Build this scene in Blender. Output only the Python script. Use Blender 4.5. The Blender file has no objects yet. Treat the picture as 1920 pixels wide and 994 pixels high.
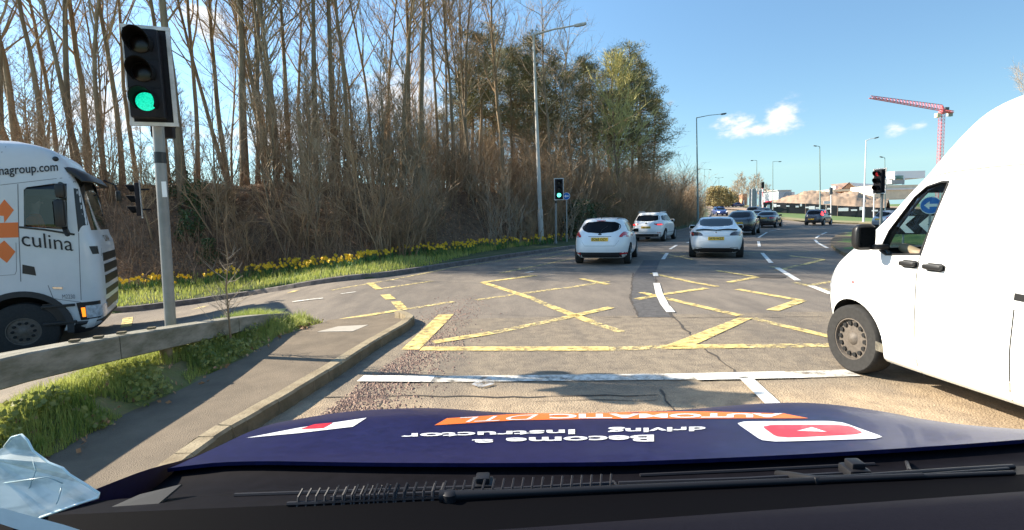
import bpy, bmesh, math, random
import numpy as np
from mathutils import Vector, Matrix, noise
from mathutils.geometry import tessellate_polygon
R_ = math.radians
S = bpy.context.scene
C = S.collection
RND = random.Random(7)

# ------------------------------------------------------------------ camera
CAM_H, FPX, CX, CY = 1.6, 960.0, 960.0, 497.0
PITCH, ROLL = math.atan(90 / FPX), R_(1.2)
fw = Vector((0, math.cos(PITCH), -math.sin(PITCH)))
up0 = Vector((0, math.sin(PITCH), math.cos(PITCH)))
rt0 = Vector((1, 0, 0))
cup = up0 * math.cos(ROLL) + rt0 * math.sin(ROLL)
crt = rt0 * math.cos(ROLL) - up0 * math.sin(ROLL)
cam = bpy.data.cameras.new('camera')
cam.sensor_width = 36.0
cam.lens = FPX / 1920 * 36
cam.clip_start, cam.clip_end = 0.05, 9000
camo = bpy.data.objects.new('camera', cam)
C.objects.link(camo)
M3 = Matrix((crt, cup, -fw)).transposed()
camo.matrix_world = Matrix.Translation((0, 0, CAM_H)) @ M3.to_4x4()
S.camera = camo

# ------------------------------------------------------------------ world, sun, exposure
SUN_EL, SUN_AZ = R_(31.5), R_(77.0)      # azimuth measured from +Y towards -X
W = bpy.data.worlds.new('World'); S.world = W; W.use_nodes = True
nt = W.node_tree; nt.nodes.clear()
def wn(t, **k):
    n = nt.nodes.new(t)
    for a, b in k.items(): setattr(n, a, b)
    return n
sky = wn('ShaderNodeTexSky', sky_type='NISHITA', sun_disc=False)
sky.sun_elevation, sky.sun_rotation = SUN_EL, -SUN_AZ
sky.air_density, sky.dust_density, sky.ozone_density, sky.altitude = 1.0, 0.25, 2.0, 50
bg = wn('ShaderNodeBackground'); bg.inputs['Strength'].default_value = 0.098
out = wn('ShaderNodeOutputWorld')
tc = wn('ShaderNodeTexCoord')
sep = wn('ShaderNodeSeparateXYZ'); nt.links.new(tc.outputs['Generated'], sep.inputs[0])
def wm(op, a, b=None, c=None):
    n = wn('ShaderNodeMath', operation=op)
    for i, v in enumerate((a, b, c)):
        if v is None: continue
        if isinstance(v, (int, float)): n.inputs[i].default_value = v
        else: nt.links.new(v, n.inputs[i])
    return n.outputs[0]
comb = wn('ShaderNodeCombineXYZ'); nt.links.new(sep.outputs[0], comb.inputs[0]); nt.links.new(sep.outputs[1], comb.inputs[1]); nt.links.new(wm('MAXIMUM', sep.outputs[2], .075), comb.inputs[2]); nt.links.new(comb.outputs[0], sky.inputs['Vector'])
az = wm('ARCTAN2', sep.outputs[0], sep.outputs[1])
el = wm('ARCSINE', sep.outputs[2])
nz = wn('ShaderNodeTexNoise'); nz.inputs['Scale'].default_value = 26.0; nz.inputs['Detail'].default_value = 9.0; nz.inputs['Roughness'].default_value = .62
mp = wn('ShaderNodeMapping'); mp.inputs['Scale'].default_value = (1, 1, 2.0)
nt.links.new(tc.outputs['Generated'], mp.inputs[0]); nt.links.new(mp.outputs[0], nz.inputs['Vector'])
nz2 = wn('ShaderNodeTexNoise'); nz2.inputs['Scale'].default_value = 8.0; nz2.inputs['Detail'].default_value = 8.0; nz2.inputs['Roughness'].default_value = .6
nt.links.new(mp.outputs[0], nz2.inputs['Vector'])
# single clouds: (photo x, photo y, half width px, half height px, density)
CLOUDS = [(1378, 238, 46, 20, 1), (1458, 228, 40, 30, 1), (1425, 246, 80, 13, 1), (1552, 249, 26, 16, .66), (1670, 244, 28, 15, .62), (1715, 239, 30, 12, .62),
          (1260, 199, 14, 8, .5), (1375, 330, 45, 30, .3), (1490, 330, 30, 30, .2), (415, 55, 55, 34, .9), (230, 205, 80, 70, 1), (60, 290, 160, 60, .9), (560, 260, 190, 70, .8), (780, 190, 110, 60, .9), (760, 330, 260, 60, .7), (960, 170, 60, 40, .7),
          (-200, 260, 240, 110, .8), (2400, 240, 150, 50, .8)]
cl = None
for (x, y, rx, ry, dn) in CLOUDS:
    a0 = math.atan((x - CX) / FPX)
    yh = CY - 90 - (x - CX) * math.tan(ROLL)
    e0 = math.atan((yh - y) / FPX * math.cos(a0))
    sx = rx / FPX * math.cos(a0) ** 2 * 1.25; sy = ry / FPX * math.cos(a0) * 1.25
    dx = wm('MULTIPLY', wm('SUBTRACT', az, a0), 1 / sx); dy = wm('MULTIPLY', wm('SUBTRACT', el, e0), 1 / sy)
    q = wm('ADD', wm('MULTIPLY', dx, dx), wm('MULTIPLY', dy, dy))
    g = wm('MULTIPLY', wm('POWER', 2.718, wm('MULTIPLY', q, -1.0)), dn)
    cl = g if cl is None else wm('MAXIMUM', cl, g)
nn = wm('ADD', wm('MULTIPLY', nz.outputs[0], .6), wm('MULTIPLY', nz2.outputs[0], .4))
v = wm('ADD', cl, wm('MULTIPLY', wm('SUBTRACT', nn, .5), 2.6))
mr = wn('ShaderNodeMapRange', interpolation_type='SMOOTHSTEP'); mr.inputs[1].default_value = .42; mr.inputs[2].default_value = 1.0
nt.links.new(v, mr.inputs[0])
cov = wm('MINIMUM', wm('MULTIPLY', mr.outputs[0], wm('MINIMUM', wm('MULTIPLY', cl, 1.6), 1.0)), 0.96)
mix = wn('ShaderNodeMix', data_type='RGBA')
# clear spring air: keep the low sky from washing out to white
hs = wn('ShaderNodeMapRange'); hs.inputs[1].default_value = 0.0; hs.inputs[2].default_value = .55; hs.inputs[3].default_value = .62; hs.inputs[4].default_value = 1.0
nt.links.new(el, hs.inputs[0])
tint = wn('ShaderNodeMix', data_type='RGBA', blend_type='MULTIPLY'); tint.inputs[0].default_value = 1; nt.links.new(sky.outputs[0], tint.inputs[6]); tint.inputs[7].default_value = (.86, 1.02, 1.04, 1)
dim = wn('ShaderNodeVectorMath', operation='SCALE'); nt.links.new(tint.outputs[2], dim.inputs[0]); 
ha = wn('ShaderNodeMapRange'); ha.inputs[1].default_value = -.2; ha.inputs[2].default_value = .85; ha.inputs[3].default_value = 1.3; ha.inputs[4].default_value = .84   # the air is brighter towards the sun
nt.links.new(az, ha.inputs[0]); nt.links.new(wm('MULTIPLY', hs.outputs[0], ha.outputs[0]), dim.inputs['Scale'])
nt.links.new(cov, mix.inputs[0]); nt.links.new(dim.outputs[0], mix.inputs[6]); 
cg = wn('ShaderNodeMix', data_type='RGBA'); cg.inputs[6].default_value = (4.0, 4.2, 4.5, 1); cg.inputs[7].default_value = (5.6, 5.6, 5.6, 1)
nt.links.new(wm('MULTIPLY', mr.outputs[0], nz.outputs[0]), cg.inputs[0]); nt.links.new(cg.outputs[2], mix.inputs[7])
nt.links.new(mix.outputs[2], bg.inputs['Color']); nt.links.new(bg.outputs[0], out.inputs[0])

sun = bpy.data.lights.new('sun', 'SUN'); sun.energy = 5.0; sun.angle = R_(.53); sun.color = (1, .90, .74)
suno = bpy.data.objects.new('sun', sun); C.objects.link(suno)
sdir = Vector((-math.sin(SUN_AZ) * math.cos(SUN_EL), math.cos(SUN_AZ) * math.cos(SUN_EL), math.sin(SUN_EL)))
suno.rotation_euler = sdir.to_track_quat('Z', 'Y').to_euler(); suno.location = sdir * 60
S.view_settings.view_transform = 'Standard'; S.view_settings.look = 'None'; S.view_settings.exposure = 1.34; S.view_settings.gamma = 1.0
S.view_settings.use_curve_mapping = False
S.cycles.max_bounces = 6; S.cycles.diffuse_bounces = 3; S.cycles.glossy_bounces = 3; S.cycles.transmission_bounces = 4; S.cycles.transparent_max_bounces = 10
S.cycles.use_denoising = True; S.cycles.sample_clamp_indirect = 6.0; S.cycles.caustics_reflective = False; S.cycles.caustics_refractive = False

# ------------------------------------------------------------------ terrain and pixel rays
def sstep(a, b, x):
    t = min(1, max(0, (x - a) / (b - a))); return t * t * (3 - 2 * t)
def softp(x, k): return x if x > 30 * k else k * math.log1p(math.exp(x / k))
def terr(X, Y):
    z = (.027 * softp(min(Y, 210) - 45, 8) - .027 * softp(-45, 8)) * (1 - sstep(.50, .72, X / max(Y, 1)))
    return z - .66 * sstep(-3.9, -9.2, X) * (1 - sstep(13, 24, Y))
def ray(x, y): return fw + crt * ((x - CX) / FPX) + cup * ((CY - y) / FPX)
def at(x, y, Y):
    d = ray(x, y); return Vector((0, 0, CAM_H)) + d * (Y / d.y)
def gnd(x, y, off=0.0):
    d = ray(x, y); lo, hi = 1.0, 1.0
    f = lambda t: CAM_H + d.z * t - terr(d.x * t, d.y * t) - off
    while f(hi) > 0 and hi < 400: hi *= 1.1
    for _ in range(40):
        m = (lo + hi) / 2
        if f(m) > 0: lo = m
        else: hi = m
    return Vector((d.x * hi, d.y * hi, terr(d.x * hi, d.y * hi) + off))

# ------------------------------------------------------------------ materials
def mat(name, col, rough=.6, metal=0.0, var=0.0, vscale=8.0, bump=0.0, bscale=60.0, spec=None, coat=0.0, emit=None, estr=0.0, col2=None, detail=5.0, transp=None, coords='Object', vstretch=None):
    m = bpy.data.materials.new(name); m.use_nodes = True
    n = m.node_tree; b = n.nodes['Principled BSDF']
    b.inputs['Roughness'].default_value = rough; b.inputs['Metallic'].default_value = metal
    b.inputs['Base Color'].default_value = (*col, 1)
    if spec is not None: b.inputs['Specular IOR Level'].default_value = spec
    if coat: b.inputs['Coat Weight'].default_value = coat; b.inputs['Coat Roughness'].default_value = .04
    if emit: b.inputs['Emission Color'].default_value = (*emit, 1); b.inputs['Emission Strength'].default_value = estr
    t = n.nodes.new('ShaderNodeTexCoord')
    vec = t.outputs[coords]
    if vstretch:
        mpn = n.nodes.new('ShaderNodeMapping'); mpn.inputs['Scale'].default_value = vstretch
        n.links.new(vec, mpn.inputs[0]); vec = mpn.outputs[0]
    if var or col2:
        no = n.nodes.new('ShaderNodeTexNoise'); no.inputs['Scale'].default_value = vscale; no.inputs['Detail'].default_value = detail; no.inputs['Roughness'].default_value = .65
        n.links.new(vec, no.inputs['Vector'])
        rp = n.nodes.new('ShaderNodeValToRGB')
        c2 = col2 or tuple(min(1, c * (1 + var)) for c in col)
        c1 = col if col2 else tuple(c * (1 - var) for c in col)
        rp.color_ramp.elements[0].position = .34; rp.color_ramp.elements[1].position = .66
        rp.color_ramp.elements[0].color = (*c1, 1); rp.color_ramp.elements[1].color = (*c2, 1)
        n.links.new(no.outputs[0], rp.inputs[0]); n.links.new(rp.outputs[0], b.inputs['Base Color'])
    if bump:
        no2 = n.nodes.new('ShaderNodeTexNoise'); no2.inputs['Scale'].default_value = bscale; no2.inputs['Detail'].default_value = 4
        n.links.new(vec, no2.inputs['Vector'])
        bp = n.nodes.new('ShaderNodeBump'); bp.inputs['Strength'].default_value = bump; bp.inputs['Distance'].default_value = .02
        n.links.new(no2.outputs[0], bp.inputs['Height']); n.links.new(bp.outputs[0], b.inputs['Normal'])
    if transp:   # (scale, threshold, softness): worn through in patches
        no3 = n.nodes.new('ShaderNodeTexNoise'); no3.inputs['Scale'].default_value = transp[0]; no3.inputs['Detail'].default_value = 8; no3.inputs['Roughness'].default_value = .72
        n.links.new(t.outputs['Object'], no3.inputs['Vector'])
        mrn = n.nodes.new('ShaderNodeMapRange'); mrn.inputs[1].default_value = transp[1] - transp[2]; mrn.inputs[2].default_value = transp[1] + transp[2]
        n.links.new(no3.outputs[0], mrn.inputs[0]); n.links.new(mrn.outputs[0], b.inputs['Alpha'])
    return m
def thin_glass(name, tint, refl=.12, ior=1.45):
    m = bpy.data.materials.new(name); m.use_nodes = True; n = m.node_tree
    n.nodes.remove(n.nodes['Principled BSDF']); o = n.nodes['Material Output']
    tr = n.nodes.new('ShaderNodeBsdfTransparent'); tr.inputs[0].default_value = (*tint, 1)
    gl = n.nodes.new('ShaderNodeBsdfGlossy'); gl.inputs['Roughness'].default_value = .03
    fr = n.nodes.new('ShaderNodeFresnel'); fr.inputs[0].default_value = ior
    ma = n.nodes.new('ShaderNodeMath'); ma.operation = 'ADD'; ma.inputs[1].default_value = refl; n.links.new(fr.outputs[0], ma.inputs[0])
    mx = n.nodes.new('ShaderNodeMixShader'); n.links.new(ma.outputs[0], mx.inputs[0]); n.links.new(tr.outputs[0], mx.inputs[1]); n.links.new(gl.outputs[0], mx.inputs[2])
    n.links.new(mx.outputs[0], o.inputs[0]); return m

MT = {}
MT['white_paint'] = mat('white_paint', (.80, .80, .79), .32, coat=.5, var=.03, vscale=3)
MT['van_white'] = mat('van_white', (.73, .73, .71), .38, coat=.3, var=.03, vscale=2)
MT['lorry_white'] = mat('lorry_white', (.62, .63, .64), .36, coat=.35, var=.04, vscale=2)
MT['black_paint'] = mat('black_paint', (.012, .014, .018), .22, coat=.8)
MT['grey_paint'] = mat('grey_paint', (.045, .055, .075), .25, coat=.7)
MT['blue_paint'] = mat('blue_paint', (.03, .05, .16), .25, coat=.7)
MT['silver_paint'] = mat('silver_paint', (.45, .46, .48), .3, metal=.4, coat=.5)
MT['dark_plastic'] = mat('dark_plastic', (.022, .022, .024), .55, var=.2, vscale=20)
MT['trim_black'] = mat('trim_black', (.012, .012, .013), .42)
MT['underbody'] = mat('underbody', (.01, .01, .01), .9)
MT['rubber'] = mat('rubber', (.022, .021, .02), .85, var=.25, vscale=30)
MT['rim_silver'] = mat('rim_silver', (.35, .34, .33), .38, metal=.7)
MT['rim_steel'] = mat('rim_steel', (.12, .10, .082), .65, metal=.15, var=.25, vscale=30)
MT['dark_glass'] = mat('dark_glass', (.004, .005, .006), .08, spec=.16)
MT['clear_glass'] = thin_glass('clear_glass', (.66, .76, .72), .0, 1.15)
MT['lorry_glass'] = thin_glass('lorry_glass', (.45, .56, .64), .05)
MT['tail_red'] = mat('tail_red', (.50, .015, .02), .18, coat=.8, var=.25, vscale=18)
MT['brake_lit'] = mat('brake_lit', (.6, .02, .02), .2, emit=(1, .03, .03), estr=2.2)
MT['smoked_lamp'] = mat('smoked_lamp', (.05, .035, .04), .12, coat=.8)
MT['lamp_clear'] = mat('lamp_clear', (.55, .57, .6), .12, coat=.8, var=.3, vscale=14)
MT['amber_lamp'] = mat('amber_lamp', (.8, .2, .01), .25, emit=(1, .25, .02), estr=.7)
MT['plate_yellow'] = mat('plate_yellow', (.78, .46, .03), .4)
MT['ink'] = mat('ink', (.015, .015, .016), .6)
MT['chrome'] = mat('chrome', (.6, .6, .6), .15, metal=1)
MT['asphalt_dark'] = mat('asphalt_dark', (.085, .08, .078), .9, var=.3, vscale=9, bump=.5, bscale=70)
MT['yellow_mark'] = mat('yellow_mark', (.75, .575, .21), .75, var=.2, vscale=9, transp=(6, .45, .12))
MT['yellow_worn'] = mat('yellow_worn', (.70, .56, .24), .8, var=.2, vscale=9, transp=(10, .51, .09))
MT['white_mark'] = mat('white_mark', (.74, .72, .66), .7, var=.12, vscale=8, transp=(6, .36, .11))
MT['white_worn'] = mat('white_worn', (.70, .67, .60), .75, var=.15, vscale=9, transp=(6, .45, .12))
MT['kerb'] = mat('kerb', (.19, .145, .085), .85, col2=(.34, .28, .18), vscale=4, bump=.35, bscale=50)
MT['kerb_face_shade'] = mat('kerb_face_shade', (.085, .07, .04), .9, col2=(.15, .12, .075), vscale=5, bump=.35, bscale=50)  # road-side kerb face: its shade is put into a darker base colour
MT['kerb_dark'] = mat('kerb_dark', (.15, .13, .12), .9, var=.35, vscale=5, bump=.35, bscale=50)
MT['paving'] = mat('paving', (.165, .128, .088), .9, var=.2, vscale=3, bump=.5, bscale=120, detail=10)
MT['slab'] = mat('slab', (.40, .36, .30), .85, var=.12, vscale=4, bump=.2)
MT['soil'] = mat('soil', (.10, .075, .05), .95, col2=(.16, .13, .07), vscale=5, bump=.6, bscale=30)
MT['grass_ground'] = mat('grass_ground', (.04, .062, .016), .95, col2=(.085, .10, .035), vscale=3, bump=.6, bscale=40)
MT['far_grass'] = mat('far_grass', (.075, .14, .03), .95, col2=(.15, .20, .055), vscale=.35, bump=.5, bscale=6, detail=8)
MT['galv'] = mat('galv', (.36, .365, .36), .55, metal=.25, var=.2, vscale=5, vstretch=(3, .4, 3))
MT['pole_grey'] = mat('pole_grey', (.22, .225, .22), .5, metal=.2, var=.15, vscale=4)
MT['pole_pale'] = mat('pole_pale', (.50, .47, .42), .7, var=.15, vscale=3, vstretch=(1, 1, .2))
MT['pole_green'] = mat('pole_green', (.16, .22, .21), .55)
MT['pole_white'] = mat('pole_white', (.72, .70, .70), .55)
MT['lamp_head'] = mat('lamp_head', (.10, .11, .12), .5)
MT['signal_black'] = mat('signal_black', (.011, .010, .013), .6, var=.3, vscale=9, spec=.25)
MT['visor_black'] = mat('visor_black', (.004, .004, .0045), .8, spec=.15)
MT['board_grey'] = mat('board_grey', (.62, .61, .60), .5, var=.25, vscale=5)
MT['lens_off'] = mat('lens_off', (.006, .003, .003), .3)
MT['lens_green'] = mat('lens_green', (.0, .3, .2), .4, emit=(.0, .78, .50), estr=1.15, bump=.4, bscale=90)
def lens_mat():
    m = MT['lens_green']; n = m.node_tree; b = n.nodes['Principled BSDF']; t = n.nodes.new('ShaderNodeTexCoord'); v = n.nodes.new('ShaderNodeTexVoronoi'); v.inputs['Scale'].default_value = 85
    n.links.new(t.outputs['Object'], v.inputs['Vector']); r = n.nodes.new('ShaderNodeValToRGB'); r.color_ramp.elements[0].color = (.01, .42, .27, 1); r.color_ramp.elements[1].color = (.0, .20, .12, 1); r.color_ramp.elements[1].position = .8
    n.links.new(v.outputs[0], r.inputs[0]); n.links.new(r.outputs[0], b.inputs['Emission Color'])
lens_mat()
MT['lens_green_far'] = mat('lens_green_far', (.0, .3, .2), .4, emit=(.1, .95, .66), estr=1.5)
MT['lens_red'] = mat('lens_red', (.3, .02, .02), .4, emit=(.9, .05, .06), estr=.12)
MT['sign_blue'] = mat('sign_blue', (.01, .16, .55), .5)
MT['sign_back'] = mat('sign_back', (.30, .33, .34), .55)
MT['sign_white'] = mat('sign_white', (.82, .82, .82), .5)
MT['hoarding'] = mat('hoarding', (.022, .022, .026), .6, var=.2, vscale=.6)
MT['dirt'] = mat('dirt', (.30, .20, .13), .95, col2=(.42, .30, .20), vscale=.35, bump=.9, bscale=.9, detail=10)
MT['brick'] = mat('brick', (.48, .26, .16), .9, var=.15, vscale=1.5)
MT['cream'] = mat('cream', (.72, .62, .45), .85, var=.1, vscale=1)
MT['pale_roof'] = mat('pale_roof', (.74, .70, .68), .8, var=.08, vscale=1)
MT['grey_clad'] = mat('grey_clad', (.42, .46, .48), .6, var=.08, vscale=.6)
MT['dark_clad'] = mat('dark_clad', (.06, .06, .065), .7)
MT['crane_red'] = mat('crane_red', (.60, .13, .15), .6)
MT['orange_vinyl'] = mat('orange_vinyl', (.80, .17, .03), .4)
MT['red_vinyl'] = mat('red_vinyl', (.72, .03, .06), .3, coat=.4)
MT['white_vinyl'] = mat('white_vinyl', (.78, .79, .80), .35, coat=.3)
MT['bonnet_blue'] = mat('bonnet_blue', (.012, .013, .056), .36, coat=.06, var=.2, vscale=40, spec=.12)
MT['cowl_black'] = mat('cowl_black', (.006, .0055, .0075), .6, var=.2, vscale=30, bump=.03, bscale=300, spec=.06)
MT['dash'] = mat('dash', (.0075, .007, .011), .7, bump=.05, bscale=500, var=.1, vscale=200, spec=.06)
MT['skin'] = mat('skin', (.50, .30, .21), .6)
MT['hair'] = mat('hair', (.03, .02, .015), .7)
MT['hi_vis'] = mat('hi_vis', (.85, .16, .03), .7)
MT['jacket'] = mat('jacket', (.02, .022, .03), .85)
MT['daff'] = mat('daff', (.88, .62, .03), .6, col2=(.88, .50, .02), vscale=3)
MT['stem_green'] = mat('stem_green', (.05, .14, .03), .6, col2=(.08, .18, .04), vscale=2)
MT['pebble'] = mat('pebble', (.40, .27, .20), .9, col2=(.17, .11, .09), vscale=9)
MT['bark'] = mat('bark', (.15, .11, .068), .9, col2=(.28, .22, .145), vscale=2.2, bump=.5, bscale=14, vstretch=(3, 3, .5))
MT['bark_warm'] = mat('bark_warm', (.19, .125, .07), .9, col2=(.32, .235, .14), vscale=2.2, bump=.5, bscale=14, vstretch=(3, 3, .5))
MT['twig'] = mat('twig', (.29, .215, .135), .9, col2=(.42, .32, .21), vscale=1.2)
MT['twig_red'] = mat('twig_red', (.34, .21, .11), .9, col2=(.50, .35, .20), vscale=1.2)
MT['scrub'] = mat('scrub', (.24, .152, .085), .9, col2=(.41, .285, .17), vscale=.8)
MT['twig_pale'] = mat('twig_pale', (.38, .32, .24), .9, col2=(.24, .18, .12), vscale=2)
MT['olive_far'] = mat('olive_far', (.25, .19, .075), .8, col2=(.38, .30, .12), vscale=.3)
MT['ivy'] = mat('ivy', (.03, .065, .018), .5, col2=(.075, .12, .035), vscale=3)
MT['olive_leaf'] = mat('olive_leaf', (.13, .14, .03), .6, col2=(.22, .20, .05), vscale=3)
MT['pine'] = mat('pine', (.085, .105, .040), .7, col2=(.22, .19, .08), vscale=.9)
MT['catkin'] = mat('catkin', (.46, .40, .14), .8, col2=(.60, .54, .24), vscale=2)
MT['bramble'] = mat('bramble', (.15, .085, .05), .9, col2=(.30, .19, .11), vscale=2)
MT['dead_leaf'] = mat('dead_leaf', (.30, .16, .08), .9, col2=(.46, .30, .18), vscale=5)
def grass_mat(name, c1, c2, vs):
    m = mat(name, c1, .6, col2=c2, vscale=vs); n = m.node_tree; b = n.nodes['Principled BSDF']; o = n.nodes['Material Output']
    src = b.inputs['Base Color'].links[0].from_socket
    t = n.nodes.new('ShaderNodeBsdfTranslucent'); n.links.new(src, t.inputs[0]); mx = n.nodes.new('ShaderNodeMixShader'); mx.inputs[0].default_value = .42
    n.links.new(b.outputs[0], mx.inputs[1]); n.links.new(t.outputs[0], mx.inputs[2]); n.links.new(mx.outputs[0], o.inputs[0]); return m
MT['weed'] = grass_mat('weed', (.20, .25, .06), (.42, .42, .14), 3)
MT['grass_base'] = mat('grass_base', (.16, .18, .045), .95, col2=(.20, .16, .07), vscale=5, bump=.6, bscale=30)
MT['grass_a'] = grass_mat('grass_a', (.23, .31, .055), (.52, .52, .15), 1.1)

# ------------------------------------------------------------------ mesh helpers
class MB:
    def __init__(s): s.v = []; s.f = []; s.m = []
    def add(s, vs, fs, mi=0):
        o = len(s.v); s.v += [tuple(p) for p in vs]
        s.f += [tuple(i + o for i in f) for f in fs]; s.m += [mi] * len(fs)
    def box(s, c, d, rz=0.0, mi=0, M=None, bev=0.0):
        if bev:
            bm = bmesh.new(); bmesh.ops.create_cube(bm, size=1)
            for q in bm.verts: q.co = Vector((q.co.x * d[0], q.co.y * d[1], q.co.z * d[2]))
            bmesh.ops.bevel(bm, geom=bm.edges[:], offset=bev, segments=2, profile=.6, affect='EDGES')
            vs = [q.co.copy() for q in bm.verts]; bm.verts.index_update(); fs = [[q.index for q in f.verts] for f in bm.faces]; bm.free()
        else:
            vs = [Vector((a * d[0] / 2, b * d[1] / 2, e * d[2] / 2)) for a in (-1, 1) for b in (-1, 1) for e in (-1, 1)]
            fs = [(0, 1, 3, 2), (4, 6, 7, 5), (0, 4, 5, 1), (2, 3, 7, 6), (0, 2, 6, 4), (1, 5, 7, 3)]
        T = Matrix.Translation(c) @ (M if M is not None else Matrix.Rotation(rz, 4, 'Z'))
        s.add([T @ p for p in vs], fs, mi); return s
    def tube(s, path, rad, n=8, caps=True, mi=0):
        P = [Vector(p) for p in path]; k = len(P)
        rad = rad if isinstance(rad, (list, tuple)) else [rad] * k
        vs = []; fs = []; u = None
        for i in range(k):
            d = (P[min(i + 1, k - 1)] - P[max(i - 1, 0)]).normalized()
            if u is None:
                u = d.cross(Vector((0, 0, 1)) if abs(d.z) < .9 else Vector((1, 0, 0))).normalized()
            else:
                u = (u - d * u.dot(d)).normalized()
            w = d.cross(u)
            for j in range(n):
                a = 2 * math.pi * j / n
                vs.append(P[i] + (u * math.cos(a) + w * math.sin(a)) * rad[i])
        for i in range(k - 1):
            for j in range(n):
                j2 = (j + 1) % n
                fs.append((i * n + j, i * n + j2, (i + 1) * n + j2, (i + 1) * n + j))
        if caps: fs += [tuple(range(n - 1, -1, -1)), tuple((k - 1) * n + j for j in range(n))]
        s.add(vs, fs, mi); return s
    def lathe(s, prof, axis='z', n=24, c=(0, 0, 0), mi=0, M=None, ring=False):
        # prof: (radius, along); axis x/y/z
        vs = []; fs = []; k = len(prof); c = Vector(c)
        for (r, h) in prof:
            for j in range(n):
                a = 2 * math.pi * j / n; p, q = r * math.cos(a), r * math.sin(a)
                vv = {'z': Vector((p, q, h)), 'x': Vector((h, p, q)), 'y': Vector((q, h, p))}[axis]
                vs.append((M @ vv if M is not None else vv) + c)
        for i in range(k - 1):
            for j in range(n):
                j2 = (j + 1) % n; fs.append((i * n + j, i * n + j2, (i + 1) * n + j2, (i + 1) * n + j))
        if ring: fs += [((k - 1) * n + j, (k - 1) * n + (j + 1) % n, (j + 1) % n, j) for j in range(n)]
        else: fs += [tuple(range(n - 1, -1, -1)), tuple((k - 1) * n + j for j in range(n))]
        s.add(vs, fs, mi); return s
    def prism(s, poly, f0, f1, mi=0):
        # poly: 2D points, f0/f1 map (u,v) to the two faces
        n = len(poly); vs = [f0(*p) for p in poly] + [f1(*p) for p in poly]
        tri = tessellate_polygon([[Vector((p[0], p[1], 0)) for p in poly]])
        fs = [tuple(t) for t in tri] + [tuple(n + i for i in reversed(t)) for t in tri]
        fs += [(i, (i + 1) % n, n + (i + 1) % n, n + i) for i in range(n)]
        s.add(vs, fs, mi); return s
    def grid(s, F, nu, nv, mi=0, flip=False):
        vs = [F(i / nu, j / nv) for j in range(nv + 1) for i in range(nu + 1)]
        fs = []
        for j in range(nv):
            for i in range(nu):
                a = j * (nu + 1) + i; q = (a, a + 1, a + nu + 2, a + nu + 1)
                fs.append(q[::-1] if flip else q)
        s.add(vs, fs, mi); return s
    def build(s, name, m, parent=None, smooth=False, recalc=False):
        me = bpy.data.meshes.new(name); me.from_pydata(s.v, [], s.f)
        for x in (m if isinstance(m, (list, tuple)) else [m]): me.materials.append(MT[x] if isinstance(x, str) else x)
        if any(s.m): me.polygons.foreach_set('material_index', s.m)
        if recalc:
            bm = bmesh.new(); bm.from_mesh(me); bmesh.ops.remove_doubles(bm, verts=bm.verts, dist=1e-5); bmesh.ops.recalc_face_normals(bm, faces=bm.faces); bm.to_mesh(me); bm.free()
        if smooth:
            me.shade_smooth()
            if smooth is not True: me.set_sharp_from_angle(angle=R_(smooth))
        me.update()
        o = bpy.data.objects.new(name, me); C.objects.link(o)
        if parent: o.parent = parent
        return o
def tag(o, label=None, cat=None, group=None, kind=None):
    if label: o['label'] = label
    if cat: o['category'] = cat
    if group: o['group'] = group
    if kind: o['kind'] = kind
    return o
def empty(name, loc, rz=0.0, label=None, cat=None, group=None):
    o = bpy.data.objects.new(name, None); C.objects.link(o); o.location = loc; o.rotation_euler = (0, 0, rz); o.empty_display_size = .2
    return tag(o, label, cat, group)
def struct(o): o['kind'] = 'structure'; return o
def copy_tree(o, parent=None):
    c = o.copy(); C.objects.link(c); c.parent = parent
    for ch in list(o.children): copy_tree(ch, c)
    return c
def text_tris(s, size=1.0, bold=0.0, shear=0.0, spacing=1.0):
    cu = bpy.data.curves.new('t', 'FONT'); cu.body = s; cu.size = size; cu.offset = bold; cu.shear = shear; cu.space_character = spacing; cu.resolution_u = 3
    o = bpy.data.objects.new('t', cu); C.objects.link(o)
    dg = bpy.context.evaluated_depsgraph_get(); me = bpy.data.meshes.new_from_object(o.evaluated_get(dg))
    vs = [v.co.copy() for v in me.vertices]; fs = [tuple(p.vertices) for p in me.polygons]
    bpy.data.objects.remove(o); bpy.data.curves.remove(cu); bpy.data.meshes.remove(me)
    x0 = min(v.x for v in vs); x1 = max(v.x for v in vs); y0 = min(v.y for v in vs); y1 = max(v.y for v in vs)
    return vs, fs, (x0, x1, y0, y1)
def text_on(mb, s, F, u0, u1, v0, v1, bold=.0, shear=0.0, mi=0, thick=0.0, G=None):
    # fit the text in the box u0..u1 x v0..v1 and map through F(u,v)
    vs, fs, (x0, x1, y0, y1) = text_tris(s, 1.0, bold, shear)
    mb.add([F(u0 + (v.x - x0) / (x1 - x0) * (u1 - u0), v0 + (v.y - y0) / (y1 - y0) * (v1 - v0)) for v in vs], fs, mi)
def boolean(o, cut):
    cut.parent = o.parent
    md = o.modifiers.new('b', 'BOOLEAN'); md.object = cut; md.operation = 'DIFFERENCE'; md.solver = 'EXACT'
    dg = bpy.context.evaluated_depsgraph_get(); dg.update()
    me = bpy.data.meshes.new_from_object(o.evaluated_get(dg)); old = o.data
    o.modifiers.clear(); o.data = me; bpy.data.meshes.remove(old)
    cm = cut.data; bpy.data.objects.remove(cut); bpy.data.meshes.remove(cm)
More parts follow.
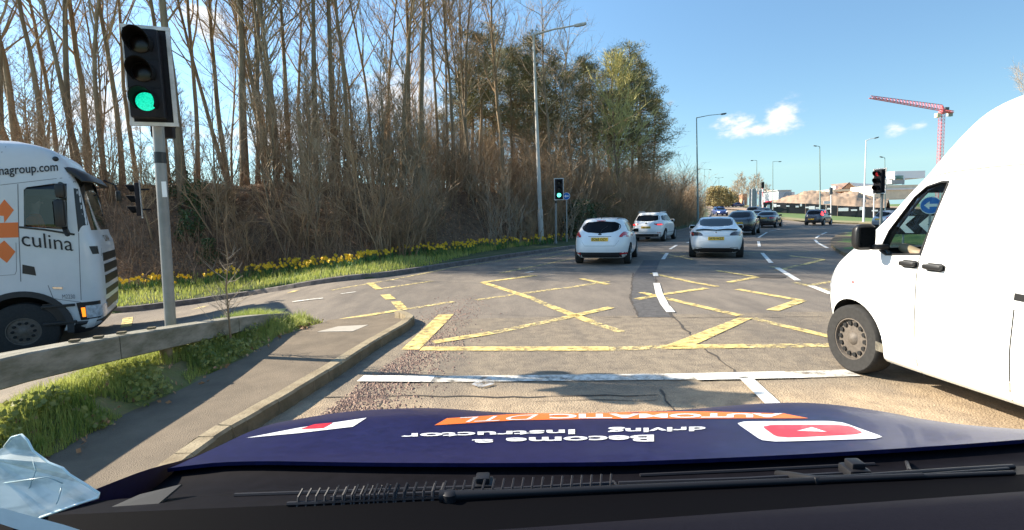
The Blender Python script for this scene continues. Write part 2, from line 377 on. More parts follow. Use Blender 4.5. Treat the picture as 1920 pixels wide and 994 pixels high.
def drape(polys, off, name, m, res=.5, parent=None):
    # polys: list of XY polygons, cut along a grid and laid on the terrain
    bm = bmesh.new()
    for pts in polys:
        b2 = bmesh.new()
        f = b2.faces.new([b2.verts.new((p[0], p[1], 0)) for p in pts])
        if f.normal.z < 0: f.normal_flip()
        bmesh.ops.triangulate(b2, faces=b2.faces[:])
        for ax in (0, 1):
            lo = min(p[ax] for p in pts); hi = max(p[ax] for p in pts)
            r = res * (1 if hi < 40 else 3)
            k = math.ceil(lo / r)
            while k * r < hi:
                co = [0, 0, 0]; no = [0, 0, 0]; co[ax] = k * r; no[ax] = 1
                bmesh.ops.bisect_plane(b2, geom=b2.verts[:] + b2.edges[:] + b2.faces[:], plane_co=co, plane_no=no); k += 1
        me_ = bpy.data.meshes.new('x'); b2.to_mesh(me_); b2.free(); bm.from_mesh(me_); bpy.data.meshes.remove(me_)
    for q in bm.verts: q.co.z = terr(q.co.x, q.co.y) + off
    bmesh.ops.recalc_face_normals(bm, faces=bm.faces[:])
    for f in bm.faces:
        if f.normal.z < 0: f.normal_flip()
    me = bpy.data.meshes.new(name); bm.to_mesh(me); bm.free(); me.materials.append(MT[m])
    o = bpy.data.objects.new(name, me); C.objects.link(o)
    if parent: o.parent = parent
    return o
# ================================================================== ground, road, kerbs, markings
def asphalt():
    m = bpy.data.materials.new('asphalt'); m.use_nodes = True; n = m.node_tree; b = n.nodes['Principled BSDF']; L = n.links.new
    b.inputs['Roughness'].default_value = .88; b.inputs['Specular IOR Level'].default_value = .3
    t = n.nodes.new('ShaderNodeTexCoord'); s = n.nodes.new('ShaderNodeSeparateXYZ'); L(t.outputs['Object'], s.inputs[0])
    def N(scale, det, rough=.6, stretch=None):
        o = n.nodes.new('ShaderNodeTexNoise'); o.inputs['Scale'].default_value = scale; o.inputs['Detail'].default_value = det; o.inputs['Roughness'].default_value = rough
        v = t.outputs['Object']
        if stretch:
            mp_ = n.nodes.new('ShaderNodeMapping'); mp_.inputs['Scale'].default_value = stretch; L(v, mp_.inputs[0]); v = mp_.outputs[0]
        L(v, o.inputs['Vector']); return o.outputs[0]
    def mm(op, a, bb):
        k = n.nodes.new('ShaderNodeMath'); k.operation = op
        for i, v in enumerate((a, bb)):
            if isinstance(v, (int, float)): k.inputs[i].default_value = v
            else: L(v, k.inputs[i])
        return k.outputs[0]
    def mapr(v, a, b_, c=0, d=1):
        k = n.nodes.new('ShaderNodeMapRange'); k.interpolation_type = 'SMOOTHSTEP'
        for i, q in enumerate((a, b_, c, d)): k.inputs[i + 1].default_value = q
        L(v, k.inputs[0]); return k.outputs[0]
    def mixc(f, a, c):
        k = n.nodes.new('ShaderNodeMix'); k.data_type = 'RGBA'
        L(f, k.inputs[0])
        for i, v in ((6, a), (7, c)):
            if isinstance(v, tuple): k.inputs[i].default_value = (*v, 1)
            else: L(v, k.inputs[i])
        return k.outputs[2]
    wob = mm('MULTIPLY', mm('SUBTRACT', N(2.2, 5), .5), .5)
    yy = mm('ADD', s.outputs[1], mm('MULTIPLY', wob, .25))
    far = mapr(yy, 7.98, 8.08)                       # laying joint across the road
    near = mapr(mm('ADD', yy, wob), 4.2, 4.9)        # pale worn concrete band before the stop line
    speck = N(95, 3, .8)
    big = N(.55, 6, .65, (1, .45, 1))
    c_near = mixc(mapr(N(5, 8, .7), .35, .68), (.44, .335, .22), (.30, .225, .15))
    c_mid = mixc(mapr(N(6, 8, .72), .38, .66), (.27, .22, .158), (.18, .146, .110))
    c_far = mixc(mapr(N(1.6, 8, .7, (1, .35, 1)), .35, .68), (.235, .198, .158), (.165, .140, .116))
    c = mixc(near, c_near, c_mid); c = mixc(far, c, c_far)
    c = mixc(mapr(big, .42, .66, 0, .45), c, (.12, .105, .092))
    c = mixc(mapr(N(1.0, 4, .55, (1.3, .10, 1)), .50, .70, 0, .5), c, (.115, .10, .088))     # wheel tracks
    c = mixc(mapr(N(1.1, 3, .5), .68, .74, 0, .55), c, (.06, .055, .05))                      # oil drips
    vor = n.nodes.new('ShaderNodeTexVoronoi'); vor.inputs['Scale'].default_value = 70; L(t.outputs['Object'], vor.inputs['Vector'])
    sc = mapr(speck, .3, .72, .68, 1.36)
    k = n.nodes.new('ShaderNodeMix'); k.data_type = 'RGBA'; k.blend_type = 'MULTIPLY'; k.inputs[0].default_value = 1
    L(c, k.inputs[6]); L(sc, k.inputs[7])
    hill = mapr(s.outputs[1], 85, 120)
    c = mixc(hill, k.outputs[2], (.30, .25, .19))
    L(c, b.inputs['Base Color'])
    bp = n.nodes.new('ShaderNodeBump'); bp.inputs['Strength'].default_value = .5; bp.inputs['Distance'].default_value = .012
    L(mm('ADD', vor.outputs[0], N(22, 6, .7)), bp.inputs['Height']); L(bp.outputs[0], b.inputs['Normal'])
    return m
MT['asphalt'] = asphalt()

def frange(a, b, s):
    o = []; x = a
    while x < b - 1e-6: o.append(x); x += s
    return o
def sheet(name, xs, ys, F, m, keep=None):
    mb = MB(); idx = {}
    for j, y in enumerate(ys):
        for i, x in enumerate(xs):
            idx[(i, j)] = len(mb.v); mb.v.append((x, y, F(x, y)))
    for j in range(len(ys) - 1):
        for i in range(len(xs) - 1):
            q = (idx[i, j], idx[i + 1, j], idx[i + 1, j + 1], idx[i, j + 1])
            if keep and not keep(xs[i], ys[j], xs[i + 1], ys[j + 1]): continue
            mb.f.append(q); mb.m.append(0)
    o = mb.build(name, m); o.data.shade_smooth(); return o
xs = frange(-70, -16, 3) + frange(-16, 16, .4) + frange(16, 130, 2.5) + [130]
ys = frange(-8, 30, .4) + frange(30, 100, 1.5) + frange(100, 232, 4)
struct(sheet('road', xs, ys, terr, 'asphalt'))
# the land beyond, out to the horizon
def land(x, y):
    r = math.hypot(x, y)
    return terr(max(-60, min(120, x)), y) - 1.6 + 1.0 * sstep(120, 260, r)
gx = [-4000, -1500, -600, -300, -150, -90, -60, -30, 0, 30, 60, 90, 150, 300, 600, 1500, 4000]
gy = [-1500, -400, -100, -30, 0, 30, 60, 90, 120, 150, 180, 210, 240, 300, 500, 900, 1800, 5000]
struct(sheet('ground', gx, gy, land, 'far_grass'))

# far-left kerb line, along the slip road and then along the wood
KPX = [(214, 589), (327, 574), (453, 555), (566, 539), (695, 524), (805, 507), (898, 492), (980, 479), (1070, 466)]
KL = [(-70, 0), (-45, 5.2), (-28, 9.2), (-17, 11.4)] + [tuple(gnd(*p)[:2]) for p in KPX] + [(6.5, 30), (11.9, 39), (17, 48), (29, 75), (45, 115), (74, 195)]
KL[4:13] = sorted(KL[4:13])
KA = np.array(KL)
def kdist(x, y):
    a = KA[:-1]; d = KA[1:] - a; L2 = (d ** 2).sum(1)
    p = np.array((x, y)); t = np.clip(((p - a) * d).sum(1) / L2, 0, 1)
    q = a + d * t[:, None]; e = p - q; r = np.hypot(e[:, 0], e[:, 1]); i = int(r.argmin())
    return float(r[i]) * (1 if d[i, 0] * e[i, 1] - d[i, 1] * e[i, 0] > 0 else -1)
VERGE_W = 3.2
def bank_h(x, y): return 2.95 - 1.5 * sstep(-3, 12, x)
def bank_z(x, y, d=None):
    d = kdist(x, y) if d is None else d
    b = terr(x, y)
    if d < .12: return b + .12 + max(-.5, (d - .12) * 1.4)
    z = b + .12 + .02 * d
    if d > VERGE_W - .4:
        z += bank_h(x, y) * sstep(VERGE_W - .4, VERGE_W + 5.2, d) + .22 * (noise.noise(Vector((x * .7, y * .7, 0))) + .6 * noise.noise(Vector((x * 1.9, y * 1.9, 3)))) * sstep(VERGE_W, VERGE_W + 1.5, d)
    return z - .05 * max(0, d - 14)
xs = frange(-75, -18, 2.5) + frange(-18, 14, .5) + frange(14, 40, 1.2) + frange(40, 84, 4)
ys = frange(-2, 8, 2) + frange(8, 42, .5) + frange(42, 80, 1.2) + frange(80, 200, 4)
DD = {}
def bz(x, y):
    DD[(x, y)] = kdist(x, y); return bank_z(x, y, DD[(x, y)])
bank = MB(); xi = {}
for y in ys:
    for x in xs: xi[(x, y)] = len(bank.v); bank.v.append((x, y, bz(x, y)))
for j in range(len(ys) - 1):
    for i in range(len(xs) - 1):
        cs = [(xs[i], ys[j]), (xs[i + 1], ys[j]), (xs[i + 1], ys[j + 1]), (xs[i], ys[j + 1])]
        ds = [DD[c] for c in cs]
        if max(ds) < 0 or min(ds) < -3.5 or min(ds) > 45: continue
        bank.f.append(tuple(xi[c] for c in cs)); bank.m.append(1 if sum(ds) / 4 > VERGE_W - .15 + .35 * noise.noise(Vector((cs[0][0] * .8, cs[0][1] * .8, 9))) else 0)
MT['litter'] = mat('litter', (.10, .060, .035), .95, col2=(.23, .145, .085), vscale=3.5, bump=.9, bscale=18, detail=9)
ob = bank.build('woodland_bank', ['grass_ground', 'litter'], smooth=True); struct(ob)

def resample(pts, step):
    o = []; 
    for (a, b) in zip(pts[:-1], pts[1:]):
        a, b = Vector(a), Vector(b); n = max(1, int((b - a).length / step))
        o += [a.lerp(b, i / n) for i in range(n)]
    return o + [Vector(pts[-1])]
def smooth_line(pts, it=2):
    P = [Vector(p) for p in pts]
    for _ in range(it):
        Q = [P[0]]
        for a, b in zip(P[:-1], P[1:]): Q += [a.lerp(b, .25), a.lerp(b, .75)]
        P = Q + [P[-1]]
    return P
def kerb_run(name, pts, w, h, m, side=1, seg=.9, z0=None):
    P = resample(smooth_line(pts), seg); mb = MB()
    for a, b in zip(P[:-1], P[1:]):
        d = (b - a); ln = d.length
        if ln < .05: continue
        d /= ln; nrm = Vector((-d.y, d.x)) * side
        a2, b2 = a + d * .002, b - d * .002
        jit = RND.uniform(-.006, .006)
        def pz(p): return terr(p.x, p.y)
        pr = [(0, -.1), (.012, h - .02), (.03, h), (w, h), (w, -.1)]
        vs = []
        for p in (a2, b2):
            for (o, z) in pr: q = p + nrm * (o + jit); vs.append((q.x, q.y, pz(p) + z))
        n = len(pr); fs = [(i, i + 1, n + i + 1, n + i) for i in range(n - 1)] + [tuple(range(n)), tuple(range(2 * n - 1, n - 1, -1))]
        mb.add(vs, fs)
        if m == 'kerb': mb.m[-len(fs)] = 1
    return struct(mb.build(name, [m, 'kerb_face_shade'] if m == 'kerb' else m, recalc=True))
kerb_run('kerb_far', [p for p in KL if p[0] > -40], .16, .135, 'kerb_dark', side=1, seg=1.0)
# near pavement with its kerb
KN = [(-2.02, -2.0), (-2.02, 2.0)] + [tuple(at(x, y, 1.48 * 960 / (y - yh_))[:2]) for x, y, yh_ in ((400, 835, 419), (500, 776, 417), (635, 690, 414), (700, 645, 412.5), (785, 595, 410.7))]
KN[-1] = (KN[-1][0], KN[-1][1] - .1)
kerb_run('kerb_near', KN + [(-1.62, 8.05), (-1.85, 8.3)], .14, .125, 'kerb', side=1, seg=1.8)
nose = [tuple(gnd(745, 584)[:2]), tuple(gnd(680, 594)[:2]), tuple(gnd(625, 602)[:2])]
def pav_z(x, y): return terr(x, y) + .118 - .108 * sstep(6.7, 8.4, y + (x + 2.2) * -.25)
pv = MB()
KNs = [p for p in KN]
def kx(y):
    for a, b in zip(KNs[:-1], KNs[1:]):
        if a[1] <= y <= b[1]: return a[0] + (b[0] - a[0]) * (y - a[1]) / max(1e-6, b[1] - a[1]) - .13
    return KNs[-1][0] - .13
def pF(u, v):
    y = -2 + v * 10.15
    x0 = kx(y) - (.35 * max(0, y - 7.5) ** 1.2 if y > 7.5 else 0); x1 = -3.02 - .04 * math.sin(y * 2.1) - .02 * math.sin(y * 5.3)
    yy = y + .85 * sstep(7.0, 8.2, y) * (1 - u) * .6
    x = x0 + (x1 - x0) * u; return (x, yy, pav_z(x, yy))
pv.grid(pF, 12, 60, flip=True); struct(pv.build('pavement', 'paving', smooth=True))
def slab_pts(pl): return [tuple(gnd(x, y, .1)[:2]) for x, y in pl]
pl = slab_pts([(594, 625), (662, 624), (690, 609), (634, 611)])
mb = MB(); mb.prism([(p[0], p[1]) for p in pl], lambda x, y: (x, y, pav_z(x, y) + .006), lambda x, y: (x, y, pav_z(x, y) - .03)); struct(mb.build('pavement_slab', 'slab', recalc=True))
# raised grass strip between pavement and slip road
def strip_z(x, y):
    end = sstep(8.0, 6.9, y)
    t = sstep(-2.98, -3.45, x); back = sstep(-4.35, -3.75, x)
    return terr(x, y) - .04 + (.14 + .16 * t) * max(.0, back) * (.25 + .75 * end) + .035 * noise.noise(Vector((x * 2, y * 2, 0))) * back
gs = MB()
def gF(u, v):
    y = -1.5 + v * 9.6; x = -2.96 - u * 1.5; return (x, y, strip_z(x, y))
gs.grid(gF, 18, 60, flip=True); struct(gs.build('grass_strip', 'grass_base', smooth=True))

# ---- road markings, traced where they lie on the road
def ribbon(pts, w):
    P = [Vector(p) for p in pts]; o = []
    for a, b in zip(P[:-1], P[1:]):
        d = (b - a).normalized(); n = Vector((-d.y, d.x)) * w / 2
        o.append([(a - n)[:], (b - n)[:], (b + n)[:], (a + n)[:]])
    return o
def G2(*p): return [tuple(gnd(x, y)[:2]) for x, y in p]
Y_FRESH, Y_WORN, W_FRESH, W_WORN = [], [], [], []
def yl(w, *p, worn=False): (Y_WORN if worn else Y_FRESH).extend(ribbon(G2(*p), w))
def wl(w, *p, worn=False): (W_WORN if worn else W_FRESH).extend(ribbon(G2(*p), w))
Y_FRESH.append(G2((752, 657), (786, 657), (851, 590), (822, 591)))
yl(.19, (790, 655), (1142, 655)); yl(.17, (1142, 655), (1240, 652), worn=True); yl(.19, (1240, 652), (1400, 650)); yl(.18, (1400, 650), (1575, 648), worn=True)
yl(.17, (812, 643), (922, 625)); yl(.16, (922, 625), (1058, 597), worn=True); yl(.17, (1058, 597), (1146, 577))
yl(.17, (1032, 575), (1108, 604)); yl(.15, (1108, 604), (1165, 623), worn=True); yl(.15, (998, 560), (1032, 575), worn=True); yl(.17, (945, 543), (998, 560))
yl(.17, (905, 530), (945, 543)); yl(.19, (905, 530), (1004, 517)); yl(.15, (893, 563), (985, 550), worn=True)
yl(.17, (985, 550), (1050, 541), worn=True); yl(.17, (1058, 541), (1140, 528), worn=True); yl(.16, (1090, 523), (1140, 534))
yl(.16, (628, 602), (745, 583)); yl(.14, (745, 583), (850, 566), worn=True); yl(.18, (755, 580), (742, 566)); yl(.2, (733, 562), (722, 553)); yl(.17, (711, 543), (693, 531))
yl(.15, (706, 543), (812, 527), worn=True); yl(.2, (519, 588), (527, 580)); yl(.2, (236, 614), (240, 596)); yl(.2, (366, 580), (386, 574), worn=True); yl(.2, (545, 549), (556, 545))
yl(.12, (620, 545), (740, 524), (850, 502), worn=True); yl(.12, (850, 502), (960, 486), (1066, 470), worn=True)
yl(.16, (1203, 549), (1240, 558), (1389, 593)); yl(.17, (1193, 562), (1240, 553), (1325, 541)); yl(.16, (1345, 508), (1420, 520)); yl(.16, (1420, 520), (1366, 530))
yl(.17, (1382, 543), (1502, 564)); yl(.19, (1502, 564), (1448, 583)); yl(.15, (1222, 513), (1300, 530), (1345, 538))
Y_FRESH.append(G2((1238, 653), (1292, 653), (1412, 597), (1384, 597)))
yl(.15, (1410, 597), (1470, 612), worn=True); yl(.16, (1470, 612), (1560, 633)); yl(.15, (1480, 480), (1545, 487)); yl(.16, (1545, 487), (1505, 497))
yl(.15, (1445, 500), (1480, 507), worn=True); yl(.15, (1515, 536), (1560, 528), worn=True); yl(.15, (1490, 530), (1555, 545), worn=True); yl(.15, (1455, 508), (1500, 497), worn=True)
yl(.15, (1245, 475), (1345, 472), worn=True); yl(.15, (1395, 474), (1520, 472), worn=True); yl(.15, (1005, 487), (1070, 476), worn=True); yl(.15, (970, 503), (1003, 506), worn=True)
yl(.15, (1250, 484), (1300, 478), worn=True); yl(.15, (1240, 475), (1300, 487), worn=True); yl(.15, (940, 512), (1070, 486), worn=True)
wl(.19, (676, 712), (812, 713)); wl(.19, (812, 713), (1385, 707), worn=True); wl(.21, (1300, 709), (1480, 705)); wl(.2, (1480, 705), (1600, 701), worn=True)
wl(.13, (1395, 708), (1460, 770))
wl(.13, (1230, 519), (1228, 512)); wl(.14, (1231, 532), (1236, 552), (1246, 572), (1258, 587)); wl(.13, (1243, 487), (1251, 475)); wl(.13, (1256, 468), (1269, 460)); wl(.12, (1288, 456), (1308, 449))
wl(.13, (1422, 453), (1424, 463)); wl(.13, (1429, 475), (1446, 494)); wl(.13, (1422, 446), (1438, 436)); wl(.12, (1442, 434), (1462, 430), worn=True)
wl(.14, (1457, 503), (1496, 527)); wl(.14, (1520, 537), (1560, 553)); wl(.12, (1530, 447), (1536, 442)); wl(.13, (1528, 450), (1533, 456), (1552, 466)); wl(.12, (1540, 440), (1550, 436))
wl(.14, (548, 567), (606, 560), worn=True); wl(.1, (640, 552), (668, 548), worn=True); wl(.12, (985, 512), (1000, 510), worn=True); wl(.12, (1380, 463), (1400, 462), worn=True)
wl(.15, (1480, 424), (1640, 428), worn=True)
for nm, pl, m, off in (('yellow_line_marking', Y_FRESH, 'yellow_mark', .010), ('yellow_line_worn_marking', Y_WORN, 'yellow_worn', .007), ('white_line_marking', W_FRESH, 'white_mark', .016), ('white_line_worn_marking', W_WORN, 'white_worn', .013)):
    struct(drape(pl, off, nm, m, .45))
# darker relaid trench with its cracks, and the joints in the tarmac
patch = G2((1207, 488), (1238, 488), (1226, 518), (1233, 552), (1243, 575), (1260, 595), (1196, 595), (1183, 565), (1186, 520))
struct(drape([patch], .004, 'road_patch', 'asphalt_dark', .45))
def crack(name, pts, w, seed):
    r = random.Random(seed); P = resample([Vector(p) for p in G2(*pts)], .14); L_ = []
    for i, p in enumerate(P): L_.append(p + Vector((r.uniform(-.022, .022), r.uniform(-.022, .022))))
    pl = []
    for a, b in zip(L_[:-1], L_[1:]): pl += ribbon([a, b], w * r.uniform(.2, .95))
    return pl
MT['crack'] = mat('crack', (.065, .054, .045), .95)
ck = crack('c', [(1187, 512), (1182, 560), (1196, 593)], .06, 1) + crack('c', [(1228, 516), (1234, 556), (1262, 596), (1300, 632), (1330, 660), (1352, 676), (1382, 703)], .05, 2)
ck += crack('c', [(610, 746), (760, 742), (900, 745), (1080, 744), (1230, 741)], .03, 3) + crack('c', [(1240, 730), (1252, 752), (1262, 772)], .03, 4)
ck += crack('c', [(1060, 595), (1330, 596), (1560, 594)], .02, 5) + crack('c', [(706, 765), (728, 737)], .02, 6) + crack('c', [(1000, 752), (1120, 750), (1235, 752)], .015, 7) + crack('c', [(860, 588), (1060, 595)], .012, 8)
struct(drape(ck, .0055, 'road_crack', 'crack', .5))
wet = G2((884, 724), (905, 712), (930, 714), (925, 724), (900, 730)); MT['scuff'] = mat('scuff', (.42, .43, .44), .6, transp=(9, .5, .08)); struct(drape([wet], .0195, 'road_scuff', 'scuff', .4))
mh = [gnd(1445, 519)[:2]]; mb = MB(); mb.lathe([(.0, .012), (.33, .012), (.34, .004)], 'z', 20, (mh[0][0], mh[0][1], terr(*mh[0]))); tag(mb.build('drain_cover', 'crack'), 'dark round iron drain cover set in the yellow hatched junction', 'drain cover')
# brown beaten-earth patch beside the far kerb
struct(drape([G2((765, 500), (850, 486), (960, 471), (1062, 455), (1066, 462), (975, 475), (893, 488), (805, 502))], .135, 'earth_path', 'soil', .5))

# grit and loose pebbles swept against the near kerb
mb = MB(); r = random.Random(3)
for i in range(5200):
    t = r.random(); px0 = 560 + t * 300; py = 800 - t * 225
    p = gnd(px0 + abs(r.gauss(0, 1)) * 70 * (1 - .5 * t) + 10, py + r.uniform(-4, 12))
    if t > .8: p = gnd(px0 + r.gauss(15, 30), py + r.uniform(-25, 10))
    if p.x < kx(min(p.y, 7.6)) + .16 and p.y < 7.9: continue
    s = r.uniform(.004, .019) * (1.3 if r.random() < .1 else 1)
    q = [Vector((r.uniform(-1, 1), r.uniform(-1, 1), 0)).normalized() * s * r.uniform(.7, 1.2) for _ in range(4)]
    a0 = r.random() * 6.28
    ring = [(p.x + math.cos(a0 + k * 1.57) * s * r.uniform(.7, 1.3), p.y + math.sin(a0 + k * 1.57) * s * r.uniform(.7, 1.3), p.z - .001) for k in range(4)]
    tp = (p.x, p.y, p.z + s * r.uniform(.5, 1.0))
    mb.add(ring + [tp], [(0, 1, 4), (1, 2, 4), (2, 3, 4), (3, 0, 4)])
tag(mb.build('gravel', 'pebble'), kind='stuff')

# roundabout island on the right and the verge with the building site on the far side
isl = [tuple(gnd(x, y)[:2]) for x, y in ((1606, 436), (1580, 440), (1566, 446), (1558, 455), (1559, 465), (1570, 474), (1590, 484))]
ctr = Vector((24, 24))
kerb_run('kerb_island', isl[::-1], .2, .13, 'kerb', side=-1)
tail = [(24, 13.5), (34, 12), (44, 20), (44, 34), (32, 37)]
poly = isl + tail
def isl_z(p): 
    p = Vector(p); d = 99
    for a, b in zip(poly, poly[1:] + poly[:1]):
        a, b = Vector(a), Vector(b); e = b - a
        t = max(0, min(1, (p - a).dot(e) / max(1e-6, e.length_squared)))
        d = min(d, (p - a - e * t).length)
    return .12 + .5 * sstep(.5, 6, d)
o = drape([poly], .12, 'island', 'far_grass', 1.0)
for v in o.data.vertices: v.co.z = terr(v.co.x, v.co.y) + isl_z((v.co.x, v.co.y))
struct(o)
MT['brown_edge'] = mat('brown_edge', (.17, .115, .07), .95, col2=(.10, .085, .05), vscale=4, bump=.6)
o = drape([isl[1:] + [(15, 19), (17, 24), (20, 29)]], .2, 'island_soil', 'brown_edge', .8)
for v in o.data.vertices: v.co.z = terr(v.co.x, v.co.y) + isl_z((v.co.x, v.co.y)) + .012
struct(o)
VN = [tuple(gnd(x, y)[:2]) for x, y in ((1426, 402), (1440, 407), (1460, 411), (1500, 416), (1560, 419), (1640, 421), (1720, 423))] + [(70, 40)]
VF = [at(1428, 397, 95), at(1440, 398, 95), at(1475, 399.5, 94), at(1510, 401, 93), at(1570, 405, 91), at(1640, 409, 89), at(1730, 413, 87)] + [Vector((120, 80, -.2))]
mb = MB()
def vF(u, v):
    k = u * (len(VN) - 1); i = min(int(k), len(VN) - 2); f = k - i
    a = Vector(VN[i]).lerp(Vector(VN[i + 1]), f); b = VF[i].lerp(VF[i + 1], f)
    a3 = Vector((a.x, a.y, terr(a.x, a.y) + .13)); return a3.lerp(b, v) if v <= 1 else b
mb.grid(vF, 42, 8, flip=True); struct(mb.build('verge', 'far_grass', smooth=True))
MT['tan_verge'] = mat('tan_verge', (.30, .25, .13), .95, col2=(.20, .19, .08), vscale=1.2)
mb = MB(); mb.grid(lambda u, v: tuple(Vector(vF(u, v * .22)) + Vector((0, 0, .02))), 42, 2, flip=True); struct(mb.build('verge_edge', 'tan_verge', smooth=True))
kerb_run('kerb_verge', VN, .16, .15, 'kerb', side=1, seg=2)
mb = MB()   # site ground behind the fence
mb.grid(lambda u, v: tuple(VF[0].lerp(VF[-1], u) + Vector((60 * v * .5, 130 * v, .1 + v * 3.0))) if v > 0 else tuple(Vector(vF(u, 1)) + Vector((0, .3, 0))), 20, 6, flip=True)
struct(mb.build('site_ground', 'dirt', smooth=True))
# upper verge left of the fence, running up the hill
hv = [(1405, 402), (1428, 402)]
o = drape([[(45.5, 92.5), (47.6, 95), (92, 190), (88, 200), (70, 150)]], .12, 'hill_verge', 'tan_verge', 4); struct(o)
# ================================================================== vehicles
def interp(tab, z):
    if z <= tab[0][0]: return tab[0][1:]
    for a, b in zip(tab[:-1], tab[1:]):
        if z <= b[0]:
            t = (z - a[0]) / (b[0] - a[0]); return tuple(p + (q - p) * t for p, q in zip(a[1:], b[1:]))
    return tab[-1][1:]
def smooth_tab(tab, it=1):
    T = [tuple(t) for t in tab]
    for _ in range(it):
        Q = [T[0]]
        for a, b in zip(T[:-1], T[1:]):
            Q += [tuple(p * .75 + q * .25 for p, q in zip(a, b)), tuple(p * .25 + q * .75 for p, q in zip(a, b))]
        T = Q + [T[-1]]
    return T
class Shell:
    """body as a stack of rounded outlines: rows (z, rear y, front y, half width)"""
    def __init__(s, tab, nr=5.0, nf=4.0, yc=0.0, it=2, crown=.03):
        s.tab = smooth_tab(tab, it); s.nr, s.nf, s.yc = nr, nf, yc; s.crown = crown
    def rear(s, x, z):
        yr, yf, w = interp(s.tab, z); q = min(.999, abs(x) / w); return s.yc - (s.yc - yr) * (1 - q ** s.nr) ** (1 / s.nr)
    def front(s, x, z):
        yr, yf, w = interp(s.tab, z); q = min(.999, abs(x) / w); return s.yc + (yf - s.yc) * (1 - q ** s.nf) ** (1 / s.nf)
    def side(s, y, z):
        yr, yf, w = interp(s.tab, z)
        if y < s.yc: q = min(.999, (s.yc - y) / (s.yc - yr)); return w * (1 - q ** s.nr) ** (1 / s.nr)
        q = min(.999, (y - s.yc) / (yf - s.yc)); return w * (1 - q ** s.nf) ** (1 / s.nf)
    def top(s, x, y):
        yr, yf, w = s.tab[-1][1:]; return s.tab[-1][0] + s.crown * max(0, 1 - (x / w) ** 2)
    def outline(s, z, n=72):
        yr, yf, w = interp(s.tab, z); o = []
        for i in range(n):
            a = 2 * math.pi * i / n; c, d = math.cos(a), math.sin(a); e = s.nf if d > 0 else s.nr
            k = .62
            cc = math.copysign(abs(c) ** (2 / e), c); dd = math.copysign(abs(d) ** (2 / e), d)
            o.append((w * cc, s.yc + (yf - s.yc if d > 0 else s.yc - yr) * dd))
        return o
    def mesh(s, n=96):
        mb = MB(); zs = sorted(set(round(t[0], 4) for t in s.tab)); vs = []; fs = []
        for z in zs: vs += [(x, y, z) for x, y in s.outline(z, n)]
        k = len(zs)
        ol = s.outline(zs[-1], n); cy = sum(p[1] for p in ol) / n
        for t, dz in ((.82, .45), (.55, .8), (.25, .98)):
            vs += [(x * t, cy + (y - cy) * t, zs[-1] + s.crown * dz) for x, y in ol]
        k += 3
        for i in range(k - 1):
            for j in range(n): fs.append((i * n + j, i * n + (j + 1) % n, (i + 1) * n + (j + 1) % n, (i + 1) * n + j))
        fs += [tuple(range(n - 1, -1, -1)), tuple((k - 1) * n + j for j in range(n))]
        mb.add(vs, fs); return mb
def panel(mb, poly, F, out=.006, back=.03, nv=8, nu=10, mi=0):
    """solid patch over a v-monotone polygon; F(u, v, off) gives the surface point pushed out by off"""
    vmin = min(p[1] for p in poly); vmax = max(p[1] for p in poly); n = len(poly); rows = []
    for j in range(nv + 1):
        v = vmin + (vmax - vmin) * (j / nv); v = min(max(v, vmin + 1e-5), vmax - 1e-5); xs_ = []
        for i in range(n):
            a, b = poly[i], poly[(i + 1) % n]
            if (a[1] <= v) != (b[1] <= v): xs_.append(a[0] + (b[0] - a[0]) * (v - a[1]) / (b[1] - a[1]))
        rows.append((min(xs_), max(xs_), v))
    g = lambda i, j, o: F(rows[j][0] + (rows[j][1] - rows[j][0]) * i / nu, rows[j][2], o)
    vs = [g(i, j, out) for j in range(nv + 1) for i in range(nu + 1)]
    fs = [(j * (nu + 1) + i, j * (nu + 1) + i + 1, (j + 1) * (nu + 1) + i + 1, (j + 1) * (nu + 1) + i) for j in range(nv) for i in range(nu)]
    rim = [(i, 0) for i in range(nu)] + [(nu, j) for j in range(nv)] + [(i, nv) for i in range(nu, 0, -1)] + [(0, j) for j in range(nv, 0, -1)]
    o = len(vs); vs += [g(i, j, -back) for i, j in rim]; m = len(rim)
    for k in range(m):
        a, b = rim[k], rim[(k + 1) % m]; fs.append((b[1] * (nu + 1) + b[0], a[1] * (nu + 1) + a[0], o + k, o + (k + 1) % m))
    mb.add(vs, fs, mi)
def rnd_poly(pts, r=.25, it=2):
    P = [tuple(p) for p in pts]
    for _ in range(it):
        Q = []
        for i in range(len(P)):
            a, b = P[i], P[(i + 1) % len(P)]
            Q += [tuple(p + (q - p) * r for p, q in zip(a, b)), tuple(p + (q - p) * (1 - r) for p, q in zip(a, b))]
        P = Q
    return P
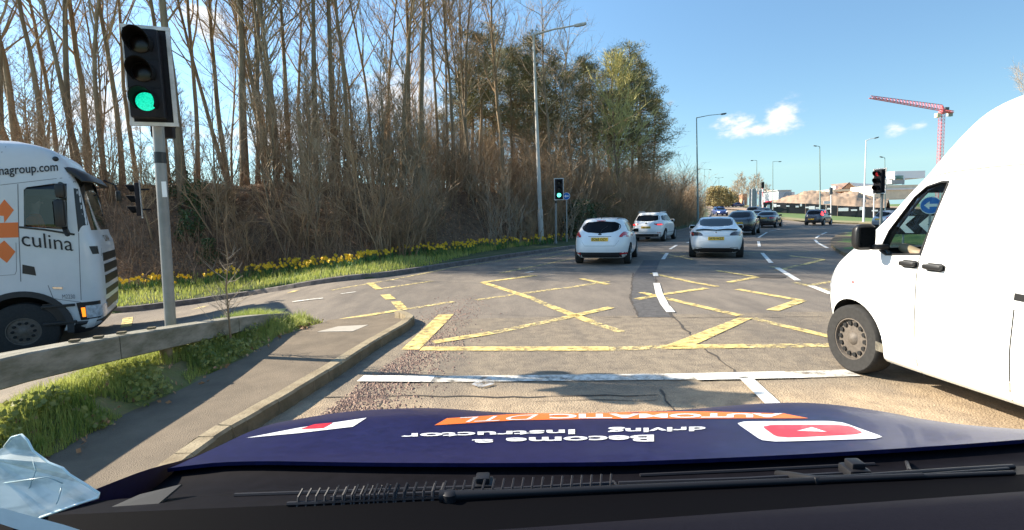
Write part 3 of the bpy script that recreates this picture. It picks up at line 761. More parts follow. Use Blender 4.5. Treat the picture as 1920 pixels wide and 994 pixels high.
def wheel_parts(root, x, y, r, w, side, rim_mat, hub=None, rim_r=.66, spokes=5):
    """tyre with the rim as its sub-part; side=-1 left, 1 right"""
    t = MB(); ri = r * rim_r
    prof = [(ri * .96, -w / 2 + .012), (ri, -w / 2), (r * .93, -w / 2), (r * .985, -w / 2 + .018), (r, -w / 2 + .045), (r, w / 2 - .045), (r * .985, w / 2 - .018), (r * .93, w / 2), (ri, w / 2), (ri * .96, w / 2 - .012)]
    t.lathe(prof, 'x', 40, ring=True); o = t.build('wheel', 'rubber', root, smooth=40, recalc=True); o.location = (x, y, r)
    m = MB(); s = side
    m.lathe([(.001, s * (-w / 2 + .06)), (ri * .97, s * (-w / 2 + .06)), (ri, s * (w / 2 - .006)), (ri * .93, s * (w / 2 - .004)), (ri * .90, s * (w / 2 - .035)), (ri * .3, s * (w / 2 - .03)), (ri * .22, s * (w / 2 - .012)), (ri * .02, s * (w / 2 - .002))], 'x', 40)
    for k in range(spokes):
        a = 2 * math.pi * k / spokes
        if hub == 'steel':   # ring of slots seen as dark holes
            c = Vector((s * (w / 2 - .030), math.cos(a) * ri * .74, math.sin(a) * ri * .74))
            m.lathe([(.001, -.014), (ri * .105, -.013), (ri * .105, .013), (0.001, .014)], 'x', 12, c, mi=1)
        elif hub == 'lorry':
            c = Vector((s * (w / 2 - .02), math.cos(a) * ri * .60, math.sin(a) * ri * .60))
            m.lathe([(.001, -.02), (ri * .10, -.018), (ri * .10, .018), (0.001, .02)], 'x', 12, c, mi=1)
        else:
            m.tube([(s * (w / 2 - .016), math.cos(a) * ri * .2, math.sin(a) * ri * .2), (s * (w / 2 - .016), math.cos(a) * ri * .93, math.sin(a) * ri * .93)], [ri * .13, ri * .10], 6)
    ro = m.build('rim', [rim_mat, 'underbody'], o, smooth=40)
    return o
def plate(root, F, cx_, cz, w, h, text, m='plate_yellow'):
    mb = MB(); panel(mb, [(cx_ - w / 2, cz - h / 2), (cx_ + w / 2, cz - h / 2), (cx_ + w / 2, cz + h / 2), (cx_ - w / 2, cz + h / 2)], lambda u, v, o: F(0 * u + u, v, o), .016, .01, 2, 6)
    p = mb.build('number_plate', m, root)
    if text:
        t = MB(); text_on(t, text, lambda u, v: F(u, v, .0185), cx_ - w * .45, cx_ + w * .45, cz - h * .34, cz + h * .34, bold=.02)
        t.build('plate_lettering', 'ink', p)
    return p
def make_car(spec, name, label, cat='car', group=None):
    sp = spec; root = empty(name, (0, 0, 0), 0, label, cat, group)
    sh = Shell(sp['tab'], sp.get('nr', 5), sp.get('nf', 3.6), sp.get('yc', 0), 2, sp.get('crown', .03)); paint = sp['paint']
    body = sh.mesh(96).build('body', [paint, 'underbody'], root, recalc=True)
    WR, TW = sp['wheel_r'], sp.get('tyre_w', .215); wm_ = sp['half_w']
    for y in sp['axles']:
        for s in (-1, 1):
            c = MB(); c.lathe([(WR + .055, -.17), (WR + .055, .17)], 'x', 36, (s * (wm_ - .1), y, WR + .01), mi=1)
            co = c.build('cut', [paint, 'underbody'], recalc=True); boolean(body, co)
    body.data.shade_smooth(); body.data.set_sharp_from_angle(angle=R_(32))
    Fr = lambda u, v, o=0: (u, sh.rear(u, v) - o, v)
    def Fs(s): return lambda u, v, o=0: (s * (sh.side(u, v) + o), u, v)
    for y in sp['axles']:
        for s in (-1, 1): wheel_parts(root, s * (wm_ - TW / 2 - .012), y, WR, TW, s, sp.get('rim', 'rim_silver'), spokes=sp.get('spokes', 10))
    # glazing
    mb = MB(); panel(mb, rnd_poly(sp['rear_win'], .22, 2), Fr, .006, .03, 14, 18); mb.build('rear_window', 'dark_glass', root, smooth=35)
    for s in (-1, 1):
        for poly in sp['side_win']:
            mb = MB(); panel(mb, rnd_poly(poly, .12, 1), Fs(s), .005, .03, 8, 10); mb.build('side_window', 'dark_glass', root, smooth=35)
    mb = MB(); panel(mb, rnd_poly(sp['front_win'], .15, 1), lambda u, v, o=0: (u, sh.front(u, v) + o, v), .005, .03, 8, 12); mb.build('windscreen', 'dark_glass', root, smooth=35)
    # lamps: outline of the right-hand lamp, mirrored
    for s in (-1, 1):
        pl = [(s * p[0], p[1]) for p in sp['lamp']]; mb = MB(); panel(mb, rnd_poly(pl, .16, 1), Fr, .010, .04, 6, 10)
        lm = sp.get('lamp_mat', 'tail_red')
        lm = lm[0 if s < 0 else 1] if isinstance(lm, tuple) else lm
        l = mb.build('tail_light', lm, root, smooth=35)
        if sp.get('lamp_in'):
            pl = [(s * p[0], p[1]) for p in sp['lamp_in'][0]]; mb = MB(); panel(mb, pl, Fr, .0125, .01, 3, 5); mb.build('lamp_lens', sp['lamp_in'][1], l)
        for pl0 in sp.get('reflector', []):
            mb = MB(); panel(mb, [(s * p[0], p[1]) for p in pl0], Fr, .012, .03, 2, 5); mb.build('reflector', 'tail_red', root)
        fl = [(s * p[0], p[1]) for p in sp.get('headlamp', [(.45, .62), (.78, .64), (.78, .76), (.5, .72)])]
        mb = MB(); panel(mb, fl, lambda u, v, o=0: (u, sh.front(u, v) + o, v), .008, .03, 4, 6); mb.build('headlight', sp.get('head_mat', 'lamp_clear'), root)
        # door mirror
        my, mz = sp['mirror']; mx = s * (sh.side(my, mz) + .11)
        mb = MB(); mb.box((mx, my, mz + .03), (.22, .13, .155), bev=.045); mb.box((mx - s * .12, my + .01, mz - .04), (.12, .06, .04), bev=.012)
        mm_ = mb.build('mirror', sp.get('mirror_mat', paint), root, smooth=40)
        g = MB(); g.box((mx, my - .067, mz + .03), (.18, .006, .12)); g.build('mirror_glass', 'dark_glass', mm_)
        for dy in sp['seams']:
            mb = MB(); panel(mb, [(dy[0] - .004, dy[1]), (dy[0] + .004, dy[1]), (dy[0] + .004, dy[2]), (dy[0] - .004, dy[2])], Fs(s), .002, .01, 10, 1); mb.build('door_seam', 'trim_black', root)
        for hy, hz in sp.get('handles', []):
            mb = MB(); mb.box((s * (sh.side(hy, hz) + .018), hy, hz), (.035, .19, .032), bev=.01); mb.build('door_handle', paint, root, smooth=40)
    for kind, poly, m in sp.get('rear_parts', []):
        mb = MB(); panel(mb, poly, Fr, .009 if m != 'seam' else .002, .03, 8, 16); mb.build(kind, 'trim_black' if m == 'seam' else m, root, smooth=35)
    for kind, poly, m in sp.get('side_parts', []):
        for s in (-1, 1):
            mb = MB(); panel(mb, poly, Fs(s), .007, .03, 3, 16); mb.build(kind, m, root, smooth=35)
    p = sp['plate']; plate(root, Fr, p[0], p[1], p[2], p[3], sp.get('plate_text'))
    if sp.get('badge'):
        b = sp['badge']; mb = MB(); mb.lathe([(b[2], 0), (b[2] * .9, -.008), (.002, -.009)], 'y', 18, (b[0], sh.rear(b[0], b[1]) - .004, b[1])); o = mb.build('badge', b[3], root)
        if len(b) > 4: o.scale = (1, 1, 1); o.data.transform(Matrix.Translation((b[0], 0, b[1])) @ Matrix.Diagonal((b[4], 1, 1, 1)) @ Matrix.Translation((-b[0], 0, -b[1])))
    if sp.get('extra'): sp['extra'](root, sh, Fr, Fs)
    return root
def place_car(root, px, py, depth, yaw, L_half, z=None, s=1.0):
    """put the middle of the tail over the photo column px at this depth, heading yaw degrees to the right of straight on"""
    p = at(px, py, depth); a = R_(yaw); f = Vector((math.sin(a), math.cos(a), 0))
    c = Vector((p.x, p.y, 0)) + f * L_half * s; c.z = terr(c.x, c.y) if z is None else z
    q = terr(c.x + f.x * 1.3, c.y + f.y * 1.3) - terr(c.x - f.x * 1.3, c.y - f.y * 1.3)
    root.location = c; root.rotation_euler = (math.atan2(q, 2.6), 0, -a); root.scale = (s, s, s)

HATCH = dict(paint='white_paint', half_w=.91, wheel_r=.325, axles=(-1.28, 1.37), nr=4.6, nf=3.2, crown=.035, spokes=10,
    tab=[(.23, -1.98, 1.95, .80), (.30, -2.10, 2.10, .87), (.45, -2.165, 2.17, .905), (.62, -2.18, 2.16, .912), (.78, -2.15, 2.02, .908), (.90, -2.11, 1.70, .895), (.98, -2.06, 1.1, .875), (1.08, -1.97, .82, .83), (1.22, -1.84, .52, .765), (1.36, -1.72, .12, .69), (1.42, -1.70, -.1, .655), (1.455, -1.66, -.3, .60), (1.475, -1.5, -.45, .52)],
    rear_win=[(-.63, 1.19), (-.60, 1.30), (-.42, 1.385), (-.15, 1.40), (.15, 1.40), (.42, 1.385), (.60, 1.30), (.63, 1.19), (.54, 1.10), (.32, 1.03), (0, 1.02), (-.32, 1.03), (-.54, 1.10)],
    side_win=[[(-1.35, 1.06), (-.38, 1.0), (-.38, 1.38), (-1.15, 1.36)], [(-.33, 1.0), (.78, .97), (.25, 1.34), (-.33, 1.38)]],
    front_win=[(-.68, 1.0), (.68, 1.0), (.58, 1.38), (-.58, 1.38)],
    lamp=[(.60, .94), (.70, 1.06), (.78, 1.06), (.90, .99), (.90, .865), (.66, .87), (.60, .90)], lamp_in=([(.68, .89), (.80, .89), (.78, .94), (.72, .94)], 'lamp_clear'),
    reflector=[[(.62, .345), (.82, .345), (.82, .405), (.62, .405)]],
    rear_parts=[('bumper_skirt', [(-.88, .25), (.88, .25), (.86, .42), (-.86, .42)], 'dark_plastic'), ('tailgate_seam', [(-.60, .80), (-.595, .80), (-.465, .628), (-.47, .628)], 'seam'), ('tailgate_seam', [(.595, .80), (.60, .80), (.47, .628), (.465, .628)], 'seam'), ('tailgate_seam', [(-.47, .624), (.47, .624), (.47, .631), (-.47, .631)], 'seam'), ('grab_recess', [(-.36, .915), (.36, .915), (.36, .928), (-.36, .928)], 'seam'), ('brake_light', [(-.14, 1.405), (.14, 1.405), (.14, 1.425), (-.14, 1.425)], 'tail_red')],
    plate=(0, .835, .53, .115), plate_text='EO65 DZY', badge=(0, .985, .035, 'ink', 1.6), mirror=(.66, 1.0), seams=[(-.36, .4, 1.0), (.88, .45, .95), (-1.0, .62, 1.05)], handles=[(-.62, .93), (.38, .9)])
def hatch_extra(root, sh, Fr, Fs):
    mb = MB()
    for s in (-1, 1): mb.tube([(s * .50, -1.58, 1.478), (s * .505, -1.2, 1.487), (s * .50, -.6, 1.487)], .012, 6)
    mb.build('roof_trim', 'trim_black', root)
    mb = MB(); mb.box((0, -1.62, 1.50), (.02, .05, .05), bev=.005); mb.build('aerial', 'trim_black', root)
    mb = MB(); mb.tube([(.02, sh.rear(.02, 1.03) - .02, 1.03), (.05, sh.rear(.05, 1.12) - .015, 1.12), (.23, sh.rear(.23, 1.25) - .012, 1.25)], .007, 5); mb.build('wiper', 'trim_black', root)
    t = MB(); text_on(t, 'ecoboost', lambda u, v: Fr(u, v, .012), .36, .46, .695, .715); 
HATCH['extra'] = hatch_extra
SUV = dict(paint='white_paint', half_w=.92, wheel_r=.355, tyre_w=.235, axles=(-1.30, 1.40), nr=5.2, nf=3.2, crown=.03,
    tab=[(.28, -2.05, 1.98, .82), (.36, -2.17, 2.12, .88), (.55, -2.23, 2.22, .915), (.80, -2.22, 2.18, .92), (1.00, -2.17, 1.95, .912), (1.08, -2.13, 1.3, .895), (1.16, -2.06, .95, .86), (1.32, -1.93, .62, .79), (1.50, -1.80, .2, .715), (1.60, -1.78, -.05, .66), (1.645, -1.70, -.3, .58)],
    rear_win=[(-.70, 1.17), (.70, 1.17), (.64, 1.42), (.58, 1.52), (-.58, 1.52), (-.64, 1.42)],
    side_win=[[(-1.65, 1.22), (-1.05, 1.18), (-1.05, 1.5), (-1.5, 1.48)], [(-1.0, 1.18), (-.25, 1.15), (-.25, 1.52), (-1.0, 1.51)], [(-.2, 1.15), (.85, 1.12), (.3, 1.48), (-.2, 1.52)]],
    front_win=[(-.70, 1.15), (.70, 1.15), (.6, 1.52), (-.6, 1.52)],
    lamp=[(.42, 1.06), (.90, 1.07), (.90, .93), (.62, .93), (.44, 1.0)], lamp_in=([(.62, .97), (.82, .97), (.82, 1.0), (.62, 1.0)], 'brake_lit'),
    reflector=[[(.62, .50), (.80, .50), (.80, .53), (.62, .53)]],
    rear_parts=[('bumper_skirt', [(-.86, .30), (.86, .30), (.88, .46), (-.88, .46)], 'dark_plastic'), ('bumper_strip', [(-.84, .535), (.84, .535), (.84, .55), (-.84, .55)], 'chrome'), ('tailgate_seam', [(-.72, .615), (.72, .615), (.72, .623), (-.72, .623)], 'seam'), ('exhaust_trim', [(-.72, .39), (-.42, .38), (-.42, .42), (-.72, .43)], 'chrome'), ('exhaust_trim', [(.42, .38), (.72, .39), (.72, .43), (.42, .42)], 'chrome'), ('spoiler', [(-.60, 1.55), (.60, 1.55), (.58, 1.585), (-.58, 1.585)], 'white_paint')],
    side_parts=[('door_strip', [(-1.0, .50), (1.0, .50), (1.0, .53), (-1.0, .53)], 'chrome')],
    plate=(0, .83, .53, .115), plate_text='KM18 VWR', badge=(0, 1.04, .062, 'chrome'), mirror=(.80, 1.14), seams=[(-.22, .45, 1.15), (.95, .5, 1.1), (-1.05, .75, 1.17)], handles=[(-.85, 1.03), (.2, 1.0)])
def suv_extra(root, sh, Fr, Fs):
    for s in (-1, 1):
        mb = MB(); mb.tube([(s * .62, -1.55, 1.655), (s * .63, -1.4, 1.70), (s * .63, .0, 1.70), (s * .62, .15, 1.645)], .018, 6); mb.build('roof_rail', 'chrome', root, smooth=40)
SUV['extra'] = suv_extra
FASTBACK = dict(paint='white_paint', half_w=.925, wheel_r=.335, tyre_w=.235, axles=(-1.42, 1.45), nr=4.2, nf=3.2, crown=.02,
    tab=[(.20, -2.08, 2.0, .80), (.28, -2.20, 2.18, .885), (.42, -2.30, 2.28, .92), (.60, -2.335, 2.30, .927), (.78, -2.32, 2.22, .92), (.90, -2.29, 1.95, .90), (.985, -2.26, 1.4, .87), (1.015, -2.18, 1.2, .845), (1.06, -1.75, 1.05, .80), (1.12, -1.45, .9, .755), (1.25, -1.0, .6, .68), (1.36, -.62, .3, .615), (1.415, -.38, .1, .56), (1.435, -.2, 0, .48)],
    rear_win=[(-.56, 1.115), (.56, 1.115), (.575, 1.30), (.545, 1.40), (-.545, 1.40), (-.575, 1.30)],
    side_win=[[(-1.0, 1.07), (-.25, 1.03), (-.25, 1.36), (-.45, 1.36)], [(-.2, 1.03), (.85, 1.0), (.25, 1.32), (-.2, 1.36)]],
    front_win=[(-.66, 1.08), (.66, 1.08), (.55, 1.36), (-.55, 1.36)],
    lamp=[(.42, .835), (.52, .945), (.90, .945), (.90, .80), (.80, .79), (.48, .80)], lamp_mat='smoked_lamp', lamp_in=([(.74, .80), (.88, .82), (.88, .93), (.78, .93)], 'tail_red'),
    rear_parts=[('diffuser', [(-.52, .21), (.52, .21), (.60, .36), (.42, .385), (-.42, .385), (-.60, .36)], 'trim_black'), ('diffuser_fin', [(-.84, .23), (-.55, .22), (-.55, .35), (-.70, .36)], 'trim_black'), ('diffuser_fin', [(.55, .22), (.84, .23), (.70, .36), (.55, .35)], 'trim_black'), ('bumper_crease', [(-.72, .395), (-.45, .395), (-.45, .408), (-.72, .408)], 'seam'), ('bumper_crease', [(.45, .395), (.72, .395), (.72, .408), (.45, .408)], 'seam'), ('boot_seam', [(-.44, .80), (.44, .80), (.44, .808), (-.44, .808)], 'seam')],
    plate=(0, .72, .52, .115), plate_text='DF70 WZZ', mirror=(.72, 1.02), mirror_mat='white_paint', seams=[(-.22, .35, 1.03), (.92, .4, .98)], handles=[(-.75, .9), (.25, .88)])
def fastback_extra(root, sh, Fr, Fs):
    mb = MB(); P = []
    for i in range(15):
        x = -.68 + 1.36 * i / 14; P.append((x, -2.20 + .10 * (x / .68) ** 2, 1.035 + .035 * (1 - abs(abs(x) / .68 - .55) * 1.6) - .01))
    for a, b in zip(P[:-1], P[1:]): pass
    vs = []; fs = []
    for (x, y, z) in P: vs += [(x, y - .09, z), (x, y - .085, z - .022), (x, y + .05, z - .045), (x, y + .05, z - .025)]
    for i in range(14):
        for k in range(4): fs.append((i * 4 + k, i * 4 + (k + 1) % 4, i * 4 + 4 + (k + 1) % 4, i * 4 + 4 + k))
    fs += [(0, 1, 2, 3), (59, 58, 57, 56)]
    mb.add(vs, fs); mb.build('boot_spoiler', 'trim_black', root, smooth=40, recalc=True)
    mb = MB(); mb.lathe([(.03, 0), (.02, -.006), (.002, -.006)], 'y', 14, (0, sh.rear(0, .93) - .004, .93)); mb.build('badge', 'chrome', root)
    mb = MB()   # glass roof
    mb.grid(lambda u, v: ((u - .5) * 1.0 * (1 - .1 * v), -.42 + v * .75, 1.455 + .012 - .02 * abs(u - .5) ** 2 * 4 - .0 * v), 6, 6); 
FASTBACK['extra'] = fastback_extra
SALOON = dict(paint='black_paint', half_w=.91, wheel_r=.325, axles=(-1.36, 1.45), nr=4.6, nf=3.2, crown=.02,
    tab=[(.22, -2.15, 2.0, .80), (.32, -2.28, 2.2, .88), (.50, -2.34, 2.28, .91), (.75, -2.33, 2.2, .905), (.90, -2.31, 1.9, .89), (.99, -2.27, 1.3, .865), (1.02, -2.1, 1.1, .84), (1.06, -1.6, .95, .80), (1.2, -1.3, .6, .72), (1.34, -.95, .2, .64), (1.40, -.75, 0, .59), (1.425, -.5, -.1, .5)],
    rear_win=[(-.60, 1.09), (.60, 1.09), (.54, 1.36), (-.54, 1.36)],
    side_win=[[(-1.15, 1.06), (-.28, 1.03), (-.28, 1.36), (-.75, 1.34)], [(-.23, 1.03), (.85, 1.0), (.2, 1.32), (-.23, 1.36)]],
    front_win=[(-.66, 1.08), (.66, 1.08), (.55, 1.34), (-.55, 1.34)],
    lamp=[(.44, .93), (.86, .95), (.88, .80), (.46, .81)], lamp_in=([(.50, .85), (.80, .84), (.80, .87), (.50, .88)], 'tail_red'),
    rear_parts=[('diffuser', [(-.75, .24), (.75, .24), (.72, .36), (-.72, .36)], 'dark_plastic'), ('boot_seam', [(-.6, .76), (.6, .76), (.6, .768), (-.6, .768)], 'seam')],
    plate=(0, .86, .50, .11), plate_text='BD14 KXN', badge=(0, .965, .03, 'chrome', 1.8), mirror=(.70, 1.02), seams=[(-.25, .35, 1.03), (.9, .4, .98)], handles=[(-.75, .92), (.25, .9)])
BIGDARK = dict(paint='black_paint', half_w=.93, wheel_r=.35, axles=(-1.38, 1.42), nr=4.8, nf=3.2, crown=.025,
    tab=[(.25, -2.1, 2.0, .82), (.35, -2.24, 2.2, .90), (.6, -2.31, 2.26, .93), (.85, -2.30, 2.2, .925), (1.0, -2.27, 1.8, .91), (1.07, -2.22, 1.2, .89), (1.12, -2.05, 1.0, .86), (1.28, -1.7, .6, .77), (1.44, -1.3, .15, .68), (1.53, -1.1, -.1, .61), (1.555, -.8, -.2, .52)],
    rear_win=[(-.70, 1.13), (.70, 1.13), (.60, 1.47), (-.60, 1.47)],
    side_win=[[(-1.35, 1.16), (-.28, 1.1), (-.28, 1.46), (-1.05, 1.44)], [(-.23, 1.1), (.9, 1.07), (.25, 1.42), (-.23, 1.46)]],
    front_win=[(-.7, 1.12), (.7, 1.12), (.58, 1.46), (-.58, 1.46)],
    lamp=[(.50, .99), (.90, 1.0), (.90, .93), (.50, .94)], lamp_mat='smoked_lamp',
    rear_parts=[('diffuser', [(-.8, .27), (.8, .27), (.78, .42), (-.78, .42)], 'dark_plastic'), ('chrome_strip', [(-.84, 1.035), (.84, 1.035), (.84, 1.055), (-.84, 1.055)], 'chrome')],
    plate=(0, .80, .5, .11), plate_text='OV71 RKE', mirror=(.72, 1.1), seams=[(-.25, .4, 1.1), (.95, .45, 1.05)], handles=[(-.8, .98), (.25, .96)])
SMALL = dict(paint='grey_paint', half_w=.85, wheel_r=.31, axles=(-1.18, 1.25), nr=5.0, nf=3.2, crown=.03,
    tab=[(.24, -1.78, 1.75, .75), (.33, -1.9, 1.9, .82), (.55, -1.95, 1.93, .85), (.8, -1.93, 1.8, .848), (.95, -1.89, 1.4, .835), (1.05, -1.85, .95, .81), (1.25, -1.74, .6, .73), (1.42, -1.62, .2, .65), (1.49, -1.55, -.1, .58), (1.51, -1.4, -.2, .5)],
    rear_win=[(-.58, 1.05), (.58, 1.05), (.52, 1.40), (-.52, 1.40)],
    side_win=[[(-1.3, 1.08), (-.3, 1.04), (-.3, 1.40), (-1.1, 1.39)], [(-.25, 1.04), (.8, 1.0), (.2, 1.36), (-.25, 1.4)]],
    front_win=[(-.62, 1.05), (.62, 1.05), (.53, 1.4), (-.53, 1.4)],
    lamp=[(.62, 1.38), (.72, 1.38), (.80, 1.0), (.80, .92), (.66, .94)], lamp_mat=('tail_red', 'brake_lit'),
    rear_parts=[('bumper_skirt', [(-.8, .26), (.8, .26), (.8, .50), (-.8, .50)], 'dark_plastic')],
    plate=(-.12, .60, .5, .11), plate_text='YC09 UHD', mirror=(.62, 1.02), seams=[(-.27, .4, 1.04), (.85, .45, 1.0)], handles=[(-.7, .92), (.25, .9)])

def V(spec, **k): d = dict(spec); d.update(k); return d
c = make_car(HATCH, 'hatchback_car', 'white hatchback with oval rear window, red tail lights and yellow rear plate'); place_car(c, 1124, 498, 16.1, 18, 2.17)
c = make_car(SUV, 'suv_car', 'white off-road style car with roof rails turning ahead of the white hatchback'); place_car(c, 1211, 453, 29.0, 29, 2.2)
c = make_car(FASTBACK, 'saloon_car', 'white saloon with black boot spoiler, dark glass roof and smoked tail lights'); place_car(c, 1342, 489, 17.6, 21.5, 2.31, s=.99)
c = make_car(BIGDARK, 'crossover_car', 'large black car with a chrome strip across its tail, just beyond the white saloon'); place_car(c, 1384, 446, 34.2, 31, 2.3, s=1.05)
c = make_car(SALOON, 'saloon_car', 'black four-door saloon with a yellow rear plate, right of the large black car'); place_car(c, 1431, 432, 45.5, 36, 2.33, s=1.02)
c = make_car(SMALL, 'hatchback_car', 'small dark grey tall hatchback with a lit red tail light by the green verge'); place_car(c, 1523, 424, 50.5, 46, 1.93, s=1.02)
c = make_car(V(SALOON, paint='grey_paint', plate_text=None), 'saloon_car', 'dark car half hidden between the two black cars in the queue'); place_car(c, 1415, 412, 56, 38, 2.3)
c = make_car(V(SMALL, paint='black_paint', plate_text=None, lamp_mat='tail_red'), 'hatchback_car', 'dark tall car farthest along the queue, near the left end of the black hoarding'); place_car(c, 1408, 405, 72, 40, 1.9, s=1.05)
c = make_car(V(SALOON, paint='black_paint', plate_text=None), 'saloon_car', 'black car beside the white notice board end of the hoarding'); place_car(c, 1424, 405, 70, 42, 2.3)
c = make_car(V(HATCH, paint='blue_paint', plate_text=None, head_mat=mat('headlamp_lit', (.7, .7, .8), .2, emit=(.75, .78, 1), estr=1.6)), 'hatchback_car', 'dark blue car with headlights on, coming down the hill past the wood edge'); place_car(c, 1343, 403, 88, 188, 2.17)
for k, (px, lab, pt, sp_, d) in enumerate(((1343.5, 'leftmost dark parked car at the top of the hill road', 'black_paint', SMALL, 168), (1354, 'grey car in the middle of the row atop the hill road', 'silver_paint', HATCH, 172), (1381, 'blue car on the crest with the row of parked cars, right end', 'blue_paint', SALOON, 170))):
    c = make_car(V(sp_, paint=pt, plate_text=None), 'hatchback_car' if sp_ is not SALOON else 'saloon_car', lab, group='cars on the crest of the hill road'); place_car(c, px, 387, d, 78, .6)
c = make_car(V(HATCH, paint='silver_paint', plate_text=None), 'hatchback_car', 'pale silver car seen through the side window of the white van'); place_car(c, 1685, 418, 40, 82, .3)

# ------------------------------------------------------------------ people (seated, seen from the chest up)
def person(name, label, loc, rz, top, arm_to=None):
    root = None
    me = bpy.data.meshes.new(name)
    J = [((0, 0, 0), .17), ((0, 0, .22), .17), ((0, .0, .42), .19), ((0, 0, .52), .10), ((0, .01, .60), .058), ((0, .02, .68), .085), ((0, .03, .78), .098), ((0, .02, .86), .07),
         ((.20, 0, .44), .08), ((.25, .06, .20), .055), ((.22, .30, .12), .042), ((.20, .38, .14), .045), ((-.20, 0, .44), .08), ((-.27, .06, .20), .055), ((-.22, .30, .12), .042), ((-.20, .38, .14), .045)]
    E = [(0, 1), (1, 2), (2, 3), (3, 4), (4, 5), (5, 6), (6, 7), (2, 8), (8, 9), (9, 10), (10, 11), (2, 12), (12, 13), (13, 14), (14, 15)]
    if arm_to: J[13] = (arm_to[0], .055); J[14] = (arm_to[1], .042); J[15] = (arm_to[2], .045)
    me.from_pydata([j[0] for j in J], E, [])
    o = bpy.data.objects.new(name, me); C.objects.link(o)
    md = o.modifiers.new('s', 'SKIN'); sv = me.skin_vertices[0].data
    for i, j in enumerate(J): sv[i].radius = (j[1], j[1] * (.72 if i < 4 else 1))
    sv[0].use_root = True
    o.modifiers.new('u', 'SUBSURF').levels = 2
    dg = bpy.context.evaluated_depsgraph_get(); dg.update(); m2 = bpy.data.meshes.new_from_object(o.evaluated_get(dg)); o.modifiers.clear(); o.data = m2; bpy.data.meshes.remove(me)
    m2.materials.clear(); m2.materials.append(MT[top]); m2.materials.append(MT['skin'])
    for p in m2.polygons:
        cz = p.center; p.material_index = 1 if cz.z > .545 or (abs(cz.x) > .1 and cz.y > .29) else 0
        p.use_smooth = True
    o.location = loc; o.rotation_euler = (0, 0, rz); tag(o, label, 'person')
    mb = MB(); mb.lathe([(.098, .0), (.115, .05), (.105, .10), (.06, .14), (.002, .15)], 'z', 16, (0, -.005, .735)); mb.build('hair', 'hair', o, smooth=True)
    mb = MB()
    for s in (-1, 1): mb.box((s * .035, .118, .775), (.028, .012, .012), bev=.004)
    mb.build('eyes', 'ink', o); mb = MB(); mb.box((0, .128, .745), (.024, .03, .04), bev=.008); mb.build('nose', 'skin', o)
    return o

# ------------------------------------------------------------------ the white van on the right
VAN_YAW = 6.5; VX0, VY0 = 3.30, 4.95                      # front-wheel contact, outer face
va = R_(VAN_YAW); vf = Vector((-math.sin(va), math.cos(va), 0)); vr = Vector((math.cos(va), math.sin(va), 0))
VHW = .95; VFW = 1.55                                      # half width; wheel centre ahead of the origin
vo = Vector((VX0, VY0, 0)) + vr * (VHW - .0) - vf * VFW
van = empty('van', vo, va, 'dirty white high-roof panel van in the next lane, black door handles and steel wheels', 'van')
vinv = (Matrix.Translation(vo) @ Matrix.Rotation(va, 4, 'Z')).inverted()
def vpx(x, y, xp=-VHW):
    o = vinv @ Vector((0, 0, CAM_H)); d = (vinv.to_3x3() @ ray(x, y)); t = (xp - o.x) / d.x; p = o + d * t; return (p.y, p.z)
VT = [(.215, -2.3, 1.80, .895), (.26, -2.35, 2.0, .94), (.42, -2.38, 2.10, .955), (.62, -2.38, 2.17, .965), (.80, -2.38, 2.18, .965), (.95, -2.38, 2.13, .965), (1.05, -2.38, 2.06, .962), (1.13, -2.38, 1.97, .955), (1.20, -2.38, 1.88, .945), (1.30, -2.38, 1.75, .93), (1.40, -2.38, 1.62, .918), (1.55, -2.38, 1.45, .895), (1.70, -2.38, 1.31, .872), (1.82, -2.36, 1.19, .85), (1.87, -2.35, 1.13, .845), (2.0, -2.34, 1.01, .835), (2.2, -2.3, .82, .80), (2.34, -2.25, .66, .755), (2.41, -2.2, .42, .70), (2.45, -2.1, .1, .60)]
vsh = Shell(VT, 9, 5.5, 0, 2, .05)
vb = vsh.mesh(128).build('body', ['van_white', 'underbody', 'jacket'], van, recalc=True)
def cutter(mb): return mb.build('cut', ['van_white', 'underbody', 'jacket'], recalc=True)
# hollow cab, then the window openings
ins = Shell([(.45, -.05, 1.55, .86), (1.0, -.05, 1.6, .87), (1.2, -.05, 1.62, .87), (1.5, -.05, 1.32, .83), (1.78, -.05, 1.05, .79)], 9, 6, .4, 0, .01); im = ins.mesh(64); im.m = [2] * len(im.m); boolean(vb, cutter(im))
WIN = [vpx(*p) for p in ((1660, 476), (1722, 475), (1755, 342), (1741, 343), (1712, 352), (1690, 372), (1655, 432), (1645, 468))]
mb = MB(); mb.prism(WIN, lambda y, z: (-1.2, y, z), lambda y, z: (1.2, y, z), mi=2); boolean(vb, cutter(mb))
WS = [(-.80, 1.22), (.80, 1.22), (.70, 1.74), (-.70, 1.74)]
mb = MB(); mb.prism(WS, lambda x, z: (x, .45, z), lambda x, z: (x, 3, z), mi=2); boolean(vb, cutter(mb))
for y in (VFW, VFW - 3.0):
    for s in (-1, 1):
        mb = MB(); mb.lathe([(.40, -.2), (.40, .2)], 'x', 40, (s * (VHW - .08), y, .33), mi=1); boolean(vb, cutter(mb))
vb.data.shade_smooth(); vb.data.set_sharp_from_angle(angle=R_(30))
for y in (VFW, VFW - 3.0):
    for s in (-1, 1): wheel_parts(van, s * (VHW - .125), y, .335, .215, s, 'rim_steel', hub='steel', rim_r=.62, spokes=14)
vS = lambda s: (lambda u, v, o=0: (s * (vsh.side(u, v) + o), u, v))
mb = MB(); panel(mb, WIN, vS(-1), -.012, .006, 10, 12); mb.build('door_window', 'clear_glass', van)
mb = MB(); panel(mb, WIN, vS(1), -.012, .006, 10, 12); mb.build('door_window', 'clear_glass', van)
mb = MB(); panel(mb, WS, lambda u, v, o=0: (u, vsh.front(u, v) + o, v), -.012, .006, 8, 12); mb.build('windscreen', 'clear_glass', van)
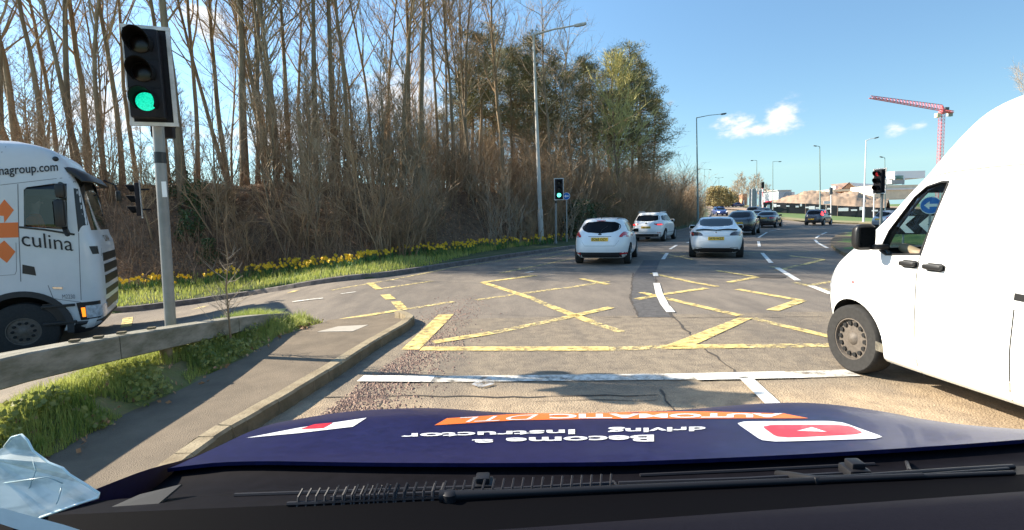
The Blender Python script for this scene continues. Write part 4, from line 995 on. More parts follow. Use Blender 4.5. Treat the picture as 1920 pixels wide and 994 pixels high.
def scale_poly(poly, k):
    cy = sum(p[0] for p in poly) / len(poly); cz = sum(p[1] for p in poly) / len(poly); return [(cy + (p[0] - cy) * k, cz + (p[1] - cz) * k) for p in poly]
mb = MB(); outer = scale_poly(WIN, 1.05)   # rubber seal round the window
for i in range(len(WIN)):
    a, b, c2, d = WIN[i], WIN[(i + 1) % len(WIN)], outer[(i + 1) % len(WIN)], outer[i]
    F = vS(-1); vs = [F(*a, .006), F(*b, .006), F(*c2, .006), F(*d, .006), F(*a, -.02), F(*b, -.02), F(*c2, -.012), F(*d, -.012)]
    mb.add(vs, [(0, 1, 2, 3), (4, 7, 6, 5), (0, 4, 5, 1), (3, 2, 6, 7)])
mb.build('window_seal', 'trim_black', van)
def vseam(name, pts, w=.010, m='trim_black', out=.0015):
    mb = MB(); F = vS(-1); P = [vpx(*p) for p in pts]
    for (a, b) in zip(P[:-1], P[1:]):
        a, b = Vector(a), Vector(b); n = max(1, int((b - a).length / .06)); d = (b - a).normalized(); nn_ = Vector((-d.y, d.x)) * w / 2
        for i in range(n):
            p, q = a.lerp(b, i / n), a.lerp(b, (i + 1) / n)
            vs = [F(*(p - nn_), out), F(*(q - nn_), out), F(*(q + nn_), out), F(*(p + nn_), out)]; vs += [F(*(p - nn_), -.02), F(*(q - nn_), -.02), F(*(q + nn_), -.02), F(*(p + nn_), -.02)]
            mb.add(vs, [(0, 1, 2, 3), (4, 7, 6, 5), (0, 4, 5, 1), (3, 2, 6, 7)])
    return mb.build(name, m, van)
vseam('door_seam', [(1757, 345), (1735, 430), (1722, 490), (1717, 600), (1718, 700), (1722, 705)], .007)
vseam('door_seam', [(1905, 580), (1896, 660), (1892, 752)], .008)
vseam('slide_rail', [(1905, 556), (1925, 560)], .05)
MT['van_crease'] = mat('van_crease', (.45, .42, .36), .5)
vseam('crease_line', [(1660, 648), (1703, 663), (1722, 668), (1800, 690), (1890, 716), (1925, 726)], .012, 'van_crease')
vseam('crease_line', [(1640, 510), (1722, 522), (1840, 537), (1925, 550)], .004, 'van_crease')
vseam('roof_gutter', [(1702, 334), (1760, 321), (1840, 311), (1925, 304)], .014, 'van_crease', .008)
vseam('roof_gutter', [(1706, 341), (1760, 328), (1840, 318), (1925, 311)], .008, 'van_crease', .006)
MT['grime'] = mat('grime', (.56, .51, .40), .7, transp=(3, .56, .30))
gp = [vpx(*p) for p in ((1702, 605), (1717, 605), (1719, 698), (1703, 690))]
mb = MB(); panel(mb, gp, vS(-1), .002, .01, 4, 3); mb.build('patched_panel', mat('patch_tan', (.50, .45, .36), .6, var=.12, vscale=6), van)
gp = [(a_, max(b_, .30)) for a_, b_ in [vpx(*p) for p in ((1636, 700), (1640, 640), (1720, 672), (1905, 722), (1905, 795), (1720, 722))]]
mb = MB(); panel(mb, gp, vS(-1), .0012, .01, 8, 20); mb.build('road_grime', 'grime', van)
for (pts, nm) in ((((1695, 493), (1717, 496)), 'door_handle'), (((1740, 499), (1768, 503)), 'door_handle')):
    a, b = vpx(*pts[0]), vpx(*pts[1]); cy, cz = (a[0] + b[0]) / 2, (a[1] + b[1]) / 2; mb = MB()
    mb.box((-(vsh.side(cy, cz) + .022), cy, cz), (.045, abs(a[0] - b[0]) + .03, .042), bev=.015)
    panel(mb, rnd_poly([(cy - .09, cz - .035), (cy + .09, cz - .035), (cy + .09, cz + .03), (cy - .09, cz + .03)], .2, 1), vS(-1), .004, .01, 4, 6)
    mb.build(nm, 'trim_black', van, smooth=40)
# bumper, mirror, repeater
mb = MB()
for z0, z1 in ((.22, .62),):
    pts = []
    F0 = lambda u, v, o=0: None
N_ = 40; vs = []; fs = []
rows_ = [(.22, .002), (.30, .003), (.45, .005), (.60, .005), (.78, .004), (.93, .002)]
for (z, o) in rows_:
    yr, yf, w = interp(vsh.tab, z)
    for i in range(N_ + 1):
        e = 5.5; a0 = math.asin(min(.98, ((VFW + .42) / (yf + o)) ** (e / 2))); a = a0 + (math.pi - 2 * a0) * i / N_; cx_, sy_ = math.cos(a), math.sin(a)
        vs.append(((w + o) * math.copysign(abs(cx_) ** (2 / e), cx_), (yf + o) * abs(sy_) ** (2 / e), z))
for j in range(len(rows_) - 1):
    for i in range(N_): fs.append((j * (N_ + 1) + i, j * (N_ + 1) + i + 1, (j + 1) * (N_ + 1) + i + 1, (j + 1) * (N_ + 1) + i))
MT['bumper_grey'] = mat('bumper_grey', (.11, .11, .115), .6, var=.15, vscale=20)
mb = MB(); mb.add(vs, fs); mb.build('bumper', 'bumper_grey', van, smooth=40)
def vmirror(s):
    mb = MB(); y, z = vpx(1617, 445, -VHW - .18); x0 = VHW + .155
    bm = bmesh.new(); bmesh.ops.create_uvsphere(bm, u_segments=20, v_segments=14, radius=1)
    for q in bm.verts:
        c = q.co; f = lambda t: math.copysign(abs(t) ** .55, t)
        q.co = Vector((f(c.x) * .10, f(c.y) * .07 * (1 if c.y > 0 else .35), f(c.z) * .118))
    bm.verts.index_update(); mb.add([Vector((s * x0, y, z)) + q.co for q in bm.verts], [[q.index for q in f.verts] for f in bm.faces]); bm.free()
    mb.box((s * (VHW + .03), y - .02, z - .09), (.16, .08, .05), bev=.02)
    o = mb.build('mirror', 'trim_black', van, smooth=50)
    g = MB(); g.box((s * x0, y - .028, z), (.155, .006, .18), bev=.002); g.build('mirror_glass', 'dark_glass', o)
for s in (-1, 1): vmirror(s)
y, z = vpx(1597, 529); mb = MB(); mb.lathe([(.012, 0), (.009, -.006), (.002, -.007)], 'x', 14, (-(vsh.side(y, z) + .001), y, z)); mb.build('side_repeater', 'tail_red', van)
for s in (-1, 1):
    mb = MB(); panel(mb, [(s * .52, .78), (s * .84, .78), (s * .86, .98), (s * .55, .94)], lambda u, v, o=0: (u, vsh.front(u, v) + o, v), .008, .03, 5, 8); mb.build('headlight', 'lamp_clear', van)
mb = MB(); panel(mb, [(-.5, .80), (.5, .80), (.5, .93), (-.5, .93)], lambda u, v, o=0: (u, vsh.front(u, v) + o, v), .006, .03, 3, 10); mb.build('grille', 'trim_black', van)
mb = MB()
for sx in (-.42, .42):
    mb.box((sx, .35, 1.0), (.48, .12, .62), bev=.04, M=Matrix.Rotation(R_(-8), 4, 'X')); mb.box((sx, .60, .68), (.48, .5, .14), bev=.04); mb.box((sx, .29, 1.42), (.25, .10, .18), bev=.04)
mb.build('seat', 'jacket', van, smooth=40); mb = MB(); mb.box((0, 1.42, 1.02), (1.7, .34, .22), bev=.06); mb.build('dashboard', 'dark_plastic', van, smooth=40)
hp = vpx(1672, 462, -VHW + .12)
pp = person('person', 'passenger in a dark jacket resting a hand by the van side window', (0, 0, 0), 0, 'jacket', arm_to=((-.30, .26, .26), (-.33, .58, .40), (-.33, .74, .44)))
pp.matrix_world = Matrix.Translation(vo) @ Matrix.Rotation(va, 4, 'Z') @ Matrix.Translation((-.44, hp[0] - .76, hp[1] - .44)) ; 

# ------------------------------------------------------------------ the lorry on the slip road
LYAW = 31.0; la = R_(LYAW); lf = Vector((math.cos(la), math.sin(la), 0)); lr = Vector((math.sin(la), -math.cos(la), 0))
LHW = 1.22; lc = at(197, 600, 9.75); lc.z = -.67
lo_ = lc - lr * LHW                      # origin: middle of the front face, on the ground
lmat = Matrix(((lr.x, lf.x, 0, lo_.x), (lr.y, lf.y, 0, lo_.y), (0, 0, 1, lo_.z), (0, 0, 0, 1)))
lorry = empty('lorry', (0, 0, 0), 0, 'white articulated lorry with orange arrows and black lettering, on the slip road behind the barrier', 'lorry'); lorry.matrix_world = lmat
linv = lmat.inverted()
def lpx(x, y, xp=LHW):
    o = linv @ Vector((0, 0, CAM_H)); d = linv.to_3x3() @ ray(x, y); t = (xp - o.x) / d.x; p = o + d * t; return (p.y, p.z)
def zt(x, y): return lpx(x, y)[1]
zr = lpx(100, 263)[1]; zb = lpx(140, 690)[1]
LT = [(.30, -2.25, -.16, 1.12), (.42, -2.3, -.05, 1.19), (.70, -2.3, .0, 1.215), (1.0, -2.3, .02, 1.22), (1.6, -2.3, .02, 1.22), (1.95, -2.3, .0, 1.22), (2.05, -2.3, -.06, 1.22), (2.9, -2.3, -.18, 1.21), (3.02, -2.3, -.20, 1.205), (3.2, -2.3, -.27, 1.19), (3.45, -2.3, -.37, 1.165), (3.62, -2.3, -.50, 1.12), (3.72, -2.3, -.70, 1.05), (3.78, -2.25, -1.0, .95)]
kz = zr / 3.80; LT = [(a * kz, b, c_, d) for a, b, c_, d in LT]
lsh = Shell(LT, 14, 8, -1.1, 2, .06)
lb = lsh.mesh(112).build('cab', ['lorry_white', 'underbody', 'dark_plastic'], lorry, recalc=True)
lcut = lambda mb: mb.build('cut', ['lorry_white', 'underbody', 'dark_plastic'], recalc=True)
LS = lambda s: (lambda u, v, o=0: (s * (lsh.side(u, v) + o), u, v)); LF = lambda u, v, o=0: (u, lsh.front(u, v) + o, v)
ins = Shell([(1.45, -1.9, -.16, 1.10), (2.0, -1.9, -.18, 1.10), (2.85, -1.9, -.32, 1.10)], 14, 9, -1.1, 0, .01); im = ins.mesh(48); im.m = [2] * len(im.m)
for i_, v_ in enumerate(im.v): pass
boolean(lb, lcut(im))
LW = [lpx(*p) for p in ((45, 425), (127, 431), (124, 344), (101, 344), (50, 351), (44, 356))]
mb = MB(); mb.prism(LW, lambda y, z: (-1.5, y, z), lambda y, z: (1.5, y, z), mi=2); boolean(lb, lcut(mb))
zw0, zw1 = lpx(165, 432)[1], lpx(140, 330)[1]
LWS = [(-1.02, zw0), (1.02, zw0), (1.0, zw1), (-1.0, zw1)]
mb = MB(); mb.prism(LWS, lambda x, z: (x, -.6, z), lambda x, z: (x, .6, z), mi=2); boolean(lb, lcut(mb))
# wheel arch
wy, wz = lpx(46, 621, LHW - .08); WRL = .51
mb = MB(); mb.lathe([(.64, -.4), (.64, .4)], 'x', 44, (LHW - .15, wy, wz + .02), mi=1); boolean(lb, lcut(mb)); mb = MB(); mb.lathe([(.64, -.4), (.64, .4)], 'x', 44, (-LHW + .15, wy, wz + .02), mi=1); boolean(lb, lcut(mb))
lb.data.shade_smooth(); lb.data.set_sharp_from_angle(angle=R_(30))
for s in (-1, 1):
    w_ = wheel_parts(lorry, s * (LHW - .17), wy, WRL, .31, s, 'rim_steel', hub='lorry', rim_r=.50, spokes=10); w_.location.z = wz
mb = MB(); panel(mb, LW, LS(1), -.01, .006, 8, 8); mb.build('door_window', 'lorry_glass', lorry)
mb = MB(); panel(mb, LW, LS(-1), -.01, .006, 8, 8); mb.build('door_window', 'lorry_glass', lorry)
mb = MB(); panel(mb, LWS, LF, -.01, .006, 8, 16); mb.build('windscreen', 'lorry_glass', lorry)
# dark corner strips between screen and door
for s in (1, -1):
    pts = [lpx(*p) for p in ((133, 326), (144, 327), (164, 432), (146, 436))]
    mb = MB(); panel(mb, [(p[0], p[1]) for p in pts], LS(s), .004, .03, 8, 4); mb.build('corner_trim', 'trim_black', lorry)
zv = lpx(140, 322)[1]
mb = MB(); vs = []; fs = []
for i in range(21):
    x = -1.10 + 2.20 * i / 20; yb = lsh.front(x, zv)
    for (dy, dz) in ((.02, .10), (.20, -.02), (.30, -.16), (.28, -.17), (.16, -.05), (.0, .05)): vs.append((x, yb + dy - .12 * (abs(x) / 1.18) ** 6, zv + dz))
for i in range(20):
    for k in range(6): fs.append((i * 6 + k, i * 6 + (k + 1) % 6, i * 6 + 6 + (k + 1) % 6, i * 6 + 6 + k))
fs += [tuple(range(6)), tuple(range(125, 119, -1))]
mb.add(vs, fs); mb.build('sun_visor', 'trim_black', lorry, smooth=40, recalc=True)
# mirrors on their arm
for s in (1, -1):
    a = lpx(113, 358, LHW + .25); b = lpx(113, 400, LHW + .25); c_ = lpx(126, 437, LHW)
    mb = MB(); mb.box((s * (LHW + .24), a[0], a[1]), (.22, .14, .26), bev=.05); mb.box((s * (LHW + .24), b[0], b[1]), (.24, .15, .50), bev=.05)
    mb.tube([(s * (LHW - .02), a[0] - .02, a[1] + .14), (s * (LHW + .2), a[0], a[1] + .13)], .035, 8); mb.tube([(s * (LHW - .03), c_[0], c_[1] - .03), (s * (LHW + .2), b[0] + .03, b[1] - .26)], .045, 8)
    o = mb.build('mirror', 'trim_black', lorry, smooth=40); g = MB(); g.box((s * (LHW + .24), b[0] - .078, b[1]), (.19, .006, .42)); g.build('mirror_glass', 'dark_glass', o)
fm = lpx(206, 370, -.2); mb = MB(); mb.tube([(-.95, -.1, zv), (-.98, .10, zv - .1), (-.98, .14, zv - .3)], .02, 6); mb.box((-.98, .15, zv - .35), (.18, .1, .24), bev=.04); mb.build('front_mirror', 'trim_black', lorry, smooth=40)
# lower bumper, step, arch lip, lamps, grille
zb0 = .20; zb1 = lpx(150, 603)[1]; zstep = lpx(120, 563)[1]
mb = MB(); vs = []; fs = []; rows_ = [(.22, -.12), (.30, -.0), (.45, .02), (zb1 - .04, .028), (zb1, .006)]; N_ = 48; yback = wy + .66
for (z, o) in rows_:
    yr, yf, w = interp(lsh.tab, max(z, .32))
    for i in range(N_ + 1):
        a = math.pi * i / N_; cx_, sy_ = math.cos(a), math.sin(a); e = 7
        x = (w + o) * math.copysign(abs(cx_) ** (2 / e), cx_); y = -1.1 + (yf + o + 1.1) * abs(sy_) ** (2 / e); vs.append((x, max(y, yback), z))
for j in range(len(rows_) - 1):
    for i in range(N_): fs.append((j * (N_ + 1) + i, j * (N_ + 1) + i + 1, (j + 1) * (N_ + 1) + i + 1, (j + 1) * (N_ + 1) + i))
mb.add(vs, fs); mb.build('bumper', 'dark_plastic', lorry, smooth=40)
for k, (p0, p1) in enumerate((((150, 603), (165, 606)), ((168, 606), (180, 603)))):
    a, b = lpx(*p0), lpx(p1[0], p1[1]); zt_ = a[1]; 
    mb = MB(); panel(mb, [(-.62 + k * .30 + .0, .32), (-.50 + k * .30, .32), (-.42 + k * .30, .50), (-.54 + k * .30, .50)], lambda u, v, o=0: (lsh.side(u, v) + o + .03, u, v), .004, .01, 4, 3); mb.build('chevron_mark', 'white_vinyl', lorry)
for s in (1, -1):
    mb = MB(); panel(mb, [(-.36, zb1 + .02), (-.06, zb1 + .02), (-.06, zb1 + .36), (-.40, zb1 + .36)], LS(s), .012, .05, 6, 8); hl = mb.build('headlight', 'trim_black', lorry, smooth=40)
    mb = MB(); panel(mb, [(-.33, zb1 + .08), (-.28, zb1 + .08), (-.28, zb1 + .26), (-.34, zb1 + .26)], LS(s), .018, .02, 4, 4); mb.build('indicator', 'amber_lamp', hl)
    mb = MB(); panel(mb, [(-.27, zb1 + .05), (-.04, zb1 + .05), (-.04, zb1 + .29), (-.27, zb1 + .29)], LS(s), .018, .02, 4, 6); mb.build('headlamp_lens', 'lamp_clear', hl)
    mb = MB(); panel(mb, [(s * .78, zb1 + .05), (s * 1.14, zb1 + .05), (s * 1.14, zb1 + .28), (s * .80, zb1 + .28)], LF, .012, .02, 4, 8); mb.build('headlamp_lens', 'lamp_clear', hl)
    mb = MB()
    for i in range(17):
        a0 = math.pi * (i / 16); 
    vs = []; fs = []
    for i in range(29):
        a0 = R_(-10 + 200 * i / 28)
        for (r0, dx) in ((.62, .0), (.62, .035), (.72, .035), (.72, .0)): vs.append((s * (LHW - .01 + dx), wy + r0 * math.cos(a0), wz + .02 + r0 * math.sin(a0)))
    for i in range(28):
        for k in range(4): fs.append((i * 4 + k, i * 4 + (k + 1) % 4, i * 4 + 4 + (k + 1) % 4, i * 4 + 4 + k))
    mb.add(vs, fs); mb.build('wheel_arch', 'dark_plastic', lorry, smooth=40, recalc=True)
    st0, st1 = lpx(95, 575), lpx(140, 600)
    mb = MB()
    for zz in (.48, .80): mb.box((s * (LHW - .02), -.66, zz), (.10, .48, .05), bev=.012)
    mb.box((s * (LHW - .06), -.66, .64), (.06, .46, .42)); mb.build('step', 'trim_black', lorry)
yf0 = lambda z: z
for k, (z0, z1) in enumerate(((2.0, 1.86), (1.72, 1.56), (1.50, 1.34), (1.28, 1.12), (1.02, .9), (.8, .62))):
    z0 *= kz; z1 *= kz; mb = MB(); panel(mb, [(-.84, z1), (.84, z1), (.84, z0), (-.84, z0)], LF, .006, .03, 3, 16)
    if k: mb.build('grille_slot', 'trim_black', lorry)
pts = [lpx(*p) for p in ((173, 462), (183, 470), (187, 492), (176, 486))]
mb = MB(); panel(mb, [(-.10, pts[0][1] - .16), (.0, pts[0][1] - .20), (.0, pts[0][1]), (-.14, pts[0][1])], LS(1), .006, .02, 4, 4); mb.build('air_intake', 'trim_black', lorry)
mb = MB(); text_on(mb, 'SCANIA', lambda u, v: LF(-u, v, .012), -.32, .32, 2.0 * kz - .07, 2.0 * kz + .06, bold=.02); mb.build('lettering', 'chrome', lorry)
def lseam(name, pts, w=.012, m='trim_black', out=.002, parent=None):
    mb = MB(); F = LS(1); P = [Vector(lpx(*p)) for p in pts]
    for a, b in zip(P[:-1], P[1:]):
        n = max(1, int((b - a).length / .1)); d = (b - a).normalized(); q_ = Vector((-d.y, d.x)) * w / 2
        for i in range(n):
            p, q = a.lerp(b, i / n), a.lerp(b, (i + 1) / n); vs = [F(*(p - q_), out), F(*(q - q_), out), F(*(q + q_), out), F(*(p + q_), out), F(*(p - q_), -.02), F(*(q - q_), -.02), F(*(q + q_), -.02), F(*(p + q_), -.02)]
            mb.add(vs, [(0, 1, 2, 3), (4, 7, 6, 5), (0, 4, 5, 1), (3, 2, 6, 7)])
    return mb.build(name, m, lorry)
MT['lseam'] = mat('lorry_seam', (.16, .16, .17), .6)
lseam('door_seam', [(33, 345), (35, 430), (39, 528)], .012, 'lseam'); lseam('door_seam', [(147, 437), (151, 540), (152, 563)], .010, 'lseam'); lseam('door_seam', [(0, 347), (60, 340), (128, 332)], .010, 'lseam')
lseam('window_sill', [(36, 426), (85, 431), (140, 440)], .035, 'trim_black', .008); lseam('panel_line', [(0, 517), (28, 515), (31, 508), (30, 455)], .007, 'lseam'); lseam('panel_line', [(90, 535), (100, 560), (152, 567)], .010, 'lseam')
lseam('panel_line', [(0, 285), (12, 262)], .012, 'lseam')
a = [lpx(*p) for p in ((42, 496), (64, 498), (68, 517), (42, 516))]; mb = MB(); panel(mb, a, LS(1), .004, .02, 4, 4); mb.build('vent', 'trim_black', lorry)
a = [lpx(*p) for p in ((98, 538), (118, 538), (117, 542), (101, 543))]; mb = MB(); panel(mb, a, LS(1), .02, .03, 3, 5); mb.build('door_handle', 'chrome', lorry)
p0, p1 = lpx(-46, 326), lpx(108, 313); h_ = lpx(60, 313)[1] - lpx(60, 328)[1]
def TL(p0, p1):
    return lambda u, v: (lsh.side(p0[0] + (p1[0] - p0[0]) * u, p0[1] + (p1[1] - p0[1]) * u + v) + .014, p0[0] + (p1[0] - p0[0]) * u, p0[1] + (p1[1] - p0[1]) * u + v)
p0, p1 = lpx(-33, 331), lpx(108, 320); mb = MB(); text_on(mb, 'culinagroup.com', TL(p0, p1), 0, 1, -.05, .16, bold=.012); mb.build('lettering', 'ink', lorry)
p0, p1 = lpx(42, 463), lpx(138, 473); mb = MB(); text_on(mb, 'culina', TL(p0, p1), 0, 1, .02, .29, bold=.0); mb.build('lettering', 'ink', lorry)
p0, p1 = lpx(117, 557), lpx(141, 557); mb = MB(); text_on(mb, 'M2230', TL(p0, p1), 0, 1, -.03, .05); mb.build('lettering', 'lseam', lorry)
AR = [[(-6, 392), (8, 374), (26, 394), (8, 418), (7, 405), (-6, 404)], [(-60, 420), (34, 417), (35, 445), (-60, 448)], [(-6, 462), (8, 451), (29, 472), (13, 493), (-6, 478)]]
mb = MB()
for pl in AR:
    P = [lpx(*p) for p in pl]; F = LS(1); mb.prism(P, lambda u, v: F(u, v, .005), lambda u, v: F(u, v, -.005))
mb.build('arrow_emblem', 'orange_vinyl', lorry)
p = lpx(102, 297); mb = MB(); mb.lathe([(.04, -.02), (.045, .03), (.02, .05), (.002, .05)], 'x', 14, (lsh.side(*p), p[0], p[1])); mb.tube([(lsh.side(*p) + .04, p[0], p[1]), (lsh.side(p[0], p[1] + .16) + .05, p[0] - .02, p[1] + .2)], .008, 5); mb.build('aerial', 'trim_black', lorry)
# chassis, coupling and the front of the trailer
mb = MB(); mb.box((0, -3.9, .85), (.8, 3.4, .28)); mb.box((.85, -3.2, .62), (.5, 1.2, .6), bev=.06); mb.build('chassis', 'underbody', lorry)
mb = MB(); mb.grid(lambda u, v: (-1.0 + 2.0 * u, -2.28 - .75 * v, 3.72 * kz + .05 + .28 * math.sin(v * 1.4)), 6, 8); mb.build('air_deflector', 'lorry_white', lorry, smooth=True)
mb = MB(); mb.box((0, -8.0, 2.55), (2.5, 9.6, 2.7), bev=.05); mb.build('trailer_box', 'lorry_white', lorry)
for s in (-1, 1):
    w_ = wheel_parts(lorry, s * (LHW - .2), wy - 3.7, WRL, .33, s, 'rim_steel', hub='lorry', rim_r=.56, spokes=10); w_.location.z = wz
    for k in range(2):
        w_ = wheel_parts(lorry, s * (LHW - .2), -9.8 - 1.3 * k, WRL, .33, s, 'rim_steel', hub='lorry', rim_r=.56, spokes=10); w_.location.z = wz
mb = MB()
mb.box((.55, -1.3, 1.75), (.5, .14, .75), bev=.05); mb.box((.55, -1.0, 1.42), (.5, .5, .14), bev=.04); mb.build('seat', 'jacket', lorry, smooth=40)
dr = person('person', 'lorry driver in an orange hi-vis vest behind the lorry side window', (0, 0, 0), 0, 'hi_vis')
dp = lpx(58, 400, .6); dr.matrix_world = lmat @ Matrix.Translation((.62, dp[0] + .05, dp[1] - .55))
# ================================================================== street furniture and the far side
def signal(label, foot, top, zc, yaw, lit=None, board=True, H=1.12, Wd=.49, pole='pole_grey', pole_r=.057, off=(0, 0), name='traffic_light', back_head=False, group=None, cap_z=None, tilt=0.0, lensmat=None, lens_dx=0.0, pole_on=True):
    """foot: ground point; top: XY of the pole top; head centre at height zc; yaw: which way it faces (0 = towards the camera)"""
    root = empty(name, foot, 0, label, 'traffic light', group)
    F = Vector(foot); T = Vector((top[0], top[1], (cap_z or zc + H * .45))) - F
    mb = MB(); mb.tube([(0, 0, -.1), T * .5, T], [pole_r, pole_r, pole_r], 16); mb.tube([(0, 0, -.1), T * .02, T * .05], [pole_r * 1.5, pole_r * 1.5, pole_r * 1.02], 16); mb.build('pole', pole, root, smooth=40)
    if pole != 'striped':
        mb = MB(); c = T * ((zc - .9) / max(.1, T.z)); mb.tube([c, c + T.normalized() * .12], pole_r + .004, 16); mb.build('band', 'trim_black', root)
    hd = Vector(T) * ((zc - F.z) / T.z); M = Matrix.Translation(hd + Vector((off[0], off[1], 0))) @ Matrix.Rotation(-yaw, 4, 'Z') @ Matrix.Rotation(tilt, 4, 'Y')
    def ch(mb, nm, m, par=root, sm=40): o = mb.build(nm, m, par, smooth=sm); o.matrix_local = M; return o
    fy = -pole_r - .10
    mb = MB()
    if board:
        mb.box((0, fy, 0), (Wd, .018, H)); bd = ch(mb, 'backing_board', 'signal_black')
        mb = MB(); t = .038
        for (c, d) in (((0, fy - .004, H / 2 - t / 2), (Wd + .006, .034, t)), ((0, fy - .004, -H / 2 + t / 2), (Wd + .006, .034, t)), ((-Wd / 2 + t / 2, fy - .004, 0), (t, .03, H - 2 * t - .002)), ((Wd / 2 - t / 2, fy - .004, 0), (t, .03, H - 2 * t - .002))): mb.box(c, d)
        ch(mb, 'board_border', 'board_grey')
    K = H / 1.12; mb = MB(); mb.box((lens_dx, fy - .07, 0), (.33 * K, .14, .98 * K), bev=.02); mb.box((lens_dx, fy + .10, .3), (.05, .26, .05)); mb.box((lens_dx, fy + .10, -.3), (.05, .26, .05)); 
    for k in (-1, 1): mb.box((lens_dx, fy - .141, k * .158 * K), (.32 * K, .004, .012))
    hs = ch(mb, 'housing', 'signal_black')
    for k, z in enumerate((.315 * K, 0, -.315 * K)):
        mb = MB(); vs = []; fs = []; n = 28; R0 = .128 * K
        for i in range(n + 1):
            a = R_(-128) + R_(256) * i / n + math.pi / 2; L = .06 + .17 * (.5 + .5 * math.sin(a)) ** .8
            for (r, y) in ((R0, fy - .14), (R0 - .004, fy - .14 - L), (R0 - .012, fy - .14 - L), (R0 - .008, fy - .14)): vs.append((lens_dx + r * math.cos(a), y, z + r * math.sin(a)))
        for i in range(n):
            for q in range(4): fs.append((i * 4 + q, i * 4 + (q + 1) % 4, i * 4 + 4 + (q + 1) % 4, i * 4 + 4 + q))
        fs += [(0, 1, 2, 3), tuple(4 * n + q for q in (3, 2, 1, 0))]
        mb.add(vs, fs); ch(mb, 'visor', 'visor_black')
        mb = MB(); mb.lathe([(.102 * K, 0), (.098 * K, -.012), (.07 * K, -.022), (.03 * K, -.027), (.002, -.028)], 'y', 24, (lens_dx, fy - .141, z))
        on = lit == k
        ch(mb, 'lens', (lensmat or 'lens_green') if on else 'lens_off')
    if back_head:
        mb = MB(); mb.box((-.02, .22, -.12), (.22, .14, .94), bev=.02); mb.box((-.02, .10, -.45), (.1, .2, .05)); ch(mb, 'rear_housing', 'signal_black')
        for z in (.20, -.10, -.40):
            mb = MB(); mb.tube([(-.02, .29, z), (-.02, .40, z)], [.11, .10], 18, caps=False); ch(mb, 'rear_visor', 'visor_black')
    return root
def foot_at(x, y, Y, off=0):
    p = at(x, y, Y); return p
# the near signal on green
base = at(318, 608, 5.78); base.z = .0; ptop = at(297, 245, 5.80); zc = 3.22
hx = at(287, 147, 5.72)
signal('nearest traffic light, showing green, tall grey pole behind the roadside barrier', base, (at(292, 150, 5.80).x, 5.80), hx.z, R_(-20), lit=2, off=(at(285, 147, 5.72).x - at(292, 150, 5.80).x - .02, 0), H=1.04, Wd=.44, pole='pole_grey', back_head=True, lens_dx=-.025, tilt=R_(-.6), cap_z=hx.z + .2)
mb = MB(); p = at(308, 355, 5.72); mb.box(p, (.05, .006, .17)); o = mb.build('sticker', 'sign_white', None); tag(o, 'small white sticker on the tall grey traffic light pole', 'sticker')
# signal across the slip road, seen from the side
p = at(314, 560, 15.6); p.z = bank_z(p.x, p.y); h = at(284, 374, 15.6)
signal('traffic light seen side on beyond the slip road, three black visors pointing left', p, (p.x, p.y), h.z, R_(55), lit=None, off=(h.x - p.x - .12, 0), pole='galv')
# small far signal on green, with the blue arrow sign behind it
p = at(1042, 452, 26.9); p.z = bank_z(p.x, p.y); h = at(1048, 355, 26.9)
signal('small traffic light on green beside the leaning lamp post at the wood edge', p, (p.x + .05, p.y), h.z, R_(3), lit=2, off=(h.x - p.x - .05, 0), pole='pole_grey', lensmat='lens_green_far')
def round_sign(label, foot, zc, r, yaw, m, arrow=True, pole='galv', name='road_sign', flip=1):
    root = empty(name, foot, 0, label, 'road sign'); F = Vector(foot)
    mb = MB(); mb.tube([(0, 0, -.1), (0, 0, zc - F.z + r * .8)], .03, 10); mb.build('pole', pole, root)
    M = Matrix.Translation((0, 0, zc - F.z)) @ Matrix.Rotation(-yaw, 4, 'Z')
    mb = MB(); mb.lathe([(r, .0), (r, -.012), (.002, -.012)], 'y', 36, (0, -.045, 0)); o = mb.build('sign_face', m, root); o.matrix_local = M
    mb = MB(); mb.lathe([(r + .001, 0), (r + .001, -.008), (r - .02, -.008), (r - .02, 0)], 'y', 36, (0, -.0525, 0)); o2 = mb.build('sign_border', 'sign_white', root); o2.matrix_local = M
    if arrow:
        P = [(-.62, 0), (-.12, .46), (-.12, .16), (.6, .16), (.6, -.16), (-.12, -.16), (-.12, -.46)]
        mb = MB(); mb.prism([(flip * a * r, b * r) for a, b in P], lambda u, v: (u, -.0605, v), lambda u, v: (u, -.056, v)); o3 = mb.build('arrow', 'sign_white', root); o3.matrix_local = M
    return root
p = at(1063, 452, 28.2); p.z = bank_z(p.x, p.y); h = at(1061, 368, 28.2); round_sign('blue round arrow sign half hidden behind the small green traffic light', p, h.z, .20, R_(8), 'sign_blue', flip=1)
# right-hand signal above the van mirror
p = at(1652, 400, 23.4); p.z = terr(p.x, p.y) + .3; h = at(1647, 340, 23.4)
signal('traffic light above the van mirror, dim red, white rimmed board turned left', p, (p.x, p.y), h.z, R_(72), lit=0, pole='pole_grey', lensmat='lens_red', off=(-.05, -.05), Wd=.60, H=1.14)
